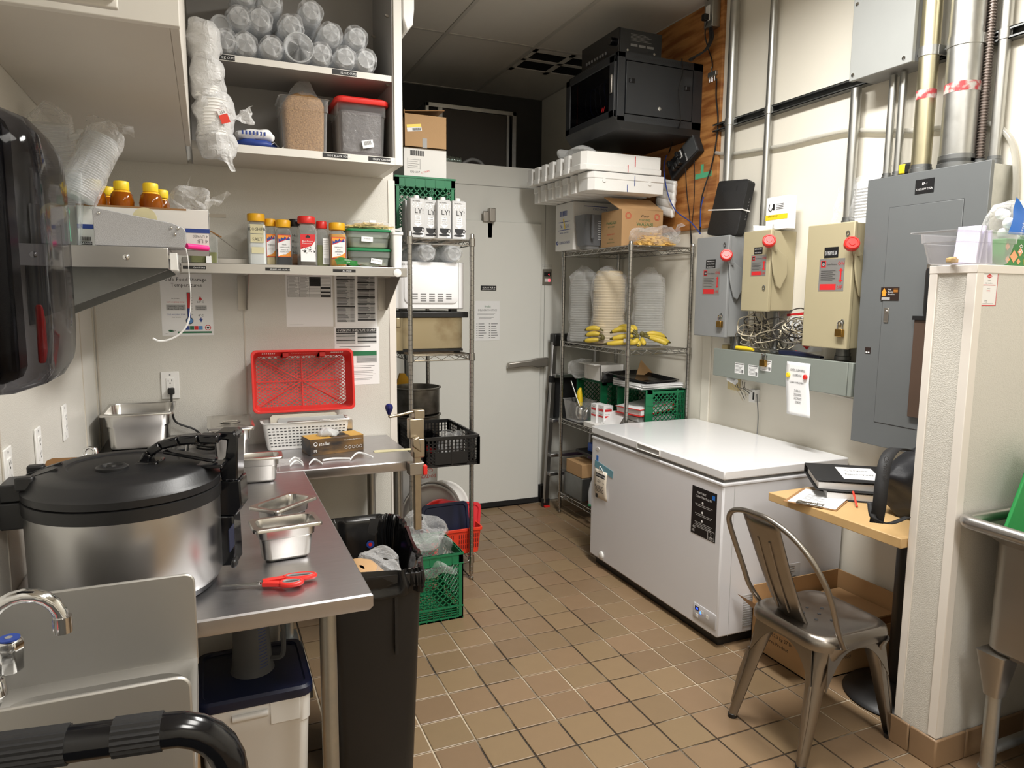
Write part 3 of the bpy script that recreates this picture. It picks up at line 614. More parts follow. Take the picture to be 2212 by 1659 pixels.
# ---- trash can with liner
cx, cy, rot = .452, 2.215, radians(-6.5); t = thing('trash_can', (cx, cy, 0), 'tall slim black trash can with plastic liner beside the table', 'trash can')
T = Matrix.Translation((cx, cy, 0)) @ Matrix.Rotation(rot, 4, 'Z'); m = MB(T)
m.loft([rr(.105, .22, .03, 0, 4), rr(.108, .225, .03, .01, 4), rr(.132, .262, .03, .70, 4), rr(.142, .272, .03, .705, 4), rr(.142, .272, .03, .745, 4), rr(.136, .266, .03, .748, 4), rr(.130, .258, .03, .70, 4), rr(.105, .22, .03, .02, 4)])
obj('can_body', m, 'black_plastic', t)
obj('side_rib', MB(T).box((.128, -.11, .45), (.137, -.1, .70)).box((-.137, -.11, .45), (-.128, -.1, .70)).box((.05, -.272, .5), (.06, -.25, .70)), 'black_plastic', t)
mat('bin_liner', (16, 16, 17), .16, var=.1)
def liner(u, v):
    prof = [(.150, .276, .685), (.151, .278, .71), (.149, .277, .735), (.145, .273, .760), (.135, .264, .757), (.126, .254, .70), (.115, .235, .55), (.10, .21, .42)]
    k = v*(len(prof)-1); i = min(int(k), len(prof)-2); w = k-i; hx, hy, z = [prof[i][j]*(1-w)+prof[i+1][j]*w for j in range(3)]
    a = 2*pi*u; cc, ss = cos(a), sin(a); q = .28
    x = hx*(abs(cc)**q)*(1 if cc > 0 else -1); y = hy*(abs(ss)**q)*(1 if ss > 0 else -1)
    wr = .0045*sin(u*190+6*sin(u*31))*(1 if .1 < v < .9 else .5)+(.006*sin(u*61) if v < .1 else 0)
    return T @ Vector((x+wr*cc, y+wr*ss, z+.005*sin(u*73)*(1 if v < .3 else 0)))
obj('bin_liner', MB().grid(200, 16, crumple(liner, .006, 22), wrap=True), 'bin_liner', t, ang=60)
pb = MB(); bag(pb, T @ Vector((-.02, -.10, .53)), .085, .13, .09, .03, 11, 3); o = obj('paper_bag', pb, 'cardboard', ang=60); tag(o, 'crumpled brown paper inside the trash can', 'paper')
pb = MB(); bag(pb, T @ Vector((.04, -.03, .60)), .065, .13, .06, .035, 13, 8, 28, 18); o = obj('plastic_wrapper', pb, 'bag_film', ang=25); tag(o, 'clear crumpled plastic wrapper inside the trash can', 'wrapper')
o = obj('fruit_sticker', MB(T).lathe([(.014, 0), (.014, .001)], 16, (.03, .243, .66), Matrix.Rotation(pi/2, 3, 'X')).lathe([(.007, 0), (.007, .0015)], 8, (.03, .243, .66), Matrix.Rotation(pi/2, 3, 'X'), mi=1), ['ink_blue', 'ink_red']); tag(o, 'small blue and red round sticker on the bin liner', 'sticker')
# ================================================================ wall cupboards
CB, CFY = 2.107, 3.104
t = thing('wall_cabinet', (.39, 3.29, CB), 'open grey wall cabinet full of cup sleeves on the back wall', 'cabinet', 'upper wall cabinets')
obj('side_panel', MB().box((.777, CFY, CB), (.813, YA-.002, 3.1)), 'melamine_edge', t, bev=.002)
obj('bottom_panel', MB().box((-.024, CFY+.001, CB), (.777, YA-.002, CB+.03)), 'melamine', t)
obj('front_edge', MB().box((-.024, CFY-.002, CB), (.777, CFY+.001, CB+.03)), 'melamine_edge', t)
obj('shelf', MB().box((-.024, CFY+.012, 2.452), (.777, YA-.012, 2.477)), 'melamine_grey', t)
obj('shelf_edge', MB().box((-.024, CFY+.009, 2.452), (.777, CFY+.012, 2.477)), 'melamine_edge', t)
obj('back_panel', MB().box((-.024, YA-.012, CB+.03), (.777, YA-.002, 3.1)), 'melamine_grey', t)
obj('side_liner', MB().box((.7705, CFY+.006, CB+.03), (.777, YA-.012, 3.1)), 'melamine_grey', t)
obj('top_panel', MB().box((-.024, CFY, 3.07), (.777, YA-.002, 3.1)), 'melamine_grey', t)
for y in (CFY+.05, YA-.06):
    for z in (2.447, 2.73): obj('shelf_pin', MB().cyl((.7705, y, z), (.758, y, z), .004, 8).box((.752, y-.006, z+.001), (.77, y+.006, z+.005)), 'steel_dull', t)
def shelf_label(parent, s, x0, x1, z0, z1, y, toff=.5):
    l = obj('label_strip', MB().box((x0, y-.0012, z0), (x1, y-.0001, z1)), 'label_black', parent)
    obj('lettering', MB().text(s, (z1-z0)*.62, (x0+(x1-x0)*toff, y-.0016, z0+(z1-z0)*.24)), 'white_ink', l)
shelf_label(t, '24 OZ CUPS', .070, .145, 2.4545, 2.4745, CFY+.009, .55); shelf_label(t, '12 OZ CUPS', .52, .62, 2.4545, 2.4745, CFY+.009, .66)
shelf_label(t, 'HOT BLACK BEANS', .472, .575, CB+.009, CB+.027, CFY-.002, .66); shelf_label(t, 'CRISPY CHICKPEAS', .662, .757, CB+.009, CB+.027, CFY-.002, .68)
t = thing('wall_cabinet', (-.23, 2.6, CB), 'closed grey wall cabinet hung over the left table', 'cabinet', 'upper wall cabinets')
obj('carcass', MB().box((XL+.001, 1.735, CB), (-.046, YA-.003, 3.1)), 'melamine_grey', t)
obj('bottom_panel', MB().box((XL+.001, 1.733, CB-.004), (-.046, YA-.003, CB)), 'melamine', t)
obj('end_panel', MB().box((XL+.001, 1.714, CB-.004), (-.026, 1.735, 3.1)), 'melamine_edge', t, bev=.002)
for k in range(3): obj('door', MB().box((-.046, 1.737+k*.44, CB-.003), (-.027, 1.737+k*.44+.436, 3.095)), 'melamine', t, bev=.002)
o = obj('wall_fixture', MB().box((XL+.001, 1.28, 2.04), (-.122, 1.45, 2.3)).box((XL+.001, 1.44, 2.03), (-.117, 1.455, 2.31)), 'melamine_edge', bev=.003); tag(o, 'pale boxed fixture at the very top left, in front of the cabinet end', 'fixture')
o = obj('emergency_light', MB().prism([(.815, 2.72), (.835, 2.665), (.862, 2.695), (.868, 2.76), (.868, 3.05), (.815, 3.05)], .2, (0, 3.30, 0), (1, 0, 0), (0, 0, 1)), 'white_plastic', bev=.006); tag(o, 'white speckled plastic housing on the side of the upper cabinet', 'light unit')
# ---- cup sleeves lying on the shelf, bottoms towards the room
def cup_sleeve(c, L, r0, r1, label, seed, opened=False, group='cup sleeves on the upper shelf', ax=(0, 1, 0), bagged=True):
    c = Vector(c); ax = Vector(ax).normalized(); up = Vector((0, 0, 1)); x = ax.cross(up).normalized(); z = x.cross(ax)
    R = Matrix((x, z, ax)).transposed()
    t = thing('cup_sleeve', c+Vector((0, 0, -r1)), label, 'cups', group)
    prof = []; n = int(L/.011)
    if opened: prof = [(r0*.7, L*.4), (r1*.86, .03), (r1, 0), (r1+.003, .002), (r1+.003, .006), (r1-.002, .012)]
    else: prof = [(r0*.72, .006), (r0*.76, 0), (r0*.95, 0), (r0, .006)]
    for k in range(n):
        s0 = .03+k*(L-.03)/n; rr_ = r0+(r1-r0)*min(1, .35+.65*k/4)
        prof += [(rr_+.0015, s0), (rr_-.0012, s0+.006)]
    obj('cups', MB().lathe(prof, 24, c, R, cap0=not opened), 'cup_stack', t, ang=25)
    if bagged:
        b = MB(); K = 22
        def fn(u, v):
            a = 2*pi*u; k = min(1, v/.10); rad = (r0+.004+(r1-r0+.002)*k)*(.1+.9*min(1, k*2.2)) if v < .1 else r1+.006
            zz = -.012 + (L+.012)*v
            if v < .001: rad = .004
            return c + R @ Vector((rad*cos(a), rad*sin(a), zz + (.006*sin(5*a+seed) if v < .06 else 0)))
        obj('bag', b.grid(30, K, crumple(fn, .007, 30, seed), wrap=True), 'clear', t, ang=20)
    return t
front = ((486, 68), (530, 92), (587, 95), (645, 100), (694, 118), (746, 124), (790, 131))
names = ['at the left end', 'second from the left', 'third from the left', 'in the middle, open rims facing out', 'third from the right', 'second from the right', 'at the right end']
def zrow(x, y, Y): p = PY(x, y, Y); return p
r1 = .045; ybase = 2.477+r1+.002
xs = []
for k, (x, y) in enumerate(front):
    X = PY(x, y, 3.13).x; rr1 = .056 if k == 3 else r1
    cup_sleeve((X, 3.115, 2.477+rr1+.009), .34, .037, rr1, 'clear cup sleeve in the bottom row, ' + names[k], k*3.1, opened=(k == 3)); xs.append(X)
row2 = ((517, 36), (562, 40), (630, 55), (715, 72), (771, 81)); n2 = ['first from the left', 'second from the left', 'in the middle', 'second from the right', 'at the right end']
for k, (x, y) in enumerate(row2):
    p = PY(x, y, 3.15); cup_sleeve((p.x, 3.14, max(p.z, 2.477+.045+.075)), .32, .037, r1, 'clear cup sleeve in the second row, ' + n2[k], 20+k*2.3)
for k, (x, y) in enumerate(((585, 5), (673, 28), (528, -10))):
    p = PY(x, y, 3.17); cup_sleeve((p.x, 3.17, p.z+.01), .29, .037, r1, ['clear cup sleeve on top of the pile, nearest the middle', 'clear cup sleeve on top of the pile, farthest right', 'clear cup sleeve on top of the pile, farthest left'][k], 40+k*1.3)
p = PY(470, 25, 3.3); cup_sleeve((.10, 3.16, 2.60), .30, .04, .05, 'dim cup sleeve at the far left behind the lid bags', 50, bagged=False)
# ---- bags of lids hanging at the left end of the cabinet
for k, (z0, h, cx, w) in enumerate(((2.40, .15, .035, .058), (2.27, .15, .04, .062), (2.13, .16, .058, .072), (2.06, .10, .068, .066))):
    t = thing('lid_bag', (cx, 3.035, z0), ['topmost bag of clear lids beside the left cabinet', 'second bag of clear lids from the top of the column', 'third bag of clear lids, with the red and white sticker', 'lowest bag of clear lids, drooping below the shelf'][k], 'lids', 'bags of lids stacked at the cabinet end')
    if k < 3:
        pr = []; n = 12
        for j in range(n): zz = z0+.012+j*(h-.02)/n; pr += [(w*.80, zz), (w*.84, zz+.003), (w*.80, zz+.007)]
        obj('lids', MB().lathe(pr, 24, (cx, 3.035, 0)), 'lid_plastic', t, ang=25)
    b = MB(); bag(b, (cx, 3.035, z0), w, .062, h/2+.006, .018, 22, k*4.4, 26, 16, pw=.3)
    obj('bag', b, 'lid_film', t, ang=25)
    if k == 2: obj('sticker', MB(Matrix.Translation((cx+.035, 2.972, z0+.075)) @ Matrix.Rotation(radians(-20), 4, 'Y')).box((-.016, -.002, -.02), (.016, .0, .03)).box((-.016, -.003, .012), (.016, -.0005, .03), 1).text('250', .013, (0, -.0036, .0155), mi=2), ['orange_red', 'paper', 'ink'], t)
    if k == 2: obj('bag_tail', MB().grid(10, 8, crumple(lambda u, v: Vector((cx+.07+.07*v, 3.03+.02*(u-.5), z0+.09+.02*v+(.02+.06*v)*(u-.5))), .014, 40, 5)), 'lid_film', t, ang=25)
    if k == 3: obj('bag_tail', MB().grid(8, 8, crumple(lambda u, v: Vector((cx+.02+(.05-.03*v)*(u-.5)+.03*v, 2.99+.01*u, z0+.03-.075*v)), .01, 40, 7)), 'lid_film', t, ang=25)
# ---- packets on the cabinet floor
FZ = CB+.03
t = thing('snack_packet', (.22, 3.16, FZ), 'blue and white packet lying flat on the cabinet floor', 'packet', 'packets on the cabinet floor')
b = MB(); bag(b, (.215, 3.16, FZ), .085, .05, .014, .008, 26, 2, 22, 10, pw=.35); obj('pouch', b, ['ink_blue'], t, ang=30); obj('white_end', MB().grid(8, 6, crumple(lambda u, v: Vector((.27+.05*u, 3.115+.07*v, FZ+.012+.01*sin(6*u))), .006, 40)), 'paper', t)
t = thing('snack_packet', (.22, 3.17, FZ+.03), 'white printed packet resting on the blue packet', 'packet', 'packets on the cabinet floor')
b = MB(); bag(b, (.215, 3.165, FZ+.031), .08, .045, .018, .012, 26, 6, 22, 10, pw=.35); obj('pouch', b, 'paper', t, ang=30)
b = MB()
for k in range(7): b.box((.16+k*.014, 3.118, FZ+.045), (.167+k*.014, 3.1195, FZ+.06))
obj('print', b, 'ink_blue', t)
# ---- clear square tubs
def square_tub(name, label, x0, x1, y0, y1, z0, h, mt, cat, taper=.012):
    cx, cy, hx, hy = (x0+x1)/2, (y0+y1)/2, (x1-x0)/2, (y1-y0)/2; t = thing(name, (cx, cy, z0), label, cat)
    m = MB(); m.loft([rr(hx-taper-.004, hy-taper-.004, .018, z0, 4, cx, cy), rr(hx-taper, hy-taper, .02, z0+.004, 4, cx, cy), rr(hx-.006, hy-.006, .02, z0+h*.76, 4, cx, cy), rr(hx-.002, hy-.002, .02, z0+h*.77, 4, cx, cy), rr(hx-.002, hy-.002, .02, z0+h-.004, 4, cx, cy), rr(hx+.004, hy+.004, .02, z0+h, 4, cx, cy), rr(hx-.004, hy-.004, .02, z0+h, 4, cx, cy)], cap1=False)
    obj('tub', m, mt, t); return t
x0, x1 = PY(607, 300, 3.16).x, PY(713, 300, 3.16).x
t = square_tub('nut_tub', 'clear square tub holding a bag of walnuts', x0, x1, 3.16, 3.37, FZ, .225, 'pet', 'tub')
b = MB(); cx = (x0+x1)/2; b.loft([rr((x1-x0)/2-.022, .085, .02, FZ+.006, 4, cx, 3.265), rr((x1-x0)/2-.016, .09, .02, FZ+.2, 4, cx, 3.265), rr(.07, .07, .03, FZ+.235, 4, cx+.005, 3.265), rr(.03, .03, .02, FZ+.262, 4, cx+.01, 3.265)]); obj('walnuts', b, 'walnut', t)
w = MB()
for k in range(70):
    a = rnd.uniform(0, 2*pi); r_ = .075*sqrt(rnd.random()); p = Vector((cx+.005+r_*cos(a), 3.265+r_*sin(a), FZ+.205+.062*(1-(r_/.08)**1.3)))
    w.cbox(p, (.016, .012, .010), 0, Matrix.Rotation(rnd.uniform(0, 6), 3, 'Z') @ Matrix.Rotation(rnd.uniform(0, 6), 3, 'X'))
obj('walnut_pieces', w, 'walnut', t, kind='stuff')
b = MB(); b.grid(26, 12, crumple(lambda u, v: Vector((cx+.012*v+(.085*(1-v)**.8+.012)*cos(2*pi*u), 3.265+(.08*(1-v)+.006)*sin(2*pi*u), FZ+.185+.14*v)), .008, 30), wrap=True); obj('bag', b, 'clear', t, ang=20)
x0, x1 = PY(730, 300, 3.15).x, PY(850, 300, 3.15).x-.03
t = square_tub('dry_goods_tub', 'clear square tub with red lid and dark contents', x0, x1, 3.14, 3.37, FZ, .225, 'pet', 'tub')
mat('black_beans', (78, 70, 72), .5, var=.4, vscale=120, bump=.5, bscale=160); cx = (x0+x1)/2; hx = (x1-x0)/2
b = MB(); b.loft([rr(hx-.018, .098, .02, FZ+.004, 4, cx, 3.255), rr(hx-.012, .102, .02, FZ+.19, 4, cx, 3.255)]); obj('dark_beans', b, 'black_beans', t)
obj('inner_bag', MB().grid(24, 10, crumple(lambda u, v: Vector((x0+.02+(x1-x0-.045)*u, 3.148, FZ+.02+.16*v)), .004, 40, 2)), 'clear', t, ang=20)
obj('lid', MB().loft([rr(hx+.008, .124, .03, FZ+.218, 5, cx, 3.255), rr(hx+.010, .126, .03, FZ+.222, 5, cx, 3.255), rr(hx+.010, .126, .03, FZ+.236, 5, cx, 3.255), rr(hx+.002, .118, .03, FZ+.243, 5, cx, 3.255)]), 'red_plastic', t)
b = MB(Matrix.Translation((cx+.02, 3.139, FZ+.055)) @ Matrix.Rotation(radians(-12), 4, 'Y')); b.box((-.024, -.001, -.016), (.024, 0, .016))
for k in range(9): b.box((-.016+k*.0036, -.0016, -.004), (-.0145+k*.0036, -.0008, .012), 1)
obj('barcode_sticker', b, ['paper', 'ink'], t)
# ================================================================ steel wall shelves
SZ = 1.672
t = thing('wall_shelf', (.2, 3.33, SZ-.042), 'stainless wall shelf of spices on the back wall', 'shelf', 'stainless wall shelves')
obj('shelf_deck', MB().box((-.085, 3.175, SZ-.003), (.845, YA-.003, SZ)).box((-.085, 3.172, SZ-.041), (.845, 3.176, SZ)).box((.841, 3.175, SZ-.041), (.845, YA-.003, SZ)).box((-.085, YA-.006, SZ), (.845, YA-.002, SZ+.035)), 'steel', t, bev=.0015)
for x in (.815, .172):
    m = MB(); m.prism([(3.19, SZ-.042), (YA-.004, SZ-.042), (YA-.004, 1.475), (YA-.03, 1.475)], .003, (x, 0, 0), (0, 1, 0), (0, 0, 1)); m.box((x-.035, YA-.005, 1.475), (x+.003, YA-.001, SZ-.042))
    obj('bracket', m, 'steel_dull', t)
obj('round_bumper', MB().lathe([(.018, 0), (.018, .004), (.013, .006), (.001, .006)], 20, (.80, 3.172, SZ-.024), Matrix.Rotation(pi/2, 3, 'X')), 'white_plastic', t)
for s, a, b, o in (('CROUTONS', 395, 445, .7), ('SESAME AND OLIVE OIL', 573, 626, .62), ('ALL SPICES', 719, 768, .62)):
    xa, xb = PY(a, 580, 3.172).x, PY(b, 580, 3.172).x; shelf_label(t, s, xa, xb, SZ-.026, SZ-.013, 3.172, o)
t = thing('wall_shelf', (-.26, 2.8, SZ-.056), 'stainless wall shelf along the left wall, its end towards the viewer', 'shelf', 'stainless wall shelves')
SX = -.088
obj('shelf_deck', MB().box((XL+.002, 2.18, SZ-.003), (SX, YA-.01, SZ)).box((SX-.004, 2.18, SZ-.056), (SX, YA-.32, SZ)).box((XL+.002, 2.177, SZ-.056), (SX, 2.181, SZ)), 'steel', t, bev=.002)
for x in (-.40, -.19): obj('screw', MB().lathe([(.009, 0), (.008, .003), (.003, .005), (.001, .005)], 14, (x, 2.177, SZ-.028), Matrix.Rotation(pi/2, 3, 'X')), 'chrome', t)
for y in (2.30, 2.92):
    m = MB(); m.add([(SX-.01, y, SZ-.057), (SX-.01, y+.03, SZ-.057), (XL+.004, y, 1.47), (XL+.004, y+.03, 1.47), (SX-.01, y, SZ-.03), (SX-.01, y+.03, SZ-.03), (XL+.004, y, SZ-.03), (XL+.004, y+.03, SZ-.03)], [(0, 1, 3, 2), (0, 2, 6, 4), (1, 5, 7, 3)])
    m.box((XL+.001, y-.02, 1.46), (XL+.004, y+.05, SZ-.03)); obj('bracket', m, 'galv_dark', t)
# ---- spice jars
film('jar_pet', (250, 252, 252), clear=.9, rough=.08, base=.05)
mat('salt', (240, 240, 238), .8); mat('onion_powder', (232, 212, 164), .8); mat('black_seed', (28, 28, 30), .8, var=.4, vscale=200); mat('bean_mix', (164, 110, 66), .8, var=.2, vscale=120); mat('pepper_ground', (96, 84, 70), .8, var=.4, vscale=240)
mat('herb', (116, 118, 54), .8, var=.3, vscale=160); mat('turmeric', (222, 156, 22), .8); mat('label_orange', (232, 150, 48), .5)
def jar(label, x0, x1, ytop, fill, fillmat, capmat, Y=3.30, rot=0., neck=.72, cap=.028, d=None, base_z=SZ):
    X0, X1 = PY(x0, 560, Y).x, PY(x1, 560, Y).x; w = X1-X0; d = d or w*.95; h = PY(x0, ytop, Y).z-base_z; cx = (X0+X1)/2
    t = thing('spice_jar', (cx, Y+d/2, base_z), label, 'spice jar', 'spice jars on the steel shelf'); T = Matrix.Translation((cx, Y+d/2, base_z+.001)) @ Matrix.Rotation(rot, 4, 'Z')
    hb = h-cap; r = w*.16
    obj('glass', MB(T).loft([rr(w/2-.004, d/2-.004, r, 0), rr(w/2, d/2, r, .005), rr(w/2, d/2, r, hb*.80), rr(w/2*.9, d/2*.9, w*.3, hb*.90), rr(w/2*neck, d/2*neck, w*.36, hb*.96), rr(w/2*neck, d/2*neck, w*.36, hb)]), 'jar_pet', t)
    obj('contents', MB(T).loft([rr(w/2-.006, d/2-.006, r, .003), rr(w/2-.003, d/2-.003, r, .007), rr(w/2-.003, d/2-.003, r, hb*fill)]), fillmat, t)
    cr = w*.5*min(1, neck+.22); obj('cap', MB(T).lathe([(cr, hb-.004), (cr+.001, hb), (cr+.001, hb+cap-.004), (cr-.002, hb+cap), (cr*.5, hb+cap), (cr*.48, hb+cap-.002), (.001, hb+cap-.002)], 28), capmat, t)
    return t, T, w, d, hb
def jlabel(J, parts, name='label'):
    t, T, w, d, hb = J; m = MB(T); y = -d/2-.0006; mats = []
    for kind, args, mt in parts:
        if mt not in mats: mats.append(mt)
        mi = mats.index(mt)
        if kind == 'r': x0, z0, x1, z1, lv = args; m.quad((0, y-.0003*lv, 0), (1, 0, 0), (0, 0, 1), x0*w, z0*hb, x1*w, z1*hb, mi)
        if kind == 'p': pts, lv = args; m.poly((0, y-.0003*lv, 0), (1, 0, 0), (0, 0, 1), [(a*w, b*hb) for a, b in pts], mi)
        if kind == 't': s, x, z, sz, lv = args; m.text(s, sz*hb, (x*w, y-.0003*lv, z*hb), mi=mi)
    obj(name, m, mats, t)
def brand_label(J, lines):
    P = [('r', (-.42, .22, .42, .78, 0), 'ink_red'), ('r', (-.40, .23, .40, .77, 1), 'paper'), ('p', ([(-.40, .60), (-.40, .77), (.40, .77), (.40, .74), (.1, .68)], 2), 'label_orange'), ('p', ([(-.36, .60), (-.36, .68), (-.25, .65), (-.18, .72), (-.05, .68), (.05, .74), (.15, .69), (.3, .74), (.36, .68), (.36, .655), (.0, .65)], 3), 'ink_blue'),
         ('p', ([(-.40, .23), (.40, .23), (.40, .38), (.1, .27), (-.3, .245)], 2), 'label_orange'), ('p', ([(-.40, .235), (.40, .40), (.40, .385), (0, .27)], 3), 'ink_red'), ('t', ('*SOMMIER', .0, .61, .05, 4), 'ink_red')] if False else \
        [('r', (-.42, .22, .42, .78, 0), 'ink_red'), ('r', (-.39, .235, .39, .765, 1), 'paper'), ('p', ([(-.39, .60), (-.39, .765), (.39, .765), (.39, .745), (.1, .68)], 2), 'label_orange'), ('p', ([(-.36, .60), (-.36, .69), (-.25, .65), (-.18, .72), (-.05, .68), (.05, .745), (.15, .69), (.3, .745), (.36, .68), (.36, .655), (.0, .65)], 3), 'ink_blue'), ('p', ([(-.39, .235), (.39, .235), (.39, .38), (.1, .29), (-.3, .26)], 2), 'label_orange'), ('p', ([(-.39, .595), (-.39, .575), (0, .635), (.39, .735), (.39, .75), (0, .655)], 4), 'ink_red')]
    for s, z, sz in lines: P.append(('t', (s, .0, z, sz, 5), 'ink'))
    jlabel(J, P)
J = jar('tall jar of kosher salt with yellow cap and handwritten label', 537, 577, 460, .90, 'salt', 'yellow_cap')
mat('masking', (206, 198, 160), .7, var=.06, vscale=40)
jlabel(J, [('r', (-.36, .70, .36, .90, 0), 'masking'), ('r', (-.36, .50, .36, .68, 0), 'masking'), ('r', (-.32, .26, .36, .40, 0), 'masking'), ('t', ('KOSHER', 0, .76, .10, 1), 'ink'), ('t', ('SALT', 0, .54, .10, 1), 'ink')])
J = jar('yellow-capped jar of pale powder half behind the salt jar', 575, 598, 472, .34, 'onion_powder', 'yellow_cap', Y=3.335, neck=.8); brand_label(J, [('oignon', .5, .06), ('powder', .4, .04)])
J = jar('yellow-capped jar of black sesame seeds', 598, 632, 474, .42, 'black_seed', 'yellow_cap'); brand_label(J, [('black', .52, .05), ('sesame seeds', .46, .045), ('graines de', .39, .045), ('sesame noir', .34, .045), ('510 g', .27, .04)])
J = jar('black-capped jar with handwritten letters beside the pepper jar', 628, 652, 473, .30, 'bean_mix', 'black_plastic', Y=3.345, neck=.8); jlabel(J, [('t', (s, -.05, z, .09, 1), 'ink') for s, z in (('Hot', .72), ('Black', .58), ('Bean', .44), ('Mix', .30))], 'handwriting')
J = jar('tall red-capped jar of black pepper with red and white label', 646, 686, 466, .22, 'pepper_ground', 'red_plastic', Y=3.255, cap=.026)
P = [('r', (-.40, .10, .40, .72, 0), 'paper'), ('p', ([(-.40, .38), (-.40, .72), (.40, .72), (.38, .58), (.2, .46)], 1), 'ink_red'), ('p', ([(-.12, .64), (-.12, .68), (0, .71), (.12, .68), (.12, .64)], 2), 'ink'), ('t', ('Black Pepper', -.02, .55, .045, 2), 'paper'), ('t', ('Poivre noir', -.05, .50, .045, 2), 'paper')]
for k in range(26): a, b = rnd.uniform(-.38, .38), rnd.gauss(.34, .035)+.0; P.append(('r', (a, b, a+.05, b+.018, 3), 'ink'))
jlabel(J, P)
J = jar('small red-capped jar of green herb beside the pepper jar', 683, 713, 477, .55, 'herb', 'red_plastic', Y=3.30, neck=.55); jlabel(J, [('r', (.0, .06, .44, .72, 0), 'paper')] + [('r', (.05, .66-k*.045, .40, .668-k*.045, 1), 'ink_grey') for k in range(9)] + [('r', (.08+k*.05, .08, .10+k*.05, .22, 1), 'ink') for k in range(7)])
J = jar('yellow-capped jar of bright orange turmeric', 714, 750, 480, .86, 'turmeric', 'yellow_cap', Y=3.27); brand_label(J, [('turmeric', .50, .06), ('ground', .44, .03), ('curcuma', .38, .06), ('510 g', .31, .045)])
# green-lidded tubs
for k, z0 in enumerate((SZ, SZ+.088)):
    xa, xb = PY(752, 560, 3.27).x, PY(846, 560, 3.27).x; cx, cy, hx, hy = (xa+xb)/2, 3.355, (xb-xa)/2, .085
    t = thing('food_tub', (cx, cy, z0), ['lower clear tub with green lid on the spice shelf', 'upper clear tub with green lid, noodles lying on top'][k], 'tub', 'green-lidded tubs')
    obj('tub', MB().loft([rr(hx-.018, hy-.018, .02, z0+.001, 4, cx, cy), rr(hx-.012, hy-.012, .02, z0+.006, 4, cx, cy), rr(hx-.008, hy-.008, .02, z0+.045, 4, cx, cy), rr(hx-.003, hy-.003, .02, z0+.048, 4, cx, cy), rr(hx-.002, hy-.002, .02, z0+.076, 4, cx, cy)]), 'green_tub', t)
    obj('lid', MB().loft([rr(hx, hy, .02, z0+.074, 4, cx, cy), rr(hx+.003, hy+.003, .02, z0+.077, 4, cx, cy), rr(hx+.003, hy+.003, .02, z0+.084, 4, cx, cy), rr(hx-.004, hy-.004, .02, z0+.087, 4, cx, cy)]), 'green_lid', t)
    obj('contents', MB().loft([rr(hx-.02, hy-.02, .02, z0+.003, 4, cx, cy), rr(hx-.016, hy-.016, .02, z0+.025, 4, cx, cy)]), 'bowl_paper', t)
    b = MB(Matrix.Translation((cx+(.03 if k == 0 else -.012), cy-hy+.004-(.002 if k else 0), z0+(.03 if k == 0 else .04))) @ Matrix.Rotation(radians(9 if k == 0 else 2), 4, 'Y')); b.box((-.026, -.0012, -.011), (.026, 0, .011)).text('Bacon 50pcs' if k == 0 else 'Wontons', .008, (0, -.0018, .0), mi=1)
    obj('label', b, ['paper', 'ink_grey'], t)
o = MB(); cx = PY(797, 480, 3.33).x
for k in range(150):
    x = cx+rnd.uniform(-.085, .085); y = 3.345+rnd.uniform(-.05, .05); z = SZ+.181+rnd.uniform(.0, .026)*max(.2, 1-((x-cx)/.1)**2); a = rnd.gauss(0, .5); L = rnd.uniform(.02, .045)
    o.bar((x-L*cos(a), y-L*sin(a), z), (x+L*cos(a), y+L*sin(a), z+rnd.uniform(-.004, .006)), .0028)
t = thing('noodle_packet', (cx, 3.345, SZ+.176), 'clear packet of dry noodles on top of the green-lidded tubs', 'packet'); obj('noodles', o, 'noodle', t, kind='stuff')
b = MB(); bag(b, (cx, 3.345, SZ+.177), .11, .065, .019, .008, 30, 3, 24, 10, pw=.4); obj('packet_film', b, 'clear', t, ang=20)
obj('packet_tail', MB().grid(6, 6, crumple(lambda u, v: Vector((cx+.10+.06*u, 3.33+.03*v, SZ+.18+.02*u*(v-.2))), .005, 40)), 'frost', t, ang=20); obj('price_tag', MB().box((cx-.005, 3.285, SZ+.205), (cx+.022, 3.287, SZ+.215)), 'paper', t)
o = obj('white_tub', MB().loft([rr(.02, .10, .01, SZ+.001, 3, .822, 3.35), rr(.024, .105, .01, SZ+.15, 3, .822, 3.35), rr(.027, .108, .01, SZ+.152, 3, .822, 3.35), rr(.027, .108, .01, SZ+.165, 3, .822, 3.35)]), 'white_plastic'); tag(o, 'narrow white tub at the right end of the spice shelf', 'tub')
mat('packet_green', (40, 112, 48), .35, var=.3, vscale=60)
t = thing('seasoning_packet', (PY(750, 570, 3.21).x, 3.20, SZ), 'small green seasoning packet leaning on the turmeric jar', 'packet', 'seasoning packets')
cx = PY(750, 570, 3.21).x
obj('pouch', MB().grid(12, 8, crumple(lambda u, v: Vector((cx-.05+.10*u, 3.18+.055*v, SZ+.006+.028*v+.006*sin(5*u))), .006, 30)), 'packet_green', t); b = MB()
b.text('HERBAL', .009, (cx, 3.185, SZ+.027), (1, 0, 0), (0, .85, .5)).text('TEA', .009, (cx, 3.179, SZ+.017), (1, 0, 0), (0, .85, .5)); obj('lettering', b, 'white_ink', t)
cx = PY(815, 573, 3.2).x; o = obj('seasoning_packet', MB().grid(10, 6, crumple(lambda u, v: Vector((cx-.10+.17*u, 3.175+.06*v, SZ+.004+.008*sin(7*u)*v)), .004, 30)), mat('packet_dark', (60, 70, 40), .4, rgb2=(170, 90, 80), vscale=14, thr=(.5, .6))); tag(o, 'dark flat packet lying at the shelf end below the tubs', 'packet', 'seasoning packets')
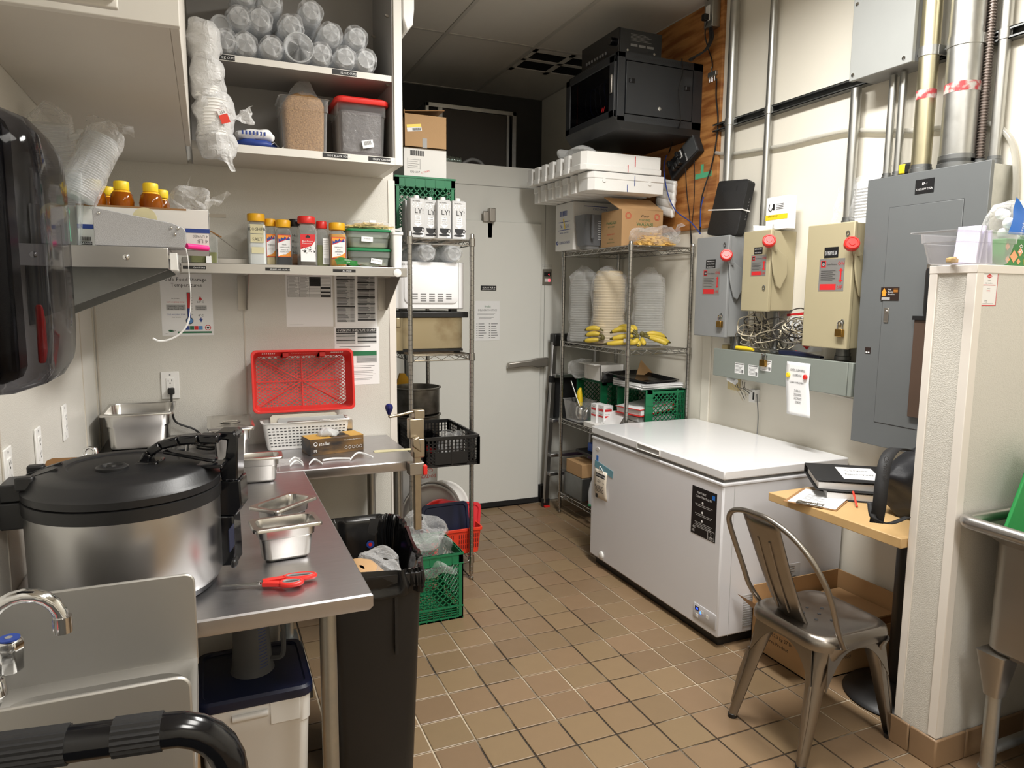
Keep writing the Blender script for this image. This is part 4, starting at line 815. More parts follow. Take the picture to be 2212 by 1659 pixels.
# ================================================================ things on the left wall shelf
mat('sealer_grey', (168, 168, 170), .45, bump=.3, bscale=420, var=.03)
def sealer(label, x0, x1, y, pts):
    t = thing('bag_sealer', ((x0+x1)/2, y, SZ), label, 'bag sealer', 'grey tape bag sealers')
    W = x1-x0; P = [(x0+a*W, SZ+.002+b) for a, b in pts]
    obj('side_plate', MB().prism(P, .004, (0, y+.004, 0), (1, 0, 0), (0, 0, 1)), 'sealer_grey', t, bev=.0015)
    obj('rear_plate', MB().prism(P, .004, (0, y+.05, 0), (1, 0, 0), (0, 0, 1)), 'sealer_grey', t)
    obj('base_plate', MB().box((x0+.005, y+.004, SZ+.001), (x1-.005, y+.046, SZ+.006)), 'sealer_grey', t)
    obj('tape_roll', MB().lathe([(.012, -.012), (.030, -.012), (.030, .012), (.012, .012)], 28, (x0+W*.55, y+.026, SZ+.078), Matrix.Rotation(pi/2, 3, 'X')), 'masking', t)
    return t
xa, xb = PY(202, 500, 2.2).x, PY(401, 500, 2.2).x
t = sealer('larger grey bag sealer at the open end of the left shelf', xa, xb, 2.195, [(.01, 0), (.97, .0), (1, .012), (1, .045), (.97, .055), (.85, .066), (.08, .096), (.02, .098), (0, .09)])
for a, b in ((.07, .084), (.84, .053), (.915, .052), (.88, .036)): obj('rivet', MB().lathe([(.0045, 0), (.004, .002), (.0015, .003), (.001, .003)], 12, (xa+(xb-xa)*a, 2.191, SZ+.002+b), Matrix.Rotation(pi/2, 3, 'X')), 'chrome', t)
xa2, xb2 = PY(88, 500, 2.2).x, PY(140, 500, 2.2).x
sealer('smaller grey bag sealer partly behind the towel dispenser', xa2, xb2, 2.195, [(0, 0), (1, 0), (1, .095), (.9, .098), (.5, .09), (.1, .075), (0, .06)])
# carton of honey bottles
xa, xb = PY(166, 480, 2.30).x, PY(452, 480, 2.30).x; y0, y1, h = 2.30, 2.62, .118
t = thing('honey_carton', ((xa+xb)/2, 2.46, SZ), 'open white carton of honey bottles on the left shelf', 'carton')
m = MB()
for a, b in (((xa, y0, SZ+.001), (xb, y0+.003, SZ+h)), ((xa, y1-.003, SZ+.001), (xb, y1, SZ+h)), ((xa, y0, SZ+.001), (xa+.003, y1, SZ+h)), ((xb-.003, y0, SZ+.001), (xb, y1, SZ+h)), ((xa, y0, SZ+.001), (xb, y1, SZ+.004))): m.box(a, b)
obj('carton_walls', m, 'white_card', t, bev=.001)
obj('carton_rim', MB().box((xa, y0-.0005, SZ+h-.004), (xb-.06, y0+.0035, SZ+h+.001)), 'cardboard_dark', t)
b = MB(); yy = y0-.0008; b.quad((0, yy, 0), (1, 0, 0), (0, 0, 1), xa, SZ+.052, xa+.055, SZ+.064).quad((0, yy, 0), (1, 0, 0), (0, 0, 1), xb-.065, SZ+.052, xb, SZ+.064)
obj('blue_stripe', b, 'ink_blue', t, kind='stuff')
b = MB(); b.text('4 LB', .016, (xb-.055, yy, SZ+.034), (-1, 0, 0), (0, 0, -1), align='L').text('4 LIVRES', .011, (xb-.055, yy, SZ+.046), (-1, 0, 0), (0, 0, -1), align='L'); b.v = [Vector((v.x+.05, v.y, v.z)) for v in b.v]
obj('carton_lettering', b, 'ink_grey', t)
b = MB(); b.box((xa+.004, yy-.0005, SZ+.008), (xa+.034, yy, SZ+.017)); obj('black_label', b, 'label_black', t); obj('label_lettering', MB().text('BAGGED', .007, (xa+.02, yy-.0008, SZ+.010)), 'white_ink', t)
b = MB()
for k in range(10): b.box((xa+.006+k*.0026, yy-.0004, SZ+.019), (xa+.0075+k*.0026, yy, SZ+.030))
obj('barcode', b, 'ink', t)
hl = ['honey bottle in the carton, nearest the tub', 'second honey bottle from the tub', 'third honey bottle from the tub, front row', 'honey bottle at the rear of the carton', 'honey bottle with pointed tip, seen through the dispenser', 'rear honey bottle tucked behind the third one']
for k, (x, y, Y) in enumerate(((202, 405, 2.36), (262, 405, 2.36), (325, 408, 2.36), (230, 400, 2.50), (112, 400, 2.40), (348, 415, 2.5))):
    X = PY(x, y, Y).x
    if k == 4: X = max(X, xa+.035) if False else PY(112, 420, 2.4).x
    t = thing('honey_bottle', (X, Y, SZ+.005), hl[k], 'honey', 'honey bottles in the carton')
    z0 = SZ+.005; S = .78 if k >= 3 else 1.0
    obj('bottle', MB().lathe([(.02*S, z0), (.029*S, z0+.004), (.031*S, z0+.05), (.024*S, z0+.085), (.030*S, z0+.105), (.032*S, z0+.130), (.028*S, z0+.152), (.018*S, z0+.162), (.017*S, z0+.168)], 24, (X, Y, 0)), 'honey', t)
    if k == 4: obj('cap', MB().lathe([(.012, z0+.164), (.011, z0+.170), (.007, z0+.174), (.007, z0+.192), (.004, z0+.196)], 16, (X, Y, 0)), 'yellow', t)
    else: obj('cap', MB().lathe([(.0195, z0+.163), (.0205, z0+.165), (.0205, z0+.185), (.0185, z0+.188), (.001, z0+.188)], 24, (X, Y, 0)), 'yellow', t)
    obj('tag_ring', MB().lathe([(.019*S, z0+.160), (.024*S, z0+.157), (.021*S, z0+.162)], 16, (X, Y, 0)), 'yellow_cap', t)
o = obj('invoice_sheet', MB().grid(8, 4, lambda u, v: Vector((PY(195, 395, 2.6).x+.10*u, 2.605, SZ+.12+.035*v+.006*sin(3*u)))), 'paper'); tag(o, 'folded printed sheet standing behind the honey bottles', 'paper')
# clear tub with lid sleeves
xa, xb = PY(78, 440, 2.24).x, PY(183, 440, 2.24).x; cx, cy = (xa+xb)/2, 2.255
t = thing('clear_tub', (cx-.02, cy, SZ), 'clear plastic tub holding a lid sleeve and a green bottle', 'tub')
hx = (xb-xa)/2
for nm, mt in (('tub', 'jar_pet'),):
    obj(nm, MB().loft([rr(hx-.022, .028, .012, SZ+.001, 4, cx, cy), rr(hx-.018, .034, .012, SZ+.006, 4, cx, cy), rr(hx-.006, .042, .014, SZ+.14, 4, cx, cy), rr(hx-.002, .046, .014, SZ+.143, 4, cx, cy), rr(hx, .048, .014, SZ+.19, 4, cx, cy), rr(hx+.006, .054, .014, SZ+.193, 4, cx, cy)], cap1=False), mt, t)
t = thing('squeeze_bottle', (cx+.005, cy, SZ+.008), 'small green squeeze bottle inside the clear tub', 'bottle'); obj('bottle', MB().lathe([(.012, 0), (.017, .006), (.015, .07), (.018, .085), (.012, .1), (.011, .125)], 16, (cx+.0, cy, SZ+.008)), mat('mint', (120, 206, 168), .35), t); obj('cap', MB().lathe([(.012, .124), (.012, .14), (.001, .142)], 14, (cx, cy, SZ+.008)), 'white_plastic', t)
def lid_sleeve(label, a, b, r, seed, tail=None):
    a, b = Vector(a), Vector(b); d = (b-a); L = d.length; d.normalize(); x = d.orthogonal().normalized(); y = d.cross(x); R = Matrix((x, y, d)).transposed()
    t = thing('lid_sleeve', a, label, 'lids', 'sleeves of dome lids'); n = int(L/.0065); pr = []
    for k in range(n): s = k*L/n; pr += [(r, s), (r+.0025, s+.0015), (r-.001, s+.004)]
    obj('lids', MB().lathe(pr, 28, a, R), 'cup_stack', t, ang=20)
    obj('bag', MB().grid(28, 16, crumple(lambda u, v: a + R @ Vector(((r+.007)*(1 if v < .85 else (1-v)/.15*.8+.25)*cos(2*pi*u), (r+.007)*(1 if v < .85 else (1-v)/.15*.8+.25)*sin(2*pi*u), -.01+(L+.06)*v)), .009, 26, seed), wrap=True), 'bag_film', t, ang=20)
    return t, R
t, R = lid_sleeve('sleeve of clear lids leaning out of the tub', PY(165, 425, 2.26), PY(225, 300, 2.30), .042, 3.3)
k0 = PY(165, 290, 2.28); obj('bag_knot', MB().grid(16, 10, crumple(lambda u, v: k0+Vector((.016*sin(pi*v)*cos(2*pi*u)+.03*(v-.5), .016*sin(pi*v)*sin(2*pi*u), .03*(v-.5)+.0)), .01, 50, 2), wrap=True), 'frost', t, ang=30)
obj('bag_tail', MB().grid(12, 10, crumple(lambda u, v: k0+Vector((.02+.12*v, .02*(u-.5), .03+.05*(u-.5)*(1-.3*v)-.01*v)), .02, 34, 9)), 'bag_film', t, ang=20)
lid_sleeve('upright sleeve of clear lids against the left wall', (XL+.072, 2.42, SZ+.12), (XL+.07, 2.36, SZ+.34), .05, 7.7)
o = obj('tub_riser', MB().box((XL+.005, 2.35, SZ+.001), (XL+.115, 2.56, SZ+.118)), 'white_card', bev=.002); tag(o, 'plain white box under the upright lid sleeve', 'box')
# loose clear bag, herb jar, pink roll, spatula and hanging string
b = MB(); c = PY(415, 455, 2.42); bag(b, (c.x, 2.45, SZ+.122), .055, .05, .032, .035, 20, 4, 26, 16); t = thing('plastic_bag', (c.x, 2.45, SZ+.12), 'empty clear plastic bag crumpled on the honey carton', 'bag'); obj('bag', b, 'bag_film', t, ang=20)
obj('bag_tail', MB().grid(10, 10, crumple(lambda u, v: Vector((c.x+.03+.05*u+.03*v, 2.42+.02*u, SZ+.15+.06*(v-.5)+.03*u*(1-v))), .02, 30, 6)), 'bag_film', t, ang=20); obj('bag_peak', MB().grid(6, 8, crumple(lambda u, v: Vector((c.x-.02+.02*v+.02*(u-.5)*(1-v), 2.42, SZ+.16+.07*v)), .006, 30, 1)), 'bag_film', t, ang=20)
t = thing('herb_jar', (-.02, 3.24, SZ), 'glass jar of dried herb behind the honey carton', 'jar'); obj('glass', MB().loft([rr(.055, .05, .012, SZ+.001, 4, .0, 3.25), rr(.057, .052, .012, SZ+.11, 4, .0, 3.25)], cap1=False), 'jar_pet', t); obj('dried_herb', MB().loft([rr(.052, .047, .012, SZ+.003, 4, .0, 3.25), rr(.053, .048, .012, SZ+.045, 4, .0, 3.25)]), 'herb', t)
p0, p1 = PY(402, 533, 2.24), PY(448, 538, 2.30); o = obj('pink_marker', MB().tube([p0+Vector((0, 0, .0)), p1], .0085, 14), mat('pink', (226, 40, 128), .4)); 
o.location.z = SZ+.0; tag(o, 'bright pink rubber tube at the shelf front edge', 'tube')
p0, p1 = PY(461, 503, 3.28), PY(511, 541, 3.28); t = thing('spatula', (p1.x, 3.28, SZ), 'dark thin spatula leaning on the jar of herb', 'spatula')
obj('blade', MB().bar((p0.x, 3.30, p0.z), (p1.x, 3.27, p1.z), .012, .002), 'steel_dull', t); obj('handle_strip', MB().bar((p0.x-.01, 3.302, p0.z+.008), (p0.x+.03, 3.29, p0.z-.016), .014, .005), 'cardboard_dark', t)
o = obj('paper_stack', MB().box((.01, 3.19, SZ+.001), (.03, 3.25, SZ+.03)), 'paper'); tag(o, 'small stack of white cards at the corner of the two shelves', 'cards')
s0 = [PY(x, y, 2.17) for x, y in ((401, 535), (406, 560), (409, 600), (412, 640), (408, 690), (392, 718), (368, 733), (345, 737), (330, 731))]
o = obj('hanging_string', MB().tube(smooth(s0), [.0012]*((len(s0)-1)*6//2)+[.0028]*(len(smooth(s0))-(len(s0)-1)*6//2), 6), 'paper'); tag(o, 'white plastic string hanging from the left shelf', 'string')
t = thing('twist_tie_pack', (SX-.0, 2.3, SZ-.05), 'bundle of white clips hung on the left shelf edge', 'clips')
for k in range(6): obj('clip', MB().box((SX+.002, 2.20+k*.022, SZ-.06+.004*(k % 2)), (SX+.022, 2.206+k*.022, SZ-.012)), 'white_plastic' if k % 2 == 0 else 'black_plastic', t, bev=.002)
obj('clip_rail', MB().box((SX+.0005, 2.19, SZ-.03), (SX+.004, 2.34, SZ-.02)), 'steel', t)
# ================================================================ towel dispenser
t = thing('towel_dispenser', (XL+.12, 1.28, 1.40), 'smoky black paper towel dispenser on the left wall', 'towel dispenser')
y0, y1, z0, z1 = 1.11, 1.42, 1.405, 1.80; cy, cz = (y0+y1)/2, (z0+z1)/2; hy, hz = (y1-y0)/2, (z1-z0)/2
def ringx(x, k, r): return [(x, cy+p[0], cz+p[1]) for p in [(q[0], q[1]) for q in rr(hy*k, hz*k, r, 0, 5)]]
obj('back_shell', MB().loft([ringx(XL+.001, .97, .03), ringx(XL+.03, 1, .04), ringx(XL+.125, 1, .05), ringx(XL+.13, .96, .05)]), 'black_gloss', t)
m = MB(); m.loft([ringx(XL+.128, .995, .05), ringx(XL+.19, .985, .06), ringx(XL+.225, .93, .07), ringx(XL+.238, .82, .06), ringx(XL+.242, .5, .05)], cap0=False); obj('front_cover', m, 'smoke', t)
obj('inner_drum', MB().box((XL+.12, y0+.015, 1.425), (XL+.205, y0+.10, 1.785)), 'black_gloss', t, bev=.02)
b = MB(); yy = XL+.243
obj('print', MB().box((XL+.226, y1-.035, 1.50), (XL+.2275, y1-.03, 1.66)).box((XL+.226, y1-.045, 1.49), (XL+.2275, y1-.025, 1.505)), 'ink_grey', t, kind='stuff')
obj('red_lever', MB().prism([(1.39, 1.43), (1.41, 1.45), (1.412, 1.50), (1.395, 1.53)], .012, (XL+.18, 0, 0), (0, 1, 0), (0, 0, 1)), 'red_plastic', t, bev=.003)
# ================================================================ papers on the back wall
def sheet(name, label, cat, TL, w, h, xd=(1, 0, 0), yd=(0, 0, 1), mt='paper', th=.0006, rot=0., group=None):
    """flat sheet fixed to a wall; returns the object and a drawing frame (u right, v down, in 0..1)"""
    xd, yd = Vector(xd), Vector(yd); n = xd.cross(yd)
    if rot: xd, yd = xd*cos(rot)+yd*sin(rot), yd*cos(rot)-xd*sin(rot)
    TL = Vector(TL); m = MB(); m.prism([(0, -h), (w, -h), (w, 0), (0, 0)], th, TL+n*.0004, xd, yd)
    o = obj(name, m, mt); tag(o, label, cat, group)
    return o, (TL+n*(.0004+th+.0004), xd, yd, w, h, n)
class Ink:
    def __init__(s, parent, fr): s.p = parent; s.fr = fr; s.m = MB(); s.mats = []; s.lv = 0
    def mi(s, mt):
        if mt not in s.mats: s.mats.append(mt)
        return s.mats.index(mt)
    def O(s): return s.fr[0]+s.fr[5]*(.0002*s.lv)
    def r(s, u0, v0, u1, v1, mt='ink', lv=0): O, xd, yd, w, h, n = s.fr; s.m.quad(O+n*(.0003*lv), xd, yd, u0*w, -v1*h, u1*w, -v0*h, s.mi(mt)); return s
    def t(s, tx, u, v, sz, mt='ink', lv=1, al='C', wd=None): O, xd, yd, w, h, n = s.fr; s.m.text(tx, sz*h, O+xd*(u*w)-yd*(v*h)+n*(.0003*lv), xd, yd, s.mi(mt), al, None if wd is None else wd*w); return s
    def p_(s, pts, mt='ink', lv=0): O, xd, yd, w, h, n = s.fr; s.m.poly(O+n*(.0003*lv), xd, yd, [(a*w, -b*h) for a, b in pts][::-1], s.mi(mt)); return s
    def lines(s, u0, u1, v0, v1, n, mt='ink_grey', jag=.25, th=.35, lv=0):
        for k in range(n):
            v = v0+(v1-v0)*(k+.5)/n; e = u1-(u1-u0)*jag*rnd.random(); s.r(u0, v-th*(v1-v0)/n/2, e, v+th*(v1-v0)/n/2, mt, lv)
        return s
    def disc(s, u, v, r, mt, lv=0, n=20, asp=None):
        a = asp or s.fr[3]/s.fr[4]
        return s.p_([(u+r*cos(2*pi*k/n), v+r*a*sin(2*pi*k/n)) for k in range(n)], mt, lv)
    def done(s, name='print'): return obj(name, s.m, s.mats, s.p)
def wallA(x0, y0, x1, y1): a, b = PY(x0, y0, YA), PY(x1, y1, YA); return (a.x, YA, a.z), b.x-a.x, a.z-b.z
TL, w, h = wallA(344, 590, 462, 724); o, fr = sheet('food_safety_poster', 'laminated food temperature poster with a thermometer on the back wall', 'poster', TL, w, h, xd=(1, 0, 0))
I = Ink(o, fr); I.t('Safe Food Storage', .5, .12, .085, wd=.80).t('Temperatures', .5, .21, .085, wd=.60)
I.r(.50, .30, .57, .72, 'ink').r(.51, .31, .56, .56, 'ink_red', 1).r(.51, .56, .56, .72, 'ink_blue', 1).disc(.535, .76, .075, 'ink').disc(.535, .76, .062, mat('sky_blue', (86, 140, 200), .5), 1)
for k in range(9): I.r(.58, .34+k*.045, .605, .344+k*.045, 'ink')
I.t('HOT HOLDING ZONE', .28, .47, .032, 'ink_red', wd=.34).r(.10, .50, .47, .59, 'ink_light').t('DANGER ZONE', .28, .54, .036, wd=.3).t('Keep Food Out', .28, .58, .036, wd=.3).t('COLD HOLDING ZONE', .28, .67, .032, 'ink_blue', wd=.36).t('No Growth', .28, .41, .024).t('Slow Growth', .28, .71, .024)
I.t('60°C', .76, .47, .05).t('4°C', .76, .69, .05).p_([(.72, .42), (.76, .36), (.80, .42)], 'ink_red').r(.75, .42, .77, .44, 'ink_red').p_([(.72, .73), (.80, .73), (.76, .79)], 'ink_blue').r(.75, .71, .77, .73, 'ink_blue').r(.66, .51, .88, .59, 'ink_light').t('Bacteria Grow', .77, .545, .024, wd=.18).t('and Multiply', .77, .58, .024, wd=.16)
for k, c in enumerate(('ink_blue', 'ink_green', 'ink_red', 'sky_blue')): I.r(.45+k*.085, .845, .53+k*.085, .905, c)
I.disc(.89, .875, .06, 'ink_red').disc(.89, .875, .045, 'paper', 1).disc(.89, .875, .025, 'ink', 2).t('Halton', .20, .93, .04, wd=.13).p_([(.11, .92), (.17, .905), (.24, .93), (.16, .945)], 'ink_green').r(.30, .935, .96, .965, 'ink_green').r(.06, .965, .1, .972, 'ink_grey'); I.done()
# table of grid lines
TL, w, h = wallA(616, 590, 720, 705); o, fr = sheet('schedule_sheet', 'white sheet with a small table, half hidden by the steel shelf', 'paper', TL, w, h); I = Ink(o, fr)
for k in range(15): I.r(.04, .06+k*.027, .96, .064+k*.027, 'ink_grey')
for u in (.04, .28, .50, .74, .955): I.r(u, .06, u+.006, .44, 'ink_grey')
I.r(.50, .06, .74, .235).r(.74, .25, .96, .285).r(.74, .335, .96, .365).r(.74, .40, .96, .44); I.lines(.06, .26, .06, .44, 14, jag=.4, th=.2).lines(.30, .48, .06, .44, 14, jag=.4, th=.2); I.r(.05, .96, .35, .965, 'ink_grey'); I.done()
TL, w, h = wallA(722, 594, 815, 705); o, fr = sheet('shelf_life_list', 'dense two-column list sheet under the steel shelf', 'paper', TL, w, h); I = Ink(o, fr)
for k in range(38):
    v = .02+k*.0235; I.r(.04, v, .47, v+.0205, 'ink_light'); I.r(.055, v+.006, .06+.18+.1*rnd.random(), v+.015, 'ink', 1).r(.36, v+.006, .44, v+.015, 'ink_grey', 1)
    if k < 37: I.r(.53, v, .95, v+.0205, 'ink_light'); I.r(.545, v+.006, .55+.18+.1*rnd.random(), v+.015, 'ink', 1).r(.84, v+.006, .92, v+.015, 'ink_grey', 1)
for v in (.07, .60): I.r(.04, v, .47, v+.024, 'ink', 2)
for v in (.13, .26, .41, .54, .73, .86): I.r(.53, v, .95, v+.024, 'ink', 2)
I.done()
TL, w, h = wallA(722, 706, 820, 829); o, fr = sheet('oven_chart', 'oven shelf life chart hanging below the other lists', 'paper', TL, w, h); I = Ink(o, fr)
I.r(.04, .03, .94, .09).t('OVEN LTO SHELF LIFE CHART', .49, .078, .05, 'white_ink', 1, wd=.86)
for k in range(8):
    v = .10+k*.024; I.r(.04, v, .46, v+.02, 'ink' if k in (0, 2, 5) else 'ink_light').r(.51, v, .94, v+.02, 'ink' if k in (0, 3, 6) else 'ink_light')
I.lines(.1, .9, .32, .36, 1, th=.3).r(.30, .42, .94, .50, 'ink_green').r(.48, .50, .94, .62, 'ink_light')
for k in range(5): I.r(.48, .52+k*.024, .94, .524+k*.024, 'ink_grey')
I.lines(.3, .92, .66, .72, 2, th=.25).lines(.3, .92, .75, .86, 4, th=.2).lines(.3, .92, .88, .93, 2, th=.2); I.done()
# ================================================================ things on the back table
# red crate standing on its side behind the white basket
x0, x1 = .176, .632; zb, zt = 1.004, 1.29; yb, yf = 3.434, 3.33
t = thing('red_crate', ((x0+x1)/2, 3.40, zb), 'red ventilated plastic crate standing on its side against the wall', 'crate')
T = Matrix.Translation((0, 3.41, zb)) @ Matrix.Rotation(radians(-7), 4, 'X') @ Matrix.Translation((0, -3.41, -zb))
m = MB(T); W, H = x1-x0, zt-zb; r_ = .022
def fr_ring(ix, y, r): hx, hz = W/2-ix, H/2-ix; return [((x0+x1)/2+p[0], y, (zb+zt)/2+p[1]) for p in rr(hx, hz, r, 0, 5)]
m.loft([fr_ring(.022, yb, .02), fr_ring(.008, yf+.012, .024), fr_ring(.0, yf+.012, .024), fr_ring(.0, yf, .024), fr_ring(.010, yf, .024), fr_ring(.012, yf+.012, .02), fr_ring(.026, yb-.002, .02), ], cap0=False, cap1=False, closed=True)
obj('crate_frame', m, 'red_plastic', t, bev=.002)
g = MB(T); xi0, xi1, zi0, zi1 = x0+.026, x1-.026, zb+.026, zt-.026; st = .0255; th = .0036
def clip_seg(x, z, dx, dz):
    ts = []
    t0, t1 = -9, 9
    for p, d, a, b in ((x, dx, xi0, xi1), (z, dz, zi0, zi1)):
        u, v = (a-p)/d, (b-p)/d; t0 = max(t0, min(u, v)); t1 = min(t1, max(u, v))
    return (x+dx*t0, z+dz*t0, x+dx*t1, z+dz*t1) if t1-t0 > .005 else None
sl = .62
for s in (1, -1):
    k = -60
    while k < 60:
        sg = clip_seg((xi0+xi1)/2+k*st, (zi0+zi1)/2, 1, s*sl)
        if sg: g.bar((sg[0], yb-.002, sg[1]), (sg[2], yb-.002, sg[3]), th, .003, up=(0, 1, 0))
        k += 1
for a, b in (((xi0, zi0), (xi1, zi1)), ((xi0, zi1), (xi1, zi0)), ((xi0, (zi0+zi1)/2), (xi1, (zi0+zi1)/2)), (((xi0+xi1)/2, zi0), ((xi0+xi1)/2, zi1))): g.bar((a[0], yb-.006, a[1]), (b[0], yb-.006, b[1]), .004, .012, up=(0, 1, 0))
obj('lattice_base', g, 'red_plastic', t)
g = MB(T)
for sx in (0, 1):
    for k in range(2): g.box((x0+W*(.30 if sx == 0 else .66), yf+.006, zt-.012-.022), (x0+W*(.36 if sx == 0 else .72), yb, zt-.012))
obj('crate_ribs', g, 'red_plastic', t, bev=.002)
g = MB(T)
for i in range(7):
    for u0 in (.11, .78):
        for j in range(5): g.box((x0+W*u0+i*.0085, yf+.02+j*.014, zt-.0165-.004*j/5), (x0+W*u0+.0045+i*.0085, yf+.028+j*.014, zt-.0125-.004*j/5))
for i in range(17):
    for j in (1, 4): g.box((x0+W*.39+i*.0078, yf+.02+j*.014, zt-.0165), (x0+W*.39+.0042+i*.0078, yf+.028+j*.014, zt-.0125))
obj('vent_slots', g, 'white_plastic', t, kind='stuff')
# white basket of lids
x0, x1, y0, y1 = .205, .60, 3.272, 3.40; t = thing('plastic_basket', (.4, 3.33, TZ), 'white slotted plastic basket full of pan lids', 'basket')
m = MB(); cx, cy = (x0+x1)/2, (y0+y1)/2; hx, hy = (x1-x0)/2, (y1-y0)/2
m.loft([rr(hx-.03, hy-.02, .02, TZ, 4, cx, cy), rr(hx-.026, hy-.016, .02, TZ+.004, 4, cx, cy), rr(hx-.008, hy-.006, .02, TZ+.12, 4, cx, cy), rr(hx, hy, .02, TZ+.124, 4, cx, cy), rr(hx, hy, .02, TZ+.128, 4, cx, cy), rr(hx-.012, hy-.010, .02, TZ+.126, 4, cx, cy), rr(hx-.03, hy-.02, .02, TZ+.008, 4, cx, cy)]); obj('basket_body', m, 'white_plastic', t)
g = MB()
for j in range(7):
    z = TZ+.018+j*.0135; k_ = (z-TZ)/.12; xx0 = x0+.026-.018*k_+.012; xx1 = x1-.026+.018*k_-.012; yy = y0+.016-.010*k_-.0006
    n = 20
    for i in range(n): x = xx0+(xx1-xx0)*(i+.5)/n; g.box((x-.005, yy-.0006, z), (x+.005, yy+.001, z+.0035))
obj('slot_openings', g, 'ink', t, kind='stuff')
for k in range(3): o = obj('pan_lid', MB(Matrix.Translation((.40+.03*k, 3.345-.022*k, TZ+.012)) @ Matrix.Rotation(radians(-10+6*k), 4, 'X')).prism([(-.15, 0), (.15, 0), (.15, .13-.012*k), (.14, .14-.012*k), (-.14, .14-.012*k), (-.15, .13-.012*k)], .004, (0, 0, 0), (1, 0, 0), (0, 0, 1)), ['steel_pan', 'frost', 'steel_pan'][k], bev=.001); tag(o, ['rearmost steel lid standing in the white basket', 'translucent lid between the two steel lids in the basket', 'front steel lid standing in the white basket'][k], 'lid', 'lids in the white basket')
# glove box
p0, p1 = PZ(670, 986, TZ), PZ(786, 972, TZ); d = (p1-p0); d.z = 0; w = d.length; a = atan2(d.y, d.x); T = Matrix.Translation((p0.x, p0.y, TZ)) @ Matrix.Rotation(a, 4, 'Z')
mat('glove_box', (36, 30, 28), .45, rgb2=(150, 110, 50), vscale=5, stretch=(1, 1, 3), thr=(.4, .7)); t = thing('glove_box', (p0.x+w/2, p0.y+.06, TZ), 'black and gold box of disposable gloves on the back table', 'box')
obj('carton', MB(T).box((0, 0, 0), (w, .115, .072)), 'glove_box', t, bev=.002); obj('gold_top', MB(T).box((.0, .0, .0721), (w*.4, .115, .0727)).box((w*.75, .0, .0721), (w, .115, .0727)), mat('gold_print', (206, 160, 70), .5), t)
obj('opening', MB(T).loft([rr(.06, .028, .025, .0722, 6, w*.5, .06), rr(.06, .028, .025, .073, 6, w*.5, .06)]), 'ink', t)
b = MB(T); b.text('stellar', .021, (w*.16, -.0006, .042), align='L').text('M', .017, (w*.065, -.0006, .014), align='L').text('100 polyethylene disposable gloves', .006, (w*.96, -.0006, .055), align='R')
for k in range(5): b.tube([(w*(.66+.07*k)+.006*cos(2*pi*q/12), -.0008, .022+.006*sin(2*pi*q/12)) for q in range(12)], .0006, 4, closed=True)
b.tube([(w*.10+.0075*cos(2*pi*q/14), -.0008, .05+.0075*sin(2*pi*q/14)) for q in range(14)], .0016, 4, closed=True); obj('lettering', b, 'white_ink', t)
b = MB(); bag(b, T @ Vector((w*.42, .06, .07)), .045, .03, .016, .018, 34, 4, 22, 14); obj('glove_tissue', b, 'frost', t, ang=25)
# white plastic strips and a thin card
lab = ['white curved plastic strip nearest the small pan', 'second white curved plastic strip beside the first', 'short white plastic strip in front of the glove box', 'long straight white plastic strip before the glove box', 'arched white plastic strip right of the long one']
for k, pts in enumerate((((625, 1000), (637, 996), (654, 1001)), ((627, 1008), (640, 1003), (655, 1007)), ((668, 1005), (680, 1000), (697, 1004)), ((697, 996), (720, 993), (757, 992)), ((757, 995), (775, 985), (806, 989)))):
    q = [PZ(x, y, TZ+.003) for x, y in pts]; q[1] = q[1]+Vector((0, 0, .012 if k != 3 else .002)); m = MB(); sm = smooth(q, 5)
    m.add([p+Vector(dy) for p in sm for dy in ((0, .002, -.004), (0, .004, .004))], [(2*i, 2*i+2, 2*i+3, 2*i+1) for i in range(len(sm)-1)]); o = obj('plastic_strip', m, 'paper'); s_ = o.modifiers.new('thick', 'SOLIDIFY'); s_.thickness = .0015; o.location.z = TZ+.0015; tag(o, lab[k], 'strip', 'white plastic strips')
q = [PZ(x, y, TZ+.001) for x, y in ((806, 975), (898, 982), (897, 978), (815, 984))]; o = obj('thin_card', MB().prism([(0, 0), (.19, .0), (.19, .03), (.012, .045), (0, .03)], .002, (q[0].x, q[0].y-.03, TZ+.0005), (1, -.02, 0), (.02, 1, 0)), 'masking'); tag(o, 'thin beige plastic card at the right end of the back table', 'card')
o = obj('empty_pouch', MB().grid(14, 8, crumple(lambda u, v: Vector((.235+.11*u, 2.95+.13*v, TZ+.006)), .006, 30)), 'clear', ang=20); tag(o, 'flat empty clear pouch lying behind the small pan', 'pouch')
# bench can opener clamped to the table edge
X, Y = .79, 2.842; t = thing('can_opener', (X, Y, .55), 'bench-mounted steel can opener with a blue crank knob', 'can opener')
obj('post', MB().box((X-.012, Y-.012, .56), (X+.018, Y+.012, 1.03)), mat('opener_metal', (178, 168, 150), .35, metal=1, var=.15, vscale=20), t, bev=.003)
obj('head', MB().box((X-.035, Y-.022, .955), (X+.03, Y+.022, 1.04)).box((X-.02, Y-.026, .875), (X+.03, Y+.02, .955)).prism([(X-.03, .93), (X-.03, .96), (X+.0, .97), (X+.01, .90)], .02, (0, Y-.03, 0), (1, 0, 0), (0, 0, 1)), 'opener_metal', t, bev=.005)
obj('gear_wheel', MB().cyl((X-.01, Y-.045, .915), (X-.01, Y-.022, .915), .016, 14), 'opener_metal', t)
obj('clamp', MB().box((X-.035, Y-.02, .80), (X+.03, Y+.03, .852)).box((X+.022, Y-.028, .80), (X+.04, Y+.0, .84), 1), ['steel_dull', 'red_plastic'], t, bev=.003)
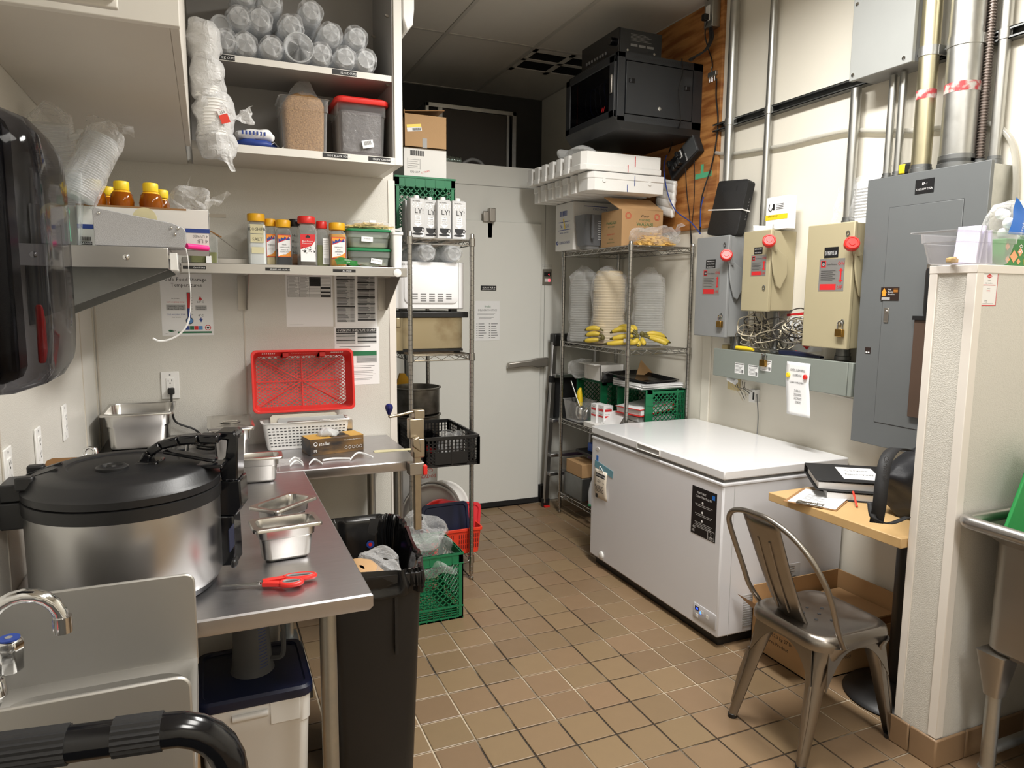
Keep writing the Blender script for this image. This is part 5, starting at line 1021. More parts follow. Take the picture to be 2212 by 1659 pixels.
kn = PY(840, 900, Y); obj('crank', MB().tube(smooth([(X+.02, Y, 1.062), (X-.02, Y, 1.066), (X-.07, Y-.005, 1.058), (kn.x, Y-.005, 1.052)]), .006, 10).box((X-.012, Y-.02, 1.04), (X+.032, Y+.02, 1.075)).cyl((kn.x, Y-.005, 1.05), (kn.x, Y-.005, 1.07), .005, 8), 'opener_metal', t, bev=.003)
obj('knob', MB().lathe([(.006, 1.062), (.009, 1.068), (.015, 1.084), (.0165, 1.092), (.014, 1.102), (.006, 1.107), (.001, 1.1075)], 20, (kn.x, Y-.005, 0)), mat('knob_blue', (24, 28, 92), .22), t)
# ================================================================ wire racks
def wire_rack(label, x0, x1, y0, y1, H, shelves):
    t = thing('wire_rack', ((x0+x1)/2, (y0+y1)/2, 0), label, 'rack', 'chrome wire racks')
    for x, y in ((x0, y0), (x1, y0), (x0, y1), (x1, y1)):
        pr = [(.009, 0), (.013, .004), (.013, .012), (.006, .014), (.006, .03), (.0125, .032)]; z = .05
        while z < H-.02: pr += [(.0125, z), (.0112, z+.001), (.0112, z+.0025), (.0125, z+.0035)]; z += .0254
        pr += [(.0125, H-.004), (.009, H), (.001, H)]
        obj('post', MB().lathe(pr, 14, (x, y, 0)), 'wire_chrome', t, ang=50)
    for z in shelves:
        m = MB(); ins = .012
        for (xa, ya, xb, yb) in ((x0, y0, x1, y0), (x0, y1, x1, y1), (x0, y0, x0, y1), (x1, y0, x1, y1)):
            L = hypot(xb-xa, yb-ya); dx, dy = (xb-xa)/L, (yb-ya)/L; a = (xa+dx*.014, ya+dy*.014); b = (xb-dx*.014, yb-dy*.014)
            m.cyl((*a, z-.003), (*b, z-.003), .003, 6).cyl((*a, z-.03), (*b, z-.03), .003, 6)
            n = max(4, int(L/.04)); pts = [(a[0]+(b[0]-a[0])*k/n, a[1]+(b[1]-a[1])*k/n, z-.005 if k % 2 else z-.028) for k in range(n+1)]
            m.tube(pts, .0017, 5)
        sh = obj('shelf_frame', m, 'wire_chrome', t)
        w = MB(); long_y = (y1-y0) > (x1-x0); n = int(max(y1-y0, x1-x0)/.026)
        for k in range(1, n):
            if long_y: y = y0+(y1-y0)*k/n; w.cyl((x0, y, z), (x1, y, z), .0016, 5)
            else: x = x0+(x1-x0)*k/n; w.cyl((x, y0, z), (x, y1, z), .0016, 5)
        for k in (1, 2):
            if long_y: x = x0+(x1-x0)*k/3; w.cyl((x, y0, z-.004), (x, y1, z-.004), .0025, 6)
            else: y = y0+(y1-y0)*k/3; w.cyl((x0, y, z-.004), (x1, y, z-.004), .0025, 6)
        obj('shelf_wires', w, 'wire_chrome', sh, kind='stuff')
        for x, y in ((x0, y0), (x1, y0), (x0, y1), (x1, y1)): obj('collar', MB().lathe([(.0135, z-.036), (.0175, z-.034), (.0165, z+.004), (.0135, z+.006)], 14, (x, y, 0)), 'wire_chrome', sh)
    return t
R1X0, R1X1, R1Y0, R1Y1 = .953, 1.285, 3.524, 4.34; S1 = (1.838, 1.243, .68, .13)
wire_rack('chrome wire rack beside the work table, carrying the microwave', R1X0, R1X1, R1Y0, R1Y1, 1.868, S1)
def lattice_wall(m, T, W, h, band=.055, low=.06, handle=False):
    """a crate side in local x (0..W), z (0..h), y = 0"""
    keep = m.T; m.T = T; th = .006
    m.box((0, 0, h-band), (W, th, h)); m.box((0, -.003, h-.010), (W, th+.003, h)); m.box((0, -.002, h-band), (W, th+.002, h-band+.006))
    m.box((0, 0, 0), (.022, th, h)).box((W-.022, 0, 0), (W, th, h)).box((0, 0, 0), (W, th, .012)).box((0, -.001, low), (W, th+.001, low+.008))
    for k in range(1, 5): m.box((.0, .001, low*k/5), (W, th-.001, low*k/5+.003))
    n = int(W/.03)
    for k in range(1, n): m.box((W*k/n-.0015, .001, 0), (W*k/n+.0015, th-.001, low))
    for k in range(1, 6): m.box((W*k/6-.002, -.002, h-band), (W*k/6+.002, th+.002, h))
    za, zb = low+.008, h-band; xa, xb = .022, W-.022; st = .032
    for s in (1, -1):
        k = -40
        while k < 40:
            x, z, t0, t1 = (xa+xb)/2+k*st, (za+zb)/2, -9., 9.
            for p, d, a, b in ((x, 1., xa, xb), (z, s*1., za, zb)): u, v = (a-p)/d, (b-p)/d; t0, t1 = max(t0, min(u, v)), min(t1, max(u, v))
            if t1-t0 > .008: m.bar((x+t0, th/2, z+s*t0), (x+t1, th/2, z+s*t1), .0045, .005, up=(0, 1, 0))
            k += 1
    m.T = keep
def milk_crate(label, T, W=.33, D=.33, h=.33, mt='green_crate', group='green milk crates'):
    o = T @ Vector((0, 0, 0)); t = thing('milk_crate', o, label, 'crate', group)
    for k, (A, w) in enumerate(((Matrix.Translation((-W/2, -D/2, 0)), W), (Matrix.Translation((W/2, D/2, 0)) @ Matrix.Rotation(pi, 4, 'Z'), W), (Matrix.Translation((-W/2, D/2, 0)) @ Matrix.Rotation(-pi/2, 4, 'Z'), D), (Matrix.Translation((W/2, -D/2, 0)) @ Matrix.Rotation(pi/2, 4, 'Z'), D))):
        m = MB(); lattice_wall(m, T @ A, w, h); obj('side_wall', m, mt, t)
    m = MB(T); m.box((-W/2, -D/2, .0), (W/2, -D/2+.02, .008)).box((-W/2, D/2-.02, .0), (W/2, D/2, .008)).box((-W/2, -D/2, 0), (-W/2+.02, D/2, .008)).box((W/2-.02, -D/2, 0), (W/2, D/2, .008))
    for s in (1, -1):
        for k in range(-9, 10): 
            x = k*.036; a = max(-W/2, x-D/2) if s > 0 else max(-W/2, -x-D/2); 
            p0 = Vector((x-D/2, -s*D/2, .004)); p1 = Vector((x+D/2, s*D/2, .004)); d = p1-p0
            u0 = max(0, (-W/2-p0.x)/d.x); u1 = min(1, (W/2-p0.x)/d.x)
            if u1-u0 > .03: m.bar(p0+d*u0, p0+d*u1, .005, .006)
    obj('crate_base', m, mt, t); return t
milk_crate('green milk crate on the floor under the clear plastic bag', Matrix.Translation((.922, 3.258, 0)))
milk_crate('green milk crate on top of the rack behind the oat cartons', Matrix.Translation((1.10, 3.90, 1.842)))
z = 2.175
t = thing('shipping_box', (1.12, 3.93, z), 'white shipping box with barcode on the upper green crate', 'box')
x0, x1 = 1.0, 1.237; obj('carton', MB().box((x0, 3.80, z), (x1, 4.1, z+.155)), 'white_card', t, bev=.002); b = MB()
for k in range(13): b.box((x0+.035+k*.006, 3.799, z+.115), (x0+.038+k*.006+.002*(k % 2), 3.8, z+.142))
for k in range(5): b.box((x0+.02, 3.799, z+.05+k*.011), (x0+.085-.01*(k % 2), 3.8, z+.051+k*.011))
b.box((x0+.02, 3.799, z+.045), (x0+.021, 3.8, z+.10)).box((x0+.088, 3.799, z+.045), (x0+.089, 3.8, z+.10)); obj('barcode', b, 'ink', t)
obj('lettering', MB().text('1324607', .016, (x0+.06, 3.7995, z+.025)).text('STYMAX', .014, (x0+.12, 3.7995, z+.03), (.9, 0, .3), (-.3, 0, .9), mi=1), ['ink', 'ink_red'], t)
t = thing('cardboard_box', (1.12, 3.93, z+.156), 'brown cardboard box with yellow label, topmost on the rack', 'box'); zb = z+.156
m = MB(); y0, y1, h = 3.79, 4.1, .17
for a, b in (((x0, y0, zb), (x1, y0+.004, zb+h)), ((x0, y1-.004, zb), (x1, y1, zb+h)), ((x0, y0, zb), (x0+.004, y1, zb+h)), ((x1-.004, y0, zb), (x1, y1, zb+h)), ((x0, y0, zb), (x1, y1, zb+.004))): m.box(a, b)
obj('carton', m, 'cardboard', t); obj('flap', MB().bar((x0, y0+.1, zb+h+.02), (x1, y0+.1, zb+h+.045), .12, .004).bar((x0+.002, y0, zb+h), (x0+.002, y1, zb+h), .004, .04), 'cardboard_dark', t)
b = MB(); q = Matrix.Translation((x0+.055, y0-.001, zb+.10)) @ Matrix.Rotation(radians(-8), 4, 'Y'); b.T = q; b.box((-.04, 0, -.018), (.04, .001, .018)).box((-.04, -.0006, .002), (.04, 0, .018), 1)
for k in range(9): b.box((-.01+k*.005, -.0008, -.015), (-.007+k*.005, 0, -.002), 2)
obj('label', b, ['paper', 'yellow', 'ink'], t); obj('tape', MB().box((x0+.10, y0-.0008, zb), (x0+.125, y0, zb+.05)), 'frost', t)
# oat drink cartons
mat('oat_grey', (196, 196, 196), .5, var=.02)
def oat(label, x, y, z, w=.074, d=.074, h=.195, rot=0.):
    t = thing('drink_carton', (x, y, z), label, 'carton', 'oat drink cartons'); T = Matrix.Translation((x, y, z)) @ Matrix.Rotation(rot, 4, 'Z')
    obj('carton', MB(T).loft([rr(w/2, d/2, .002, 0, 1), rr(w/2, d/2, .002, h*.955, 1), rr(w/2-.004, d/2-.012, .002, h, 1)]), 'oat_grey', t)
    obj('cap', MB(T).lathe([(.014, h-.004), (.014, h+.012), (.012, h+.014), (.001, h+.014)], 18, (0, -.012, 0)), 'white_plastic', t)
    f = MB(T); y0 = -d/2-.0007; f.text('OAT-', .034, (0, y0, h*.76), w=w*.84, mi=0); f.poly((0, y0, 0), (1, 0, 0), (0, 0, 1), [(-.014, h*.56), (.014, h*.56), (.014, h*.36), (.022, h*.36), (0, h*.25), (-.022, h*.36), (-.014, h*.36)][::-1], 0).poly((0, y0, 0), (1, 0, 0), (0, 0, 1), [(.022+.012*cos(a), h*.07+.012*sin(a)) for a in [2*pi*k/12 for k in range(12)]], 0)
    f.text('LY!', .036, (.006, y0, h*.61), mi=1).text('THE ORIGINAL', .008, (-.008, y0, h*.905), mi=1, w=w*.55)
    f.poly((0, y0-.0002, 0), (1, 0, 0), (0, 0, 1), [(-.025, h*.26), (-.022, h*.17), (-.010, h*.12), (.010, h*.12), (.020, h*.17), (.023, h*.26)], 1).poly((0, y0-.0001, 0), (1, 0, 0), (0, 0, 1), [(.03*cos(a), h*.085+.006*sin(a)) for a in [2*pi*k/16 for k in range(16)]], 1)
    f.tube([(.026+.007*cos(2*pi*k/12), y0-.0004, h*.20+.009*sin(2*pi*k/12)) for k in range(12)], .0016, 4, 1, closed=True)
    for k, s in enumerate(('OAT', 'DRINK', 'BOISSON', "D'AVOINE")): f.text(s, .0095, (0, y0-.0003, h*(.52-.055*k)), mi=1, w=.024)
    obj('print', f, ['white_ink', 'ink'], t)
for k in range(1): pass
sd = MB()
ol = ['oat drink carton nearest the wall corner', 'oat drink carton second from the left', 'oat drink carton third from the left', 'oat drink carton at the right end']
for k, (px_, py_, yy) in enumerate(((901, 500, 3.59), (931, 505, 3.63), (960, 508, 3.60), (992, 508, 3.60))): oat(ol[k], PY(px_, py_, yy-.037).x+(.004 if k == 0 else 0), yy, 1.842)
oat('oat drink carton standing behind the leftmost one', PY(882, 500, 3.66).x+.02, 3.69, 1.842)
# cup sleeves above the microwave
for k, (px_, py_) in enumerate(((925, 545), (982, 550))): cup_sleeve((PY(px_, py_, 3.57).x, 3.57, 1.768), .4, .038, .042, ['cup sleeve on the microwave, left one', 'cup sleeve on the microwave, right one'][k], 60+k, group='cup sleeves on the microwave')
# microwave, back towards the room
x0, x1, z0, z1, y0, y1 = .885, 1.268, 1.478, 1.722, 3.60, 3.98
t = thing('microwave', ((x0+x1)/2, 3.8, z0), 'white microwave oven on the rack, its back panel facing out', 'microwave')
obj('casing', MB().box((x0, y0, z0), (x1, y1, z1)), 'white_gloss', t, bev=.006)
obj('back_panel', MB().loft([[(cxx[0], y0-dd, cxx[2]) for cxx in [((x0+x1)/2+.012+p[0], 0, (z0+z1)/2+.004+p[1]) for p in rr(.148-ins, .098-ins, .03, 0, 5)]] for dd, ins in ((-.001, 0), (.006, .002), (.009, .008))]), 'white_gloss', t)
g = MB(); cxm = (x0+x1)/2+.012
for j, n in enumerate((5, 5, 5, 3)):
    for i in range(n): xx = cxm+(i-(n-1)/2)*.046; g.box((xx-.015, y0-.0098, z0+.074-j*.0115), (xx+.015, y0-.0085, z0+.080-j*.0115))
obj('vent_slots', g, 'ink_grey', t, kind='stuff'); g = MB()
for k in range(10): g.box((x0+.01+k*.008, y0-.0006, z1-.02), (x0+.014+k*.008, y0, z1-.012))
obj('top_slots', g, 'ink_grey', t, kind='stuff'); obj('side_seam', MB().box((x1-.03, y0-.0005, z0), (x1-.028, y0, z1)), 'ink_grey', t)
for x in (x0+.06, x1-.05): obj('foot', MB().box((x-.018, y0+.02, z0-.014), (x+.018, y0+.06, z0)), 'black_plastic', t)
# counter oven under the microwave
z0, z1 = 1.247, 1.463; t = thing('toaster_oven', (1.1, 3.8, z0), 'worn steel counter oven under the microwave', 'oven')
mat('steel_stained', (186, 174, 146), .35, metal=1, rgb2=(120, 92, 58), vscale=6, thr=(.55, .85), rvar=.1)
obj('body', MB().box((.93, 3.61, z0+.02), (1.262, 4.0, z1-.028)), 'steel_stained', t, bev=.004); obj('side_casing', MB().box((.89, 3.59, z0+.015), (.932, 4.0, z1-.03)).box((.895, 3.585, z1-.08), (.92, 3.6, z1-.03)), 'steel_stained', t, bev=.003)
obj('top_cover', MB().box((.89, 3.588, z1-.03), (1.29, 4.0, z1)), 'black_plastic', t, bev=.004); obj('base_tray', MB().box((.9, 3.6, z0+.008), (1.262, 4.0, z0+.02)), 'black_plastic', t)
for x in (.93, 1.24): obj('foot', MB().box((x-.012, 3.62, z0-.004), (x+.012, 3.65, z0+.01)), 'black_plastic', t)
# baking pans on the third shelf
mat('tin', (150, 146, 138), .45, metal=1, rgb2=(104, 98, 90), vscale=12, thr=(.4, .7))
for k in range(2):
    z = .684+k*.165; o = obj('baking_tin', MB().lathe([(.138, z), (.14, z+.004), (.14, z+.142), (.150, z+.148), (.150, z+.153), (.139, z+.155), (.136, z+.14), (.136, z+.008), (.001, z+.007)], 48, (1.150, 4.13, 0), cap0=True), 'tin'); tag(o, ['lower deep round baking tin on the rack', 'upper deep round baking tin on the rack'][k], 'baking tin', 'round baking tins')
t = thing('cleaning_tool', (1.18, 4.47, 0), 'yellow plastic tool on a grey pole behind the wire rack', 'cleaning tool'); obj('pole', MB().cyl((1.185, 4.46, .1), (1.185, 4.50, 1.34), .013, 12), 'galv_dark', t); obj('pan', MB().prism([(1.06, .86), (1.23, .86), (1.23, .95), (1.16, 1.05), (1.13, 1.05)], .03, (0, 4.46, 0), (1, 0, 0), (0, 0, 1)), 'yellow_cap', t); obj('pan_foot', MB().box((1.14, 4.43, .0), (1.23, 4.49, .12)), 'yellow_cap', t)
# black crate
def vent_crate(name, label, x0, x1, y0, y1, z0, h, mt, nx=14, ny=22, flare=0., solid=None, group=None):
    t = thing(name, ((x0+x1)/2, (y0+y1)/2, z0), label, 'crate', group)
    for nm, a, b in (('front', (x0, y0), (x1, y0)), ('rear', (x0, y1), (x1, y1)), ('left', (x0, y0), (x0, y1)), ('right', (x1, y0), (x1, y1))):
        m = MB(); A, B = Vector((*a, 0)), Vector((*b, 0)); d = B-A; L = d.length; n = nx if nm in ('front', 'rear') else ny
        m.bar(A+Vector((0, 0, z0+h-.008)), B+Vector((0, 0, z0+h-.008)), .012, .016).bar(A+Vector((0, 0, z0+.006)), B+Vector((0, 0, z0+.006)), .008, .012).bar(A+Vector((0, 0, z0+h*.56)), B+Vector((0, 0, z0+h*.56)), .006, .006)
        for k in range(n+1): p = A+d*(k/n); m.bar(p+Vector((0, 0, z0)), p+Vector((0, 0, z0+h-.01)), .014 if k in (0, n) else (.010 if k % 7 == 0 else .003), .008 if k not in (0, n) else .014, up=d.normalized())
        for k in range(1, 9): m.bar(A+Vector((0, 0, z0+h*k/9)), B+Vector((0, 0, z0+h*k/9)), .003, .003)
        if nm == 'front' and solid: m.box((x0+solid[0]*(x1-x0), y0-.004, z0+.008), (x0+solid[1]*(x1-x0), y0+.003, z0+h*.48))
        obj('side_wall', m, mt, t)
    m = MB()
    for k in range(nx+1): m.box((x0+(x1-x0)*k/nx-.002, y0, z0), (x0+(x1-x0)*k/nx+.002, y1, z0+.004))
    for k in range(ny+1): m.box((x0, y0+(y1-y0)*k/ny-.002, z0), (x1, y0+(y1-y0)*k/ny+.002, z0+.004))
    obj('crate_base', m, mt, t); return t
vent_crate('vent_crate', 'black ventilated crate of cups jutting out of the rack', .982, 1.268, 3.375, 3.87, .684, .155, 'black_plastic', solid=(.18, .78))
for k, (x, y) in enumerate(((1.15, 3.55), (1.215, 3.60), (1.10, 3.66), (1.18, 3.70), (1.06, 3.60))):
    t = thing('plastic_cup', (x, y, .692), ['clear measuring cup in the black crate, nearest the front', 'clear cup in the black crate beside the right wall', 'red-based clear cup at the rear of the black crate', 'clear cup farthest back in the black crate', 'red scoop cup near the left wall of the black crate'][k], 'cup', 'cups in the black crate')
    R = Matrix.Rotation(radians((20, -25, 10, 40, -15)[k]), 3, 'X') @ Matrix.Rotation(radians((15, 30, -20, 5, 25)[k]), 3, 'Y')
    obj('cup', MB().lathe([(.028, 0), (.030, .003), (.040, .10), (.042, .105), (.039, .103), (.028, .006)], 24, (x, y, .712), R), 'pet' if k not in (2, 4) else 'smoke', t)
    if k in (2, 4): obj('cup_base', MB().lathe([(.029, .002), (.032, .03)], 20, (x, y, .712), R), 'red_plastic', t)
# avocado box and lids on the bottom shelf
z = .135; t = thing('avocado_box', (1.07, 4.12, z), 'white and red printed avocado carton at the back of the rack', 'box')
obj('carton', MB().box((.965, 3.98, z), (1.235, 4.28, z+.47)), 'white_card', t, bev=.002); obj('dark_panel', MB().box((.964, 3.977, z), (1.02, 3.98, z+.40)), mat('maroon', (96, 28, 30), .5), t)
b = MB(); b.text('AVOCADOS', .03, (1.225, 3.9785, z+.335), align='R', w=.15)
for k, (a, c) in enumerate(((1.16, .40), (1.20, .43), (1.13, .44), (1.19, .38))): b.tube([(a+.016*cos(q), 3.9785, z+c+.010*sin(q)) for q in [2*pi*i/12 for i in range(12)]], .0012, 4, closed=True)
obj('lettering', b, 'orange_red', t); obj('black_lettering', MB().text('Avita', .04, (1.07, 3.9782, z+.42)), 'ink', t)
def disc(name, label, c, r, tilt, mt, rim=True, yaw=0, cat='lid', group='round lids on the rack'):
    R = Matrix.Rotation(yaw, 3, 'Z') @ Matrix.Rotation(pi/2-tilt, 3, 'X')
    o = obj(name, MB().lathe([(r-.01, -.004), (r-.003, -.006), (r, -.002), (r, .003), (r-.004, .005), (r-.014, .003), (r-.022, -.001), (r-.04, .0), (.001, .002)], 56, c, R), mt); tag(o, label, cat, group); return o
disc('round_lid', 'large grey round pan lid standing upright on the rack', (1.125, 3.76, .316), .172, radians(9), mat('lid_grey', (150, 146, 142), .4, metal=.6, var=.06)); disc('round_lid', 'second grey round lid behind the large one', (1.145, 3.80, .318), .176, radians(9), 'lid_grey'); disc('round_lid', 'white round lid behind the grey lids', (1.225, 3.86, .308), .168, radians(9), 'white_plastic')
disc('round_lid', 'red round lid leaning behind the navy lid', (1.175, 3.72, .275), .132, radians(16), 'red_plastic')
def rect_lid(label, T, w, h, mt): m = MB(T); m.loft([rr(w/2, h/2, .03, 0, 5, 0, h/2), rr(w/2+.002, h/2+.002, .03, .006, 5, 0, h/2), rr(w/2, h/2, .03, .012, 5, 0, h/2), rr(w/2-.014, h/2-.014, .025, .012, 5, 0, h/2), rr(w/2-.018, h/2-.018, .025, .007, 5, 0, h/2)]); o = obj('flat_cover', m, mt); tag(o, label, 'lid', 'rectangular tub lids on the rack'); return o
rect_lid('navy rectangular tub lid standing in the red bin', Matrix.Translation((1.175, 3.605, .165)) @ Matrix.Rotation(radians(3), 4, 'Z') @ Matrix.Rotation(radians(78), 4, 'X'), .272, .245, 'navy_plastic')
rect_lid('red rectangular tub lid tilted out of the red bin', Matrix.Translation((1.235, 3.635, .165)) @ Matrix.Rotation(radians(9), 4, 'Y') @ Matrix.Rotation(radians(78), 4, 'X'), .26, .24, mat('lid_red', (206, 44, 52), .4))
x0, x1, y0, y1 = 1.055, 1.362, 3.545, 3.69; z0 = .137; h = .145; t = thing('storage_bin', ((x0+x1)/2, 3.52, z0), 'orange-red slotted bin on the bottom shelf of the rack', 'bin'); cx, cy, hx, hy = (x0+x1)/2, (y0+y1)/2, (x1-x0)/2, (y1-y0)/2
obj('bin_body', MB().loft([rr(hx-.02, hy-.015, .015, z0, 3, cx, cy), rr(hx-.008, hy-.006, .015, z0+h-.02, 3, cx, cy), rr(hx, hy, .015, z0+h-.016, 3, cx, cy), rr(hx, hy, .015, z0+h, 3, cx, cy), rr(hx-.006, hy-.006, .015, z0+h, 3, cx, cy), rr(hx-.022, hy-.018, .015, z0+.006, 3, cx, cy)]), 'red_bin', t, bev=.0015)
g = MB()
for i in range(22):
    if i in (10, 11): continue
    for j in range(3): xx = x0+.025+i*.012; k_ = (.03+j*.03)/h; g.box((xx, y0+.013-.009*k_-.0012, z0+.03+j*.03), (xx+.005, y0+.013-.009*k_+.001, z0+.052+j*.03))
obj('slots', g, mat('slot_dark', (120, 22, 12), .6), t, kind='stuff')
# clear bag thrown over the floor crate
b = MB(); t = thing('plastic_bag', (.95, 3.2, .335), 'large crumpled clear plastic bag on the floor milk crate', 'bag'); bag(b, (.915, 3.27, .336), .13, .13, .055, .055, 13, 5, 36, 22); obj('bag', b, 'bag_film', t, ang=15)
obj('bag_tail', MB().grid(16, 16, crumple(lambda u, v: Vector((.86+.17*u+.03*v, 3.16-.05*sin(pi*v*.5)-.025*v, .39-.15*v)), .035, 15, 2)), 'bag_film', t, ang=15)
# condenser frame on the cooler roof
t = thing('condenser_unit', (1.8, 5.1, 2.45), 'dark condenser with galvanised frame on the cooler roof', 'condenser'); x0, x1, z0, z1, y = 1.46, 2.15, 2.45, 2.885, 4.95
for a, b in (((x0, z0), (x0+.025, z1)), ((x1-.03, z0), (x1, z1)), ((x0, z1-.028), (x1, z1)), ((x0+.09, z0), (x0+.125, z1-.028)), ((x1-.075, z0), (x1-.055, z1-.028))): obj('frame_bar', MB().box((a[0], y, a[1]), (b[0], y+.03, b[1])), 'galv', t, bev=.002)
obj('coil_block', MB().box((x0+.126, y+.012, z0), (x1-.076, y+.4, z1-.03)), mat('coil_dark', (44, 38, 32), .7, var=.3, vscale=40, stretch=(60, 1, 1)), t); [obj('side_panel', MB().box((xx, y+.03, z0), (xx+.02, y+.4, z1)), 'galv_dark', t) for xx in (x0, x1-.02)]
o = obj('foil_duct', MB().tube([(1.56+.004*k, 4.86, 2.485) for k in range(0, 32)], [.03+.003*(k % 2) for k in range(32)], 14), mat('foil', (190, 200, 196), .25, metal=1, bump=.6, bscale=90)); tag(o, 'short foil-wrapped duct lying on the cooler roof', 'duct')
o = obj('drain_hose', MB().tube(smooth([(1.70, 4.85, 2.47), (1.76, 4.84, 2.50), (1.82, 4.84, 2.49), (1.85, 4.84, 2.462)]), .012, 10), 'grey_plastic'); tag(o, 'grey hose arching out of the foil duct', 'hose')
# ================================================================ second rack and what it carries
R2X0, R2X1, R2Y0, R2Y1 = 2.293, 2.733, 3.585, 4.43; S2 = (1.853, 1.238, .69, .15)
wire_rack('chrome wire rack by the cooler door, carrying bananas and boxes', R2X0, R2X1, R2Y0, R2Y1, 1.875, S2)
ZT = 1.858
t = thing('shipping_carton', (2.43, 4.35, ZT), 'white panko carton with blue print on the second rack', 'box'); x0, x1, y0, y1, z1 = 2.25, 2.62, 4.225, 4.48, 2.172
obj('carton', MB().box((x0, y0, ZT), (x1, y1, z1)), 'white_card', t, bev=.002)
U = Vector((0, -1, 0)); b = MB(); X = x0-.0008; ym = (y0+y1)/2
for k in range(12): b.box((X, y1-.06-k*.009, z1-.085), (x0, y1-.064-k*.009-.002*(k % 2), z1-.05))
b.text('PA', .036, (X, ym+.045, z1-.165), U).text('KO', .036, (X, ym-.045, z1-.165), U).text('BREAD CRUMBS', .014, (X, ym, z1-.20), U, w=.13).text('KIKKOMAN', .026, (X, ym-.01, ZT+.045), U, w=.15)
b.tube([(X, ym+.095+.012*cos(2*pi*k/6), ZT+.055+.012*sin(2*pi*k/6)) for k in range(6)], .003, 4, closed=True).box((X, ym-.09, z1-.178), (x0, ym+.09, z1-.174)).box((X, ym-.08, z1-.125), (x0, ym+.08, z1-.121)); b.text('KIKKOMAN', .02, (x0+.2, y0-.0008, z1-.05)).box((x0+.08, y0-.0008, z1-.028), (x0+.26, y0, z1-.024))
obj('print', b, 'ink_blue', t); obj('yellow_mark', MB().bar((X, ym+.012, z1-.10), (X, ym-.012, z1-.17), .0006, .014), 'yellow', t)
t = thing('shipping_carton', (2.5, 3.93, ZT), 'brown wasabi powder carton with open flap on the second rack', 'box'); x0, x1, y0, y1, z1 = 2.36, 2.66, 3.80, 4.048, 2.085
obj('carton', MB().box((x0, y0, ZT), (x1, y1, z1)), 'cardboard', t, bev=.002); obj('flap', MB().add([(x0, y0+.03, z1+.002), (x1, y0+.0, z1+.002), (x1-.03, y0+.1, z1+.075), (x0-.07, y0+.1, z1+.075), (x0, y0+.034, z1), (x1, y0+.004, z1), (x1-.03, y0+.104, z1+.073), (x0-.07, y0+.104, z1+.073)], [(0, 1, 2, 3), (7, 6, 5, 4), (0, 4, 5, 1), (1, 5, 6, 2), (2, 6, 7, 3), (3, 7, 4, 0)]), 'cardboard', t)
b = MB(); y = y0-.0008; b.text('Waner', .022, (x0+.165, y, z1-.045), mi=0).text('POWDERED', .018, (x0+.165, y, z1-.068), mi=1, w=.085).text('WASABI', .034, (x0+.165, y, z1-.098), mi=1, w=.12).text('EN POUDRE', .018, (x0+.165, y, z1-.12), mi=1, w=.085).text('( POWDERED HORSERADISH )', .008, (x0+.165, y, z1-.135), mi=1).text('KEEP DRY', .018, (x0+.09, y, ZT+.004), mi=2)
for xx in (.045, .255):
    for r_ in (.02, .014): b.tube([(x0+xx+r_*cos(2*pi*k/18), y, z1-.04+r_*sin(2*pi*k/18)) for k in range(18)], .0012, 4, 2, closed=True)
b.text('WASABI', .026, (x0-.0008, (y0+y1)/2, z1-.085), U, mi=1, w=.12).text('EN POUDRE', .014, (x0-.0008, (y0+y1)/2, z1-.105), U, mi=1).text('DO NOT DROP', .012, (x0-.0008, (y0+y1)/2, z1-.15), U, mi=2).text('NET 10 KG', .011, (x0-.0008, (y0+y1)/2, z1-.18), U, mi=1).text('PRODUCT OF CHINA', .009, (x0-.0008, (y0+y1)/2, z1-.2), U, mi=1)
obj('print', b, ['ink', 'ink_green', 'ink_red'], t)
# blender jug
c = (2.325, 4.135); t = thing('blender_jug', (*c, ZT), 'grey translucent blender jug turned upside down between the cartons', 'jug'); 
obj('jug', MB().loft([rr(.062, .062, .02, ZT+.02, 4, *c), rr(.064, .064, .02, ZT+.03, 4, *c), rr(.076, .076, .02, ZT+.21, 4, *c), rr(.08, .08, .02, ZT+.215, 4, *c)], cap0=True), 'poly_grey', t); obj('jug_base', MB().loft([rr(.05, .05, .02, ZT, 4, *c), rr(.055, .055, .02, ZT+.021, 4, *c)]), 'grey_plastic', t); obj('handle', MB().bar((c[0]-.03, c[1]-.095, ZT+.06), (c[0]-.035, c[1]-.1, ZT+.21), .018, .012), 'poly_grey', t, bev=.004); g = MB()
for k in range(9): g.box((c[0]+.02, c[1]-.0755, ZT+.06+k*.014), (c[0]+.045, c[1]-.0745, ZT+.0615+k*.014))
obj('scale_marks', g, 'white_ink', t, kind='stuff')
# noodle bag at the near corner
t = thing('noodle_bag', (2.52, 3.69, ZT), 'clear bag of yellow dry noodles at the rack corner', 'bag'); o = MB()
for k in range(260):
    a = rnd.uniform(0, 2*pi); r_ = sqrt(rnd.random()); x, y = 2.52+.13*r_*cos(a), 3.685+.075*r_*sin(a); z = ZT+.006+.075*rnd.random()*(1-r_**2)**.6; d = rnd.uniform(0, pi); L = rnd.uniform(.015, .03)
    o.bar((x-L*cos(d), y-L*sin(d)*.5, z), (x+L*cos(d), y+L*sin(d)*.5, z+rnd.uniform(-.006, .006)), .005, .0025)
obj('noodles', o, mat('noodle_gold', (214, 172, 92), .6, var=.15, vscale=50), t, kind='stuff'); obj('noodle_mound', MB().lathe([(.125, 0), (.11, .03), (.06, .055), (.001, .062)], 20, (2.52, 3.685, ZT+.001), Matrix.Diagonal((1, .55, 1))), 'noodle_gold', t)
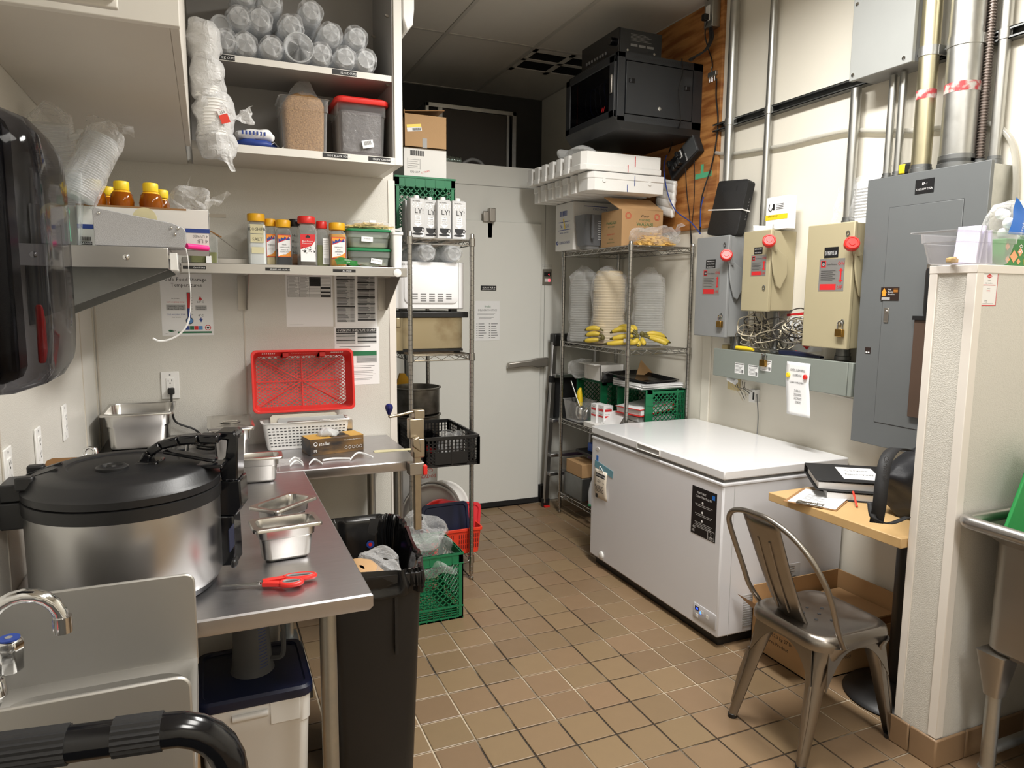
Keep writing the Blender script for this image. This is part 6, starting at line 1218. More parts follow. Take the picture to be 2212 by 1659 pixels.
b = MB(); bag(b, (2.53, 3.69, ZT+.001), .175, .088, .055, .028, 17, 6, 34, 18); obj('bag', b, 'bag_film', t, ang=18); obj('bag_tail', MB().grid(12, 10, crumple(lambda u, v: Vector((2.64+.05*v, 3.66+.06*(u-.5), ZT+.06+.07*v+.02*u)), .025, 24, 3)), 'bag_film', t, ang=18)
# foam trays in two rows
fm = {}
for lay, (z0, xo) in enumerate(((2.176, .05), (2.289, 0.))):
    for k in range(7):
        ya = 3.75 if k == 0 else 3.93+.106*(k-1); yb = 3.90 if k == 0 else ya+.068; xa = 2.052+xo; xb = 2.60+xo*.5; hgt = .108; e = -.004*k
        m = MB(); ch = .03 if k == 0 else .0
        def pl(i, zz): return [(xa+i+ch, ya+i, zz), (xb-i, ya+i, zz), (xb-i, yb-i, zz), (xa+i, yb-i, zz), (xa+i, ya+i+ch+.001, zz)]
        m.loft([pl(0, z0+.001), pl(0, z0+.032), pl(.004, z0+.034), pl(.004, z0+hgt)] if lay else [pl(.004, z0+.001), pl(.004, z0+.07), pl(0, z0+.072), pl(0, z0+hgt)])
        o = obj('foam_tray', m, 'styro', bev=.004)
        pos = ['nearest', 'second', 'third', 'fourth', 'fifth', 'sixth', 'farthest'][k]; tag(o, f'white foam tray in the {"upper" if lay else "lower"} row, {pos} {"from" if k not in (0, 6) else "in the row to"} the viewer', 'foam tray', 'foam trays above the rack')
        if k == 0:
            for xx, c1 in ((2.36, 'ink_red' if lay else 'ink_blue'), (2.41, 'ink_red' if lay else 'ink_blue')): obj('marker_line', MB().box((xx, ya-.0012, z0+(.002 if xx < 2.4 else .04)), (xx+.004, ya+.001, z0+(.045 if xx < 2.4 else .1))), c1, o)
            if not lay:
                for xx in (2.20, 2.52): obj('dimple', MB().lathe([(.013, 0), (.012, .002), (.007, .0025), (.001, .001)], 16, (xx, ya-.0005, z0+.06), Matrix.Rotation(pi/2, 3, 'X')), 'styro', o)
b = MB(); bag(b, (2.2, 4.05, 2.40), .12, .16, .03, .03, 15, 2, 30, 14); o = obj('plastic_bag', b, 'frost', ang=18); tag(o, 'thin clear bag lying on the foam trays', 'bag')
b = MB(Matrix.Translation((2.742, 3.84, 2.055)) @ Matrix.Rotation(radians(4), 4, 'X'))
W, H = .19, .215
b.grid(14, 18, lambda u, v: Vector((-.03-.006*abs(sin(v*pi*4.5)), -W/2+W*u*(1-.18*abs(v-.6)), H*v+.03*u))); o = obj('ribbed_cover', b, 'white_plastic'); s_ = o.modifiers.new('t', 'SOLIDIFY'); s_.thickness = .025; s_.offset = -1; tag(o, 'white ribbed plastic cover hanging on the plywood', 'cover')
# stacks on the second shelf
Z2 = 1.243
def stack(label, c, r0, r1, h, mt, n, cat, bmat='clear', seed=1.):
    t = thing('bowl_stack' if cat == 'bowls' else 'container_stack', (*c, Z2), label, cat, 'bagged stacks on the rack'); pr = []
    for k in range(n): z = Z2+.004+h*k/n; pr += [(r1-.002, z), (r1, z+h/n*.3), (r1, z+h/n*.6), (r1-.003, z+h/n*.9)]
    pr += [(r1-.01, Z2+h+.004), (r0, Z2+h+.05), (r0*.9, Z2+h+.054), (.001, Z2+h+.054)]
    obj('stack', MB().lathe(pr, 28, (*c, 0)), mt, t, ang=22)
    obj('bag', MB().grid(34, 22, crumple(lambda u, v: Vector((c[0]+(r1+.01)*(1 if v < .86 else 1-.8*((v-.86)/.14)**1.3)*cos(2*pi*u), c[1]+(r1+.01)*(1 if v < .86 else 1-.8*((v-.86)/.14)**1.3)*sin(2*pi*u), Z2+.003+(h+.085)*v)), .018, 13, seed), wrap=True), bmat, t, ang=16); return t
film('bowl_clear', (236, 236, 232), clear=.9, rough=.12, base=.25)
stack('bagged stack of clear containers at the left end of the shelf', (2.385, 4.31), .07, .088, .42, 'bowl_clear', 26, 'containers', seed=2.)
stack('bagged stack of beige paper bowls in the middle of the shelf', (2.44, 4.06), .085, .105, .42, 'bowl_paper', 24, 'bowls', seed=5.)
stack('bagged stack of clear containers at the right end of the shelf', (2.615, 3.86), .075, .09, .40, 'bowl_clear', 26, 'containers', seed=8.)
# bananas
def banana(m, tip, root, bow, r=.017):
    tip, root = Vector(tip), Vector(root); P = []; R = []
    for k in range(11):
        u = k/10; p = tip.lerp(root, u)+Vector(bow)*sin(pi*u); P.append(p); R.append(r*(.28 if k == 0 else .62 if k == 1 else .88 if k == 2 else 1 if k < 7 else .85 if k == 7 else .6 if k == 8 else .38 if k == 9 else .3))
    m.tube(P, R, 7)
bun = [((2.30, 4.0), [((2.255, 4.06, Z2+.02), (2.345, 3.97, Z2+.035), (0, 0, -.0)), ((2.26, 4.05, Z2+.055), (2.345, 3.965, Z2+.06), (0, 0, .012)), ((2.262, 4.06, Z2+.09), (2.35, 3.97, Z2+.09), (0, 0, .015))]),
       ((2.36, 3.70), [((2.23, 3.76, Z2+.02), (2.40, 3.655, Z2+.055), (0, -.02, -.004)), ((2.26, 3.74, Z2+.05), (2.40, 3.66, Z2+.068), (0, -.02, .01)), ((2.29, 3.79, Z2+.085), (2.41, 3.66, Z2+.075), (0, 0, .03)), ((2.34, 3.81, Z2+.10), (2.415, 3.665, Z2+.08), (0, 0, .035)), ((2.42, 3.80, Z2+.10), (2.41, 3.668, Z2+.08), (.01, 0, .03)), ((2.37, 3.60, Z2+.018), (2.405, 3.66, Z2+.05), (0, -.01, -.004)), ((2.33, 3.64, Z2+.025), (2.40, 3.65, Z2+.06), (0, -.03, 0))]),
       ((2.52, 3.66), [((2.58, 3.59, Z2+.02), (2.465, 3.70, Z2+.07), (.02, -.02, -.0)), ((2.62, 3.62, Z2+.03), (2.468, 3.705, Z2+.075), (0, -.015, .005)), ((2.62, 3.66, Z2+.055), (2.468, 3.71, Z2+.08), (0, -.01, .015)), ((2.44, 3.62, Z2+.02), (2.462, 3.70, Z2+.066), (-.02, -.02, -.004))])]
for (bx, by), bs in bun:
    k = bun.index(((bx, by), bs)); t = thing('banana_bunch', (bx, by, Z2), ['small bunch of bananas beside the left stack', 'large bunch of bananas in front of the paper bowls', 'bunch of greenish bananas at the right, nearest the viewer'][k], 'bananas', 'banana bunches')
    for tip, root, bow in bs: m = MB(); banana(m, tip, root, bow); m.m[:7] = [1]*7; m.m[56:70] = [1]*14; obj('banana', m, ['banana', 'banana_tip'], t, ang=80)
    r = Vector(bs[0][1]); obj('crown', MB().lathe([(.012, -.012), (.016, 0), (.011, .014), (.005, .018)], 8, r+Vector((0, 0, .01))), 'banana_tip', t)
    if k == 1: obj('fruit_sticker', MB(Matrix.Translation((2.325, 3.675, Z2+.045))).box((-.016, -.014, -.01), (.016, -.012, .012)), 'paper', t)
# third shelf: crates on their sides and small stuff
Z3 = .695
S = Matrix.Rotation(-pi/2, 4, 'Y')
milk_crate('green milk crate on its side holding binders, nearest on the rack', Matrix.Translation((2.745, 3.775, Z3+.145)) @ S, .285, .33, .30)
milk_crate('green milk crate on its side at the far end of the rack shelf', Matrix.Translation((2.70, 4.24, Z3+.145)) @ S, .285, .33, .30)
o = obj('binder', MB(Matrix.Translation((2.56, 3.76, Z3+.14)) @ Matrix.Rotation(radians(-6), 4, 'Y') @ Matrix.Rotation(radians(8), 4, 'Z')).box((-.16, -.12, 0), (.12, .12, .004)).box((-.16, -.12, .04), (.12, .12, .044)).box((.116, -.12, 0), (.12, .12, .044)).box((-.15, -.115, .006), (.11, .115, .038), 1).box((-.155, -.118, .0442), (.11, .118, .0455), 1), ['red_plastic', 'paper'], bev=.001); tag(o, 'red and white ring binder lying in the nearest rack crate', 'binder')
for k in range(3): o = obj('document_pile', MB(Matrix.Translation((2.575, 3.77, Z3+.02+k*.034)) @ Matrix.Rotation(radians((-3, 4, -1)[k]), 4, 'Z')).box((-.15, -.12, 0), (.12, .12, .03)), ['black_plastic', 'paper', 'paper_shade'][k], bev=.003); tag(o, ['black folder at the bottom of the rack crate', 'white document pile in the middle of the rack crate', 'grey document pile under the red binder'][k], 'documents', 'documents in the rack crate')
o = obj('order_sheet', MB().grid(10, 8, lambda u, v: Vector((2.30+.10*v+.03*u, 3.93-.17*u+.04*v, Z3+.012+.095*v+.02*sin(2.5*u)))), 'paper'); tag(o, 'printed white sheet curling out of the rack shelf', 'paper')
g = MB()
for k in range(6): g.bar((2.317+.012*k, 3.905, Z3+.034+.0105*k), (2.317+.012*k+.02, 3.84, Z3+.042+.0105*k), .0015, .0012)
obj('print', g, 'ink_grey', o)
t = thing('clear_tub', (2.36, 4.31, Z3), 'clear tub of scoops and tools on the rack shelf', 'tub'); c = (2.365, 4.295); obj('tub', MB().loft([rr(.062, .09, .02, Z3+.001, 4, *c), rr(.078, .105, .02, Z3+.14, 4, *c), rr(.084, .112, .02, Z3+.143, 4, *c)], cap1=False), 'pet', t)
for k, (mt, r_, x, y, z) in enumerate((('steel_pan', .035, 2.36, 4.27, .05), ('yellow', .02, 2.38, 4.32, .11), ('black_plastic', .03, 2.345, 4.33, .06), ('steel_pan', .028, 2.39, 4.24, .04))): b = MB(); bag(b, (x, y, Z3+.006), r_, r_, z, .008, 30, k); o = obj('scoop', b, mt); tag(o, ['steel scoop at the front of the clear tub', 'yellow tool standing in the clear tub', 'black tool at the back of the clear tub', 'small steel scoop in the clear tub'][k], 'scoop', 'tools in the clear tub')
o = obj('whisk_rod', MB().cyl((2.37, 4.25, Z3+.03), (2.33, 4.36, Z3+.27), .005, 10), 'chrome'); tag(o, 'thin steel rod leaning out of the clear tub', 'tool')
for k in range(2):
    x, y = 2.325+.012*k, 4.03-.075*k; t = thing('medicine_box', (x+.03, y, Z3), ['white and red upright carton, left of its pair', 'white and red upright carton, right of its pair'][k], 'box', 'white and red cartons'); obj('carton', MB().box((x, y-.035, Z3), (x+.07, y+.035, Z3+.155)), 'paper', t, bev=.001); b = MB(); b.box((x-.0006, y-.028, Z3+.115), (x, y+.028, Z3+.13)).box((x-.0006, y-.028, Z3+.075), (x, y+.028, Z3+.087)).box((x+.01, y-.0356, Z3+.115), (x+.06, y-.035, Z3+.13)).box((x+.01, y-.0356, Z3+.075), (x+.06, y-.035, Z3+.087)); obj('red_bands', b, 'ink_red', t); obj('lettering', MB().text('Teacr', .014, (x-.0007, y, Z3+.134), U).text('Purolator', .011, (x-.0007, y, Z3+.093), U).text('Teacr', .014, (x+.035, y-.0357, Z3+.134)).text('Purolator', .011, (x+.035, y-.0357, Z3+.093)), 'ink', t)
o = obj('flat_box', MB(Matrix.Translation((2.30, 4.06, Z3))).box((-.015, -.12, 0), (.045, .03, .032)), 'white_card', bev=.002); tag(o, 'flat white carton lying at the rack shelf edge', 'box')
# on top of the crates
Z4 = Z3+.292
for k in range(5): o = obj('paper_sheaf', MB(Matrix.Translation((2.585, 3.79, Z4+k*.0065)) @ Matrix.Rotation(radians((2, -4, 5, -1, 3)[k]), 4, 'Z')).box((-.17, -.16, 0), (.15, .15, .006)), 'paper' if k % 2 else 'paper_shade', bev=.001); tag(o, ['bottom', 'second', 'third', 'fourth', 'top'][k] + ' sheaf of white papers stacked on the rack crate', 'papers', 'sheaves of papers')
t = thing('serving_tray', (2.56, 3.86, Z4+.034), 'black plastic tray on the paper sheaves', 'tray'); T = Matrix.Translation((2.565, 3.84, Z4+.036)) @ Matrix.Rotation(radians(10), 4, 'Z') @ Matrix.Rotation(radians(4), 4, 'X'); obj('tray', MB(T).loft([rr(.125, .175, .03, 0, 4), rr(.145, .195, .03, .022, 4), rr(.15, .2, .03, .022, 4), rr(.15, .2, .03, .026, 4), rr(.143, .193, .03, .026, 4), rr(.123, .173, .03, .005, 4)]), 'black_gloss', t)
t = thing('white_carton', (2.42, 4.17, Z4), 'open white carton on the rear rack crate', 'box'); x0, x1, y0, y1 = 2.40, 2.58, 4.08, 4.30; m = MB()
for a, b in (((x0, y0, Z4), (x1, y0+.003, Z4+.11)), ((x0, y0, Z4), (x0+.003, y1, Z4+.11)), ((x1-.003, y0, Z4), (x1, y1, Z4+.11)), ((x0, y1-.003, Z4), (x1, y1, Z4+.11)), ((x0, y0, Z4), (x1, y1, Z4+.003)), ((x0-.05, y0, Z4+.11), (x0, y1, Z4+.113))): m.box(a, b)
obj('carton', m, 'white_card', t)
b = MB(); bag(b, (2.40, 4.34, Z4), .09, .07, .06, .04, 16, 3, 26, 16); o = obj('plastic_bag', b, 'bag_film', ang=18); tag(o, 'crumpled clear bag on the far rack crate', 'bag')
b = MB(); bag(b, (2.42, 4.03, Z4), .05, .04, .03, .03, 18, 7, 22, 12); o = obj('plastic_bag', b, mat('film_black', (40, 40, 42), .25), ang=18); tag(o, 'dark crumpled film beside the black tray', 'bag')
o = obj('cardboard_sheet', MB(Matrix.Translation((2.70, 3.95, Z4)) @ Matrix.Rotation(radians(-30), 4, 'Z')).prism([(-.1, 0), (.08, 0), (-.06, .15)], .004, (0, 0, 0), (1, 0, 0), (0, 0, 1)), 'cardboard'); tag(o, 'torn cardboard piece standing behind the black tray', 'cardboard')
# bottom shelf
Z5 = .154
def sbox(name, label, a, b, mt, cat, bev=.003): o = obj(name, MB().box(a, b), mt, bev=bev); tag(o, label, cat); return o
sbox('metal_box', 'grey metal box on the bottom shelf of the second rack', (2.31, 4.14, Z5), (2.48, 4.40, Z5+.16), 'galv_dark', 'box'); sbox('small_carton', 'small brown carton on the grey metal box', (2.315, 4.15, Z5+.161), (2.46, 4.38, Z5+.255), 'cardboard', 'box')
sbox('purple_box', 'purple plastic box behind the brown carton', (2.49, 4.15, Z5), (2.68, 4.38, Z5+.29), mat('purple', (92, 40, 120), .4), 'box'); sbox('black_tray', 'flat black tray over the small boxes', (2.40, 4.12, Z5+.295), (2.66, 4.40, Z5+.315), 'black_plastic', 'tray'); sbox('blue_box', 'bright blue box topmost on the bottom shelf', (2.44, 4.08, Z5+.317), (2.62, 4.30, Z5+.375), mat('blue', (30, 84, 190), .4), 'box')
t = thing('kitchen_device', (2.42, 3.98, Z5), 'pale grey hand-operated device standing on the bottom shelf', 'device'); obj('frame', MB().tube(smooth([(2.33, 4.05, Z5+.004), (2.335, 4.06, Z5+.10), (2.37, 4.05, Z5+.19), (2.48, 4.02, Z5+.21)]), .014, 10).box((2.36, 3.98, Z5+.18), (2.56, 4.10, Z5+.23)), 'grey_light', t, bev=.004); obj('foot', MB().box((2.48, 3.96, Z5), (2.56, 4.1, Z5+.18)).lathe([(.02, 0), (.016, .01)], 12, (2.33, 4.05, Z5), mi=1), ['grey_light', 'green_lid'], t)
# step ladder folded beside the rack
t = thing('ladder', (2.40, 4.6, 0), 'folded aluminium step ladder behind the second rack', 'ladder'); a0, a1 = Vector((2.262, 4.60, .03)), Vector((2.335, 4.64, 1.22)); dx = Vector((.36, 0, 0))
for k, (o_, ln) in enumerate(((Vector(), 0), (dx, 0))):
    A, B = a0+o_, a1+o_; obj('rail', MB().bar(A, B, .02, .05), mat('alu', (200, 200, 200), .35, metal=1), t, bev=.003); obj('foot', MB().bar(A-Vector((.002, 0, .03)), A+Vector((.001, 0, .03)), .026, .056).box((A.x-.02, A.y-.035, 0), (A.x+.02, A.y+.035, .012), 1), ['black_plastic', 'red_plastic'], t); obj('rail_joint', MB().bar(A.lerp(B, .75), A.lerp(B, .79), .028, .058), 'black_plastic', t)
for z in (.22, .36, .62, .95): q = a0.lerp(a1, z/1.2); obj('step', MB().box((q.x, q.y-.045, q.z-.012), (q.x+.36, q.y+.03, q.z+.014)), 'alu', t, bev=.003)
obj('top_cap', MB().box((a1.x-.02, a1.y-.04, a1.z-.03), (a1.x+.40, a1.y+.04, a1.z+.06)), 'black_plastic', t, bev=.01); obj('guard_panel', MB(Matrix.Translation((2.44, 4.665, .78))).loft([rr(.13, .012, .01, -.16, 3), rr(.14, .014, .01, 0, 3), rr(.13, .012, .01, .17, 3)]), 'black_matte', t)
# ================================================================ right wall: plywood, electronics, conduits, boxes
YM = Vector((0, -1, 0))                       # reading direction on things fixed to the right wall
o = obj('plywood_board', MB().box((XB-.018, 3.40, 1.96), (XB-.0005, 4.45, ZC-.002)), 'plywood', bev=.002); tag(o, 'stained plywood backing board behind the network cabinet', 'board')
obj('green_tape', MB().box((XB-.0195, 3.45, 2.255), (XB-.0185, 3.60, 2.285)).box((XB-.0198, 3.525, 2.285), (XB-.0188, 3.55, 2.335)), mat('tape_green', (84, 176, 132), .6), o)
x0, x1, y0, y1, z0, z1 = 2.144, 2.742, 3.57, 4.16, 2.535, 2.908
t = thing('network_cabinet', (2.45, 3.87, z0), 'black wall-mounted network cabinet with glass door', 'cabinet')
obj('frame', MB().box((x0+.02, y0, z0), (x1, y1, z0+.03)).box((x0+.02, y0, z1-.03), (x1, y1, z1)).box((x1-.02, y0, z0), (x1, y1, z1)).box((x0+.02, y0, z0), (x0+.07, y0+.03, z1)).box((x0+.02, y1-.03, z0), (x0+.07, y1, z1)).box((x0+.02, y1-.006, z0), (x1, y1, z1)), 'rack_black', t, bev=.003)
sp = obj('side_panel', MB().box((x0+.075, y0-.003, z0+.045), (x1-.07, y0+.012, z1-.045)), 'rack_black', t, bev=.002)
obj('side_rail', MB().box((x0+.07, y0-.001, z0), (x1, y0+.01, z0+.04)).box((x0+.07, y0-.001, z1-.04), (x1, y0+.01, z1)).box((x1-.065, y0-.001, z0), (x1, y0+.01, z1)), 'rack_black', t)
for x, z in ((x0+.11, .60), (x1-.11, .60)): obj('slide_latch', MB().box((x-.02, y0-.006, z0+z*.373-.012), (x+.02, y0-.002, z0+z*.373+.012)).box((x-.008, y0-.010, z0+z*.373-.009), (x+.012, y0-.005, z0+z*.373+.009)), 'black_gloss', sp)
obj('lock', MB().lathe([(.011, 0), (.011, .004), (.004, .005), (.001, .005)], 16, (x0+.30, y0-.003, z0+.09), Matrix.Rotation(pi/2, 3, 'X')), 'chrome', sp)
g = MB()
for zz in (z0+.016, z1-.026):
    for k in range(34): x = x0+.12+k*.0115; g.add([(x, y0-.0015, zz), (x+.004, y0-.0015, zz), (x+.010, y0-.0015, zz+.014), (x+.006, y0-.0015, zz+.014)], [(0, 1, 2, 3)])
obj('vent_slots', g, 'ink', t, kind='stuff')
dr = obj('door_frame', MB().box((x0, y0+.005, z0+.02), (x0+.018, y0+.06, z1-.02)).box((x0, y1-.06, z0+.02), (x0+.018, y1-.005, z1-.02)).box((x0, y0+.005, z0+.02), (x0+.018, y1-.005, z0+.06)).box((x0, y0+.005, z1-.06), (x0+.018, y1-.005, z1-.02)), 'rack_black', t, bev=.004)
obj('glass', MB().box((x0+.006, y0+.06, z0+.06), (x0+.010, y1-.06, z1-.06)), 'smoke', dr); obj('door_lock', MB().box((x0-.008, y0+.02, z0+.15), (x0, y0+.04, z0+.25)), 'steel_dull', dr, bev=.003)
obj('inner_rail', MB().box((x0+.05, y1-.10, z0+.03), (x0+.07, y1-.075, z1-.03)).box((x0+.05, y0+.08, z0+.03), (x0+.07, y0+.10, z1-.03)), 'rack_black', t); obj('red_cable', MB().tube([(x0+.04, y1-.085, z0+.06), (x0+.04, y1-.085, z1-.06)], .003, 6), 'orange_red', t)
for k in range(5): obj('patch_cable', MB().tube(smooth([(x0+.08, y0+.12+.06*k, z0+.28-.02*k), (x0+.03, y0+.16+.05*k, z0+.24), (x0+.035, y0+.14+.06*k, z0+.12), (x0+.08, y0+.20+.03*k, z0+.07)]), .0025, 6), 'ink_blue' if k % 3 == 0 else 'grey_plastic', t)
obj('switch_unit', MB().box((x0+.08, y0+.09, z0+.03), (x1-.1, y1-.1, z0+.06)), 'grey_light', t, bev=.002); obj('logo', MB().text('W', .04, (x0+.005, y0+.13, z0+.07), YM, (0, 0, 1)), 'ink_red', dr)
obj('skirt', MB().add([(x0, y0, z0+.02), (x0, y1, z0+.02), (x0+.05, y1, z0-.04), (x0+.05, y0, z0-.04), (x1, y0, z0-.04), (x1, y1, z0-.04), (x1, y0, z0+.01), (x1, y1, z0+.01)], [(0, 1, 2, 3), (3, 2, 5, 4), (0, 3, 4, 6), (1, 7, 5, 2), (4, 5, 7, 6)]), 'black_plastic', t)
x0, x1, y0, y1, z0 = 2.20, 2.49, 3.63, 4.06, 2.912; t = thing('av_receiver', (2.35, 3.85, z0), 'black audio receiver on top of the network cabinet', 'receiver')
obj('casing', MB().box((x0+.012, y0, z0+.01), (x1, y1, z0+.145)), 'rack_black', t, bev=.002); obj('face_plate', MB().box((x0, y0, z0+.008), (x0+.012, y1, z0+.147)), 'black_gloss', t, bev=.002); obj('volume_knob', MB().cyl((x0-.025, y0+.06, z0+.085), (x0, y0+.06, z0+.085), .022, 20), 'black_gloss', t, bev=.002)
for k in range(8): obj('button', MB().box((x0-.006, y0+.13+k*.032, z0+.035), (x0, y0+.14+k*.032, z0+.05)), 'grey_plastic', t)
for x in (x0+.06, x1-.05): obj('screw', MB().lathe([(.008, 0), (.007, .003), (.001, .004)], 12, (x, y0, z0+.03), Matrix.Rotation(pi/2, 3, 'X')), 'chrome', t); obj('foot', MB().cyl((x, y0+.04, z0-.003), (x, y0+.04, z0+.012), .015, 10), 'black_plastic', t)
b = MB()
for k in range(3): b.box((x0+.08+k*.055, y0-.0006, z0+.055), (x0+.125+k*.055, y0, z0+.068))
for k in range(6): b.box((x0+.08, y0-.0006, z0+.085+k*.007), (x0+.22-.02*(k % 3), y0, z0+.087+k*.007))
obj('spec_print', b, 'ink_grey', t)
# power strip on the plywood
T = Matrix.Translation((XB-.02, 3.66, 2.40)) @ Matrix.Rotation(radians(-28), 4, 'X'); t = thing('surge_protector', (XB-.04, 3.66, 2.33), 'grey and black surge protector full of plugs on the plywood', 'power strip')
obj('housing', MB(T).box((-.05, -.13, -.06), (0, .16, .06)), 'black_matte', t, bev=.008); obj('end_cover', MB(T).box((-.056, -.13, -.055), (-.05, -.02, .055)), mat('dark_grey', (72, 74, 76), .4), t, bev=.003); obj('lettering', MB(T).text('BELKIN', .016, (-.0566, -.035, -.03), (0, 0, 1), (0, 1, 0)), 'white_ink', t)
for k in range(5): obj('plug', MB(T).box((-.085, .01+.03*(k % 4), -.045+.05*(k//3)), (-.05, .032+.03*(k % 4), -.01+.05*(k//3))), 'black_plastic', t, bev=.004); 
obj('outlet_face', MB(T).box((-.054, .005, .0), (-.05, .05, .05)), 'white_plastic', t)
t = thing('outlet_box', (XB-.04, 3.47, 3.03), 'galvanised outlet box with black plug at the plywood top', 'outlet'); p = PX(1540, 32, 2.72)
obj('box', MB().box((XB-.075, p.y-.04, p.z-.075), (XB-.018, p.y+.035, p.z+.075)), 'galv', t, bev=.004); obj('receptacle', MB().box((XB-.079, p.y-.018, p.z-.04), (XB-.075, p.y+.018, p.z+.045)), 'white_plastic', t, bev=.002); obj('plug', MB().box((XB-.11, p.y-.015, p.z-.04), (XB-.079, p.y+.015, p.z-.005)).box((XB-.07, p.y-.03, p.z+.075), (XB-.03, p.y+.02, p.z+.1)), 'black_plastic', t, bev=.004)
p = PX(1540, 160, 2.735); t = thing('cable_splitter', (XB-.03, p.y, p.z-.04), 'silver coaxial splitter on the plywood edge', 'splitter'); obj('body', MB().box((XB-.036, p.y-.035, p.z-.012), (XB-.018, p.y+.035, p.z+.012)), 'galv', t, bev=.002)
for dy, s in ((-.025, -1), (0, -1), (.025, -1), (.01, 1)): obj('connector', MB().cyl((XB-.028, p.y+dy, p.z+s*.012), (XB-.028, p.y+dy, p.z+s*.042), .0055, 8), 'chrome', t)
def cable(label, pts, r=.004, mt='black_plastic', X=None, cat='cable', group='cables on the plywood'):
    q = [PX(*a[:2], a[2] if len(a) > 2 else X) for a in pts]; o = obj('cable', MB().tube(smooth(q), r, 6), mt); tag(o, label, cat, group); return o
cable('black coaxial cable dropping from the outlet box to the splitter', [(1527, 45, 2.68), (1523, 75, 2.70), (1530, 105, 2.72), (1538, 130, 2.73), (1539, 146, 2.733)], .004)
cable('long black cable hanging from the splitter past the router', [(1548, 170, 2.73), (1547, 210, 2.735), (1551, 260, 2.735), (1545, 320, 2.735), (1535, 365, 2.73), (1522, 405, 2.70), (1514, 440, 2.69), (1512, 505, 2.69)], .0045)
for k in range(3): cable(['outermost', 'middle', 'innermost'][k] + ' thick black cable looping behind the cabinet top', [(1535-k*2, 50, 2.70), (1540-k*3, 80+k*2, 2.70), (1528-k*3, 105+k*2, 2.68), (1505-k*2, 120+k*2, 2.64), (1488+k*3, 129+k, 2.60)], .006)
cable('black cable trailing over the cabinet side panel', [(1473, 127, 2.60), (1474, 160, 2.56), (1466, 200, 2.54), (1470, 260, 2.55), (1455, 300, 2.66), (1445, 330, 2.70)], .004)
cable('thin black cable hanging beside the white cover, left one', [(1480, 350, 2.71), (1484, 420, 2.735), (1490, 470, 2.735), (1493, 540, 2.74)], .003); cable('thin black cable hanging beside the white cover, right one', [(1500, 345, 2.72), (1500, 420, 2.735), (1494, 500, 2.735), (1495, 540, 2.74)], .0022)
cable('blue network cable running from the foam trays to the router', [(1440, 335, 2.70), (1434, 365, 2.68), (1443, 420, 2.66), (1460, 455, 2.68), (1490, 478, 2.70), (1505, 495, 2.68), (1513, 505, 2.66)], .0035, 'ink_blue'); cable('blue network cable behind the router edge', [(1520, 425, 2.70), (1514, 450, 2.69), (1513, 490, 2.68)], .0035, 'ink_blue')
# strut channel
t = thing('strut_channel', (XB-.02, 2.6, 2.50), 'galvanised strut channel running across the right wall', 'strut'); obj('channel', MB().box((XB-.004, 1.62, 2.495), (XB-.0005, 3.43, 2.537)).box((XB-.041, 1.62, 2.495), (XB-.004, 3.43, 2.498)).box((XB-.041, 1.62, 2.534), (XB-.004, 3.43, 2.537)).box((XB-.041, 1.62, 2.495), (XB-.038, 3.43, 2.504)).box((XB-.041, 1.62, 2.528), (XB-.038, 3.43, 2.537)), 'galv_dark', t)
def conduit(label, x, y, z0, z1, r, mt='galv', strap=True, ring=None, couple=None):
    t = thing('conduit', (x, y, z0), label, 'conduit', 'conduits on the right wall'); m = MB(); m.cyl((x, y, z0), (x, y, z1), r, 20)
    obj('pipe', m, mt, t); obj('connector', MB().lathe([(r+.002, z0), (r+.006, z0+.002), (r+.006, z0+.02), (r+.003, z0+.022), (r+.003, z0+.034)], 18, (x, y, 0)), 'galv_dark', t)
    if strap:
        obj('strap', MB().lathe([(r+.0005, 2.497), (r+.003, 2.498), (r+.003, 2.534), (r+.0005, 2.535)], 20, (x, y, 0)).box((x-.0, y+r-.002, 2.498), (XB-.03, y+r+.004, 2.534)).box((x-.0, y-r-.004, 2.498), (XB-.03, y-r+.002, 2.534)), 'galv', t); obj('bolt', MB().cyl((x-.004, y+r+.02, 2.516), (x-.004, y+r-.002, 2.516), .004, 8), 'galv_dark', t)
    if couple: obj('coupling', MB().lathe([(r+.0005, couple), (r+.003, couple+.002), (r+.003, couple+.05), (r+.0005, couple+.052)], 18, (x, y, 0)), 'galv_dark', t)
    if ring: obj('paint_band', MB().lathe([(r+.0006, ring), (r+.0006, ring+.035)], 24, (x, y, 0), cap0=False, cap1=False), mat('red_wear', (168, 60, 64), .6, rgb2=(176, 172, 166), vscale=24, thr=(.46, .56)), t)
    return t
conduit('conduit rising from the leftmost switch box, beside the plywood', 2.71, 3.27, 1.885, ZC, .0255); conduit('conduit rising from the middle switch box', 2.722, 2.985, 1.892, ZC, .019)
conduit('conduit between the upper junction box and the right switch box', 2.715, 2.435, 1.886, 2.485, .0225, strap=False)
conduit('left one of two thin conduits into the breaker panel', 2.70, 2.235, 2.05, 2.485, .0155, strap=False); conduit('right one of two thin conduits into the breaker panel', 2.70, 2.185, 2.05, 2.485, .0155, strap=False)
conduit('yellowish conduit with a worn red band', 2.655, 2.043, 2.05, ZC, .036, 'galv_yellow', ring=2.335); conduit('thickest conduit, with a broad worn red band', 2.685, 1.915, 2.05, ZC, .062, ring=2.33, couple=2.05)
conduit('conduit farthest right beside the flexible one', 2.73, 1.80, 2.05, ZC, .02)
t = thing('flexible_conduit', (2.715, 1.846, 2.05), 'spiral flexible metal conduit into the breaker panel', 'conduit'); n = 300; pr = []
z = 2.07
while z < ZC: pr += [(.0125, z), (.0165, z+.003), (.0165, z+.006), (.0125, z+.009)]; z += .0105
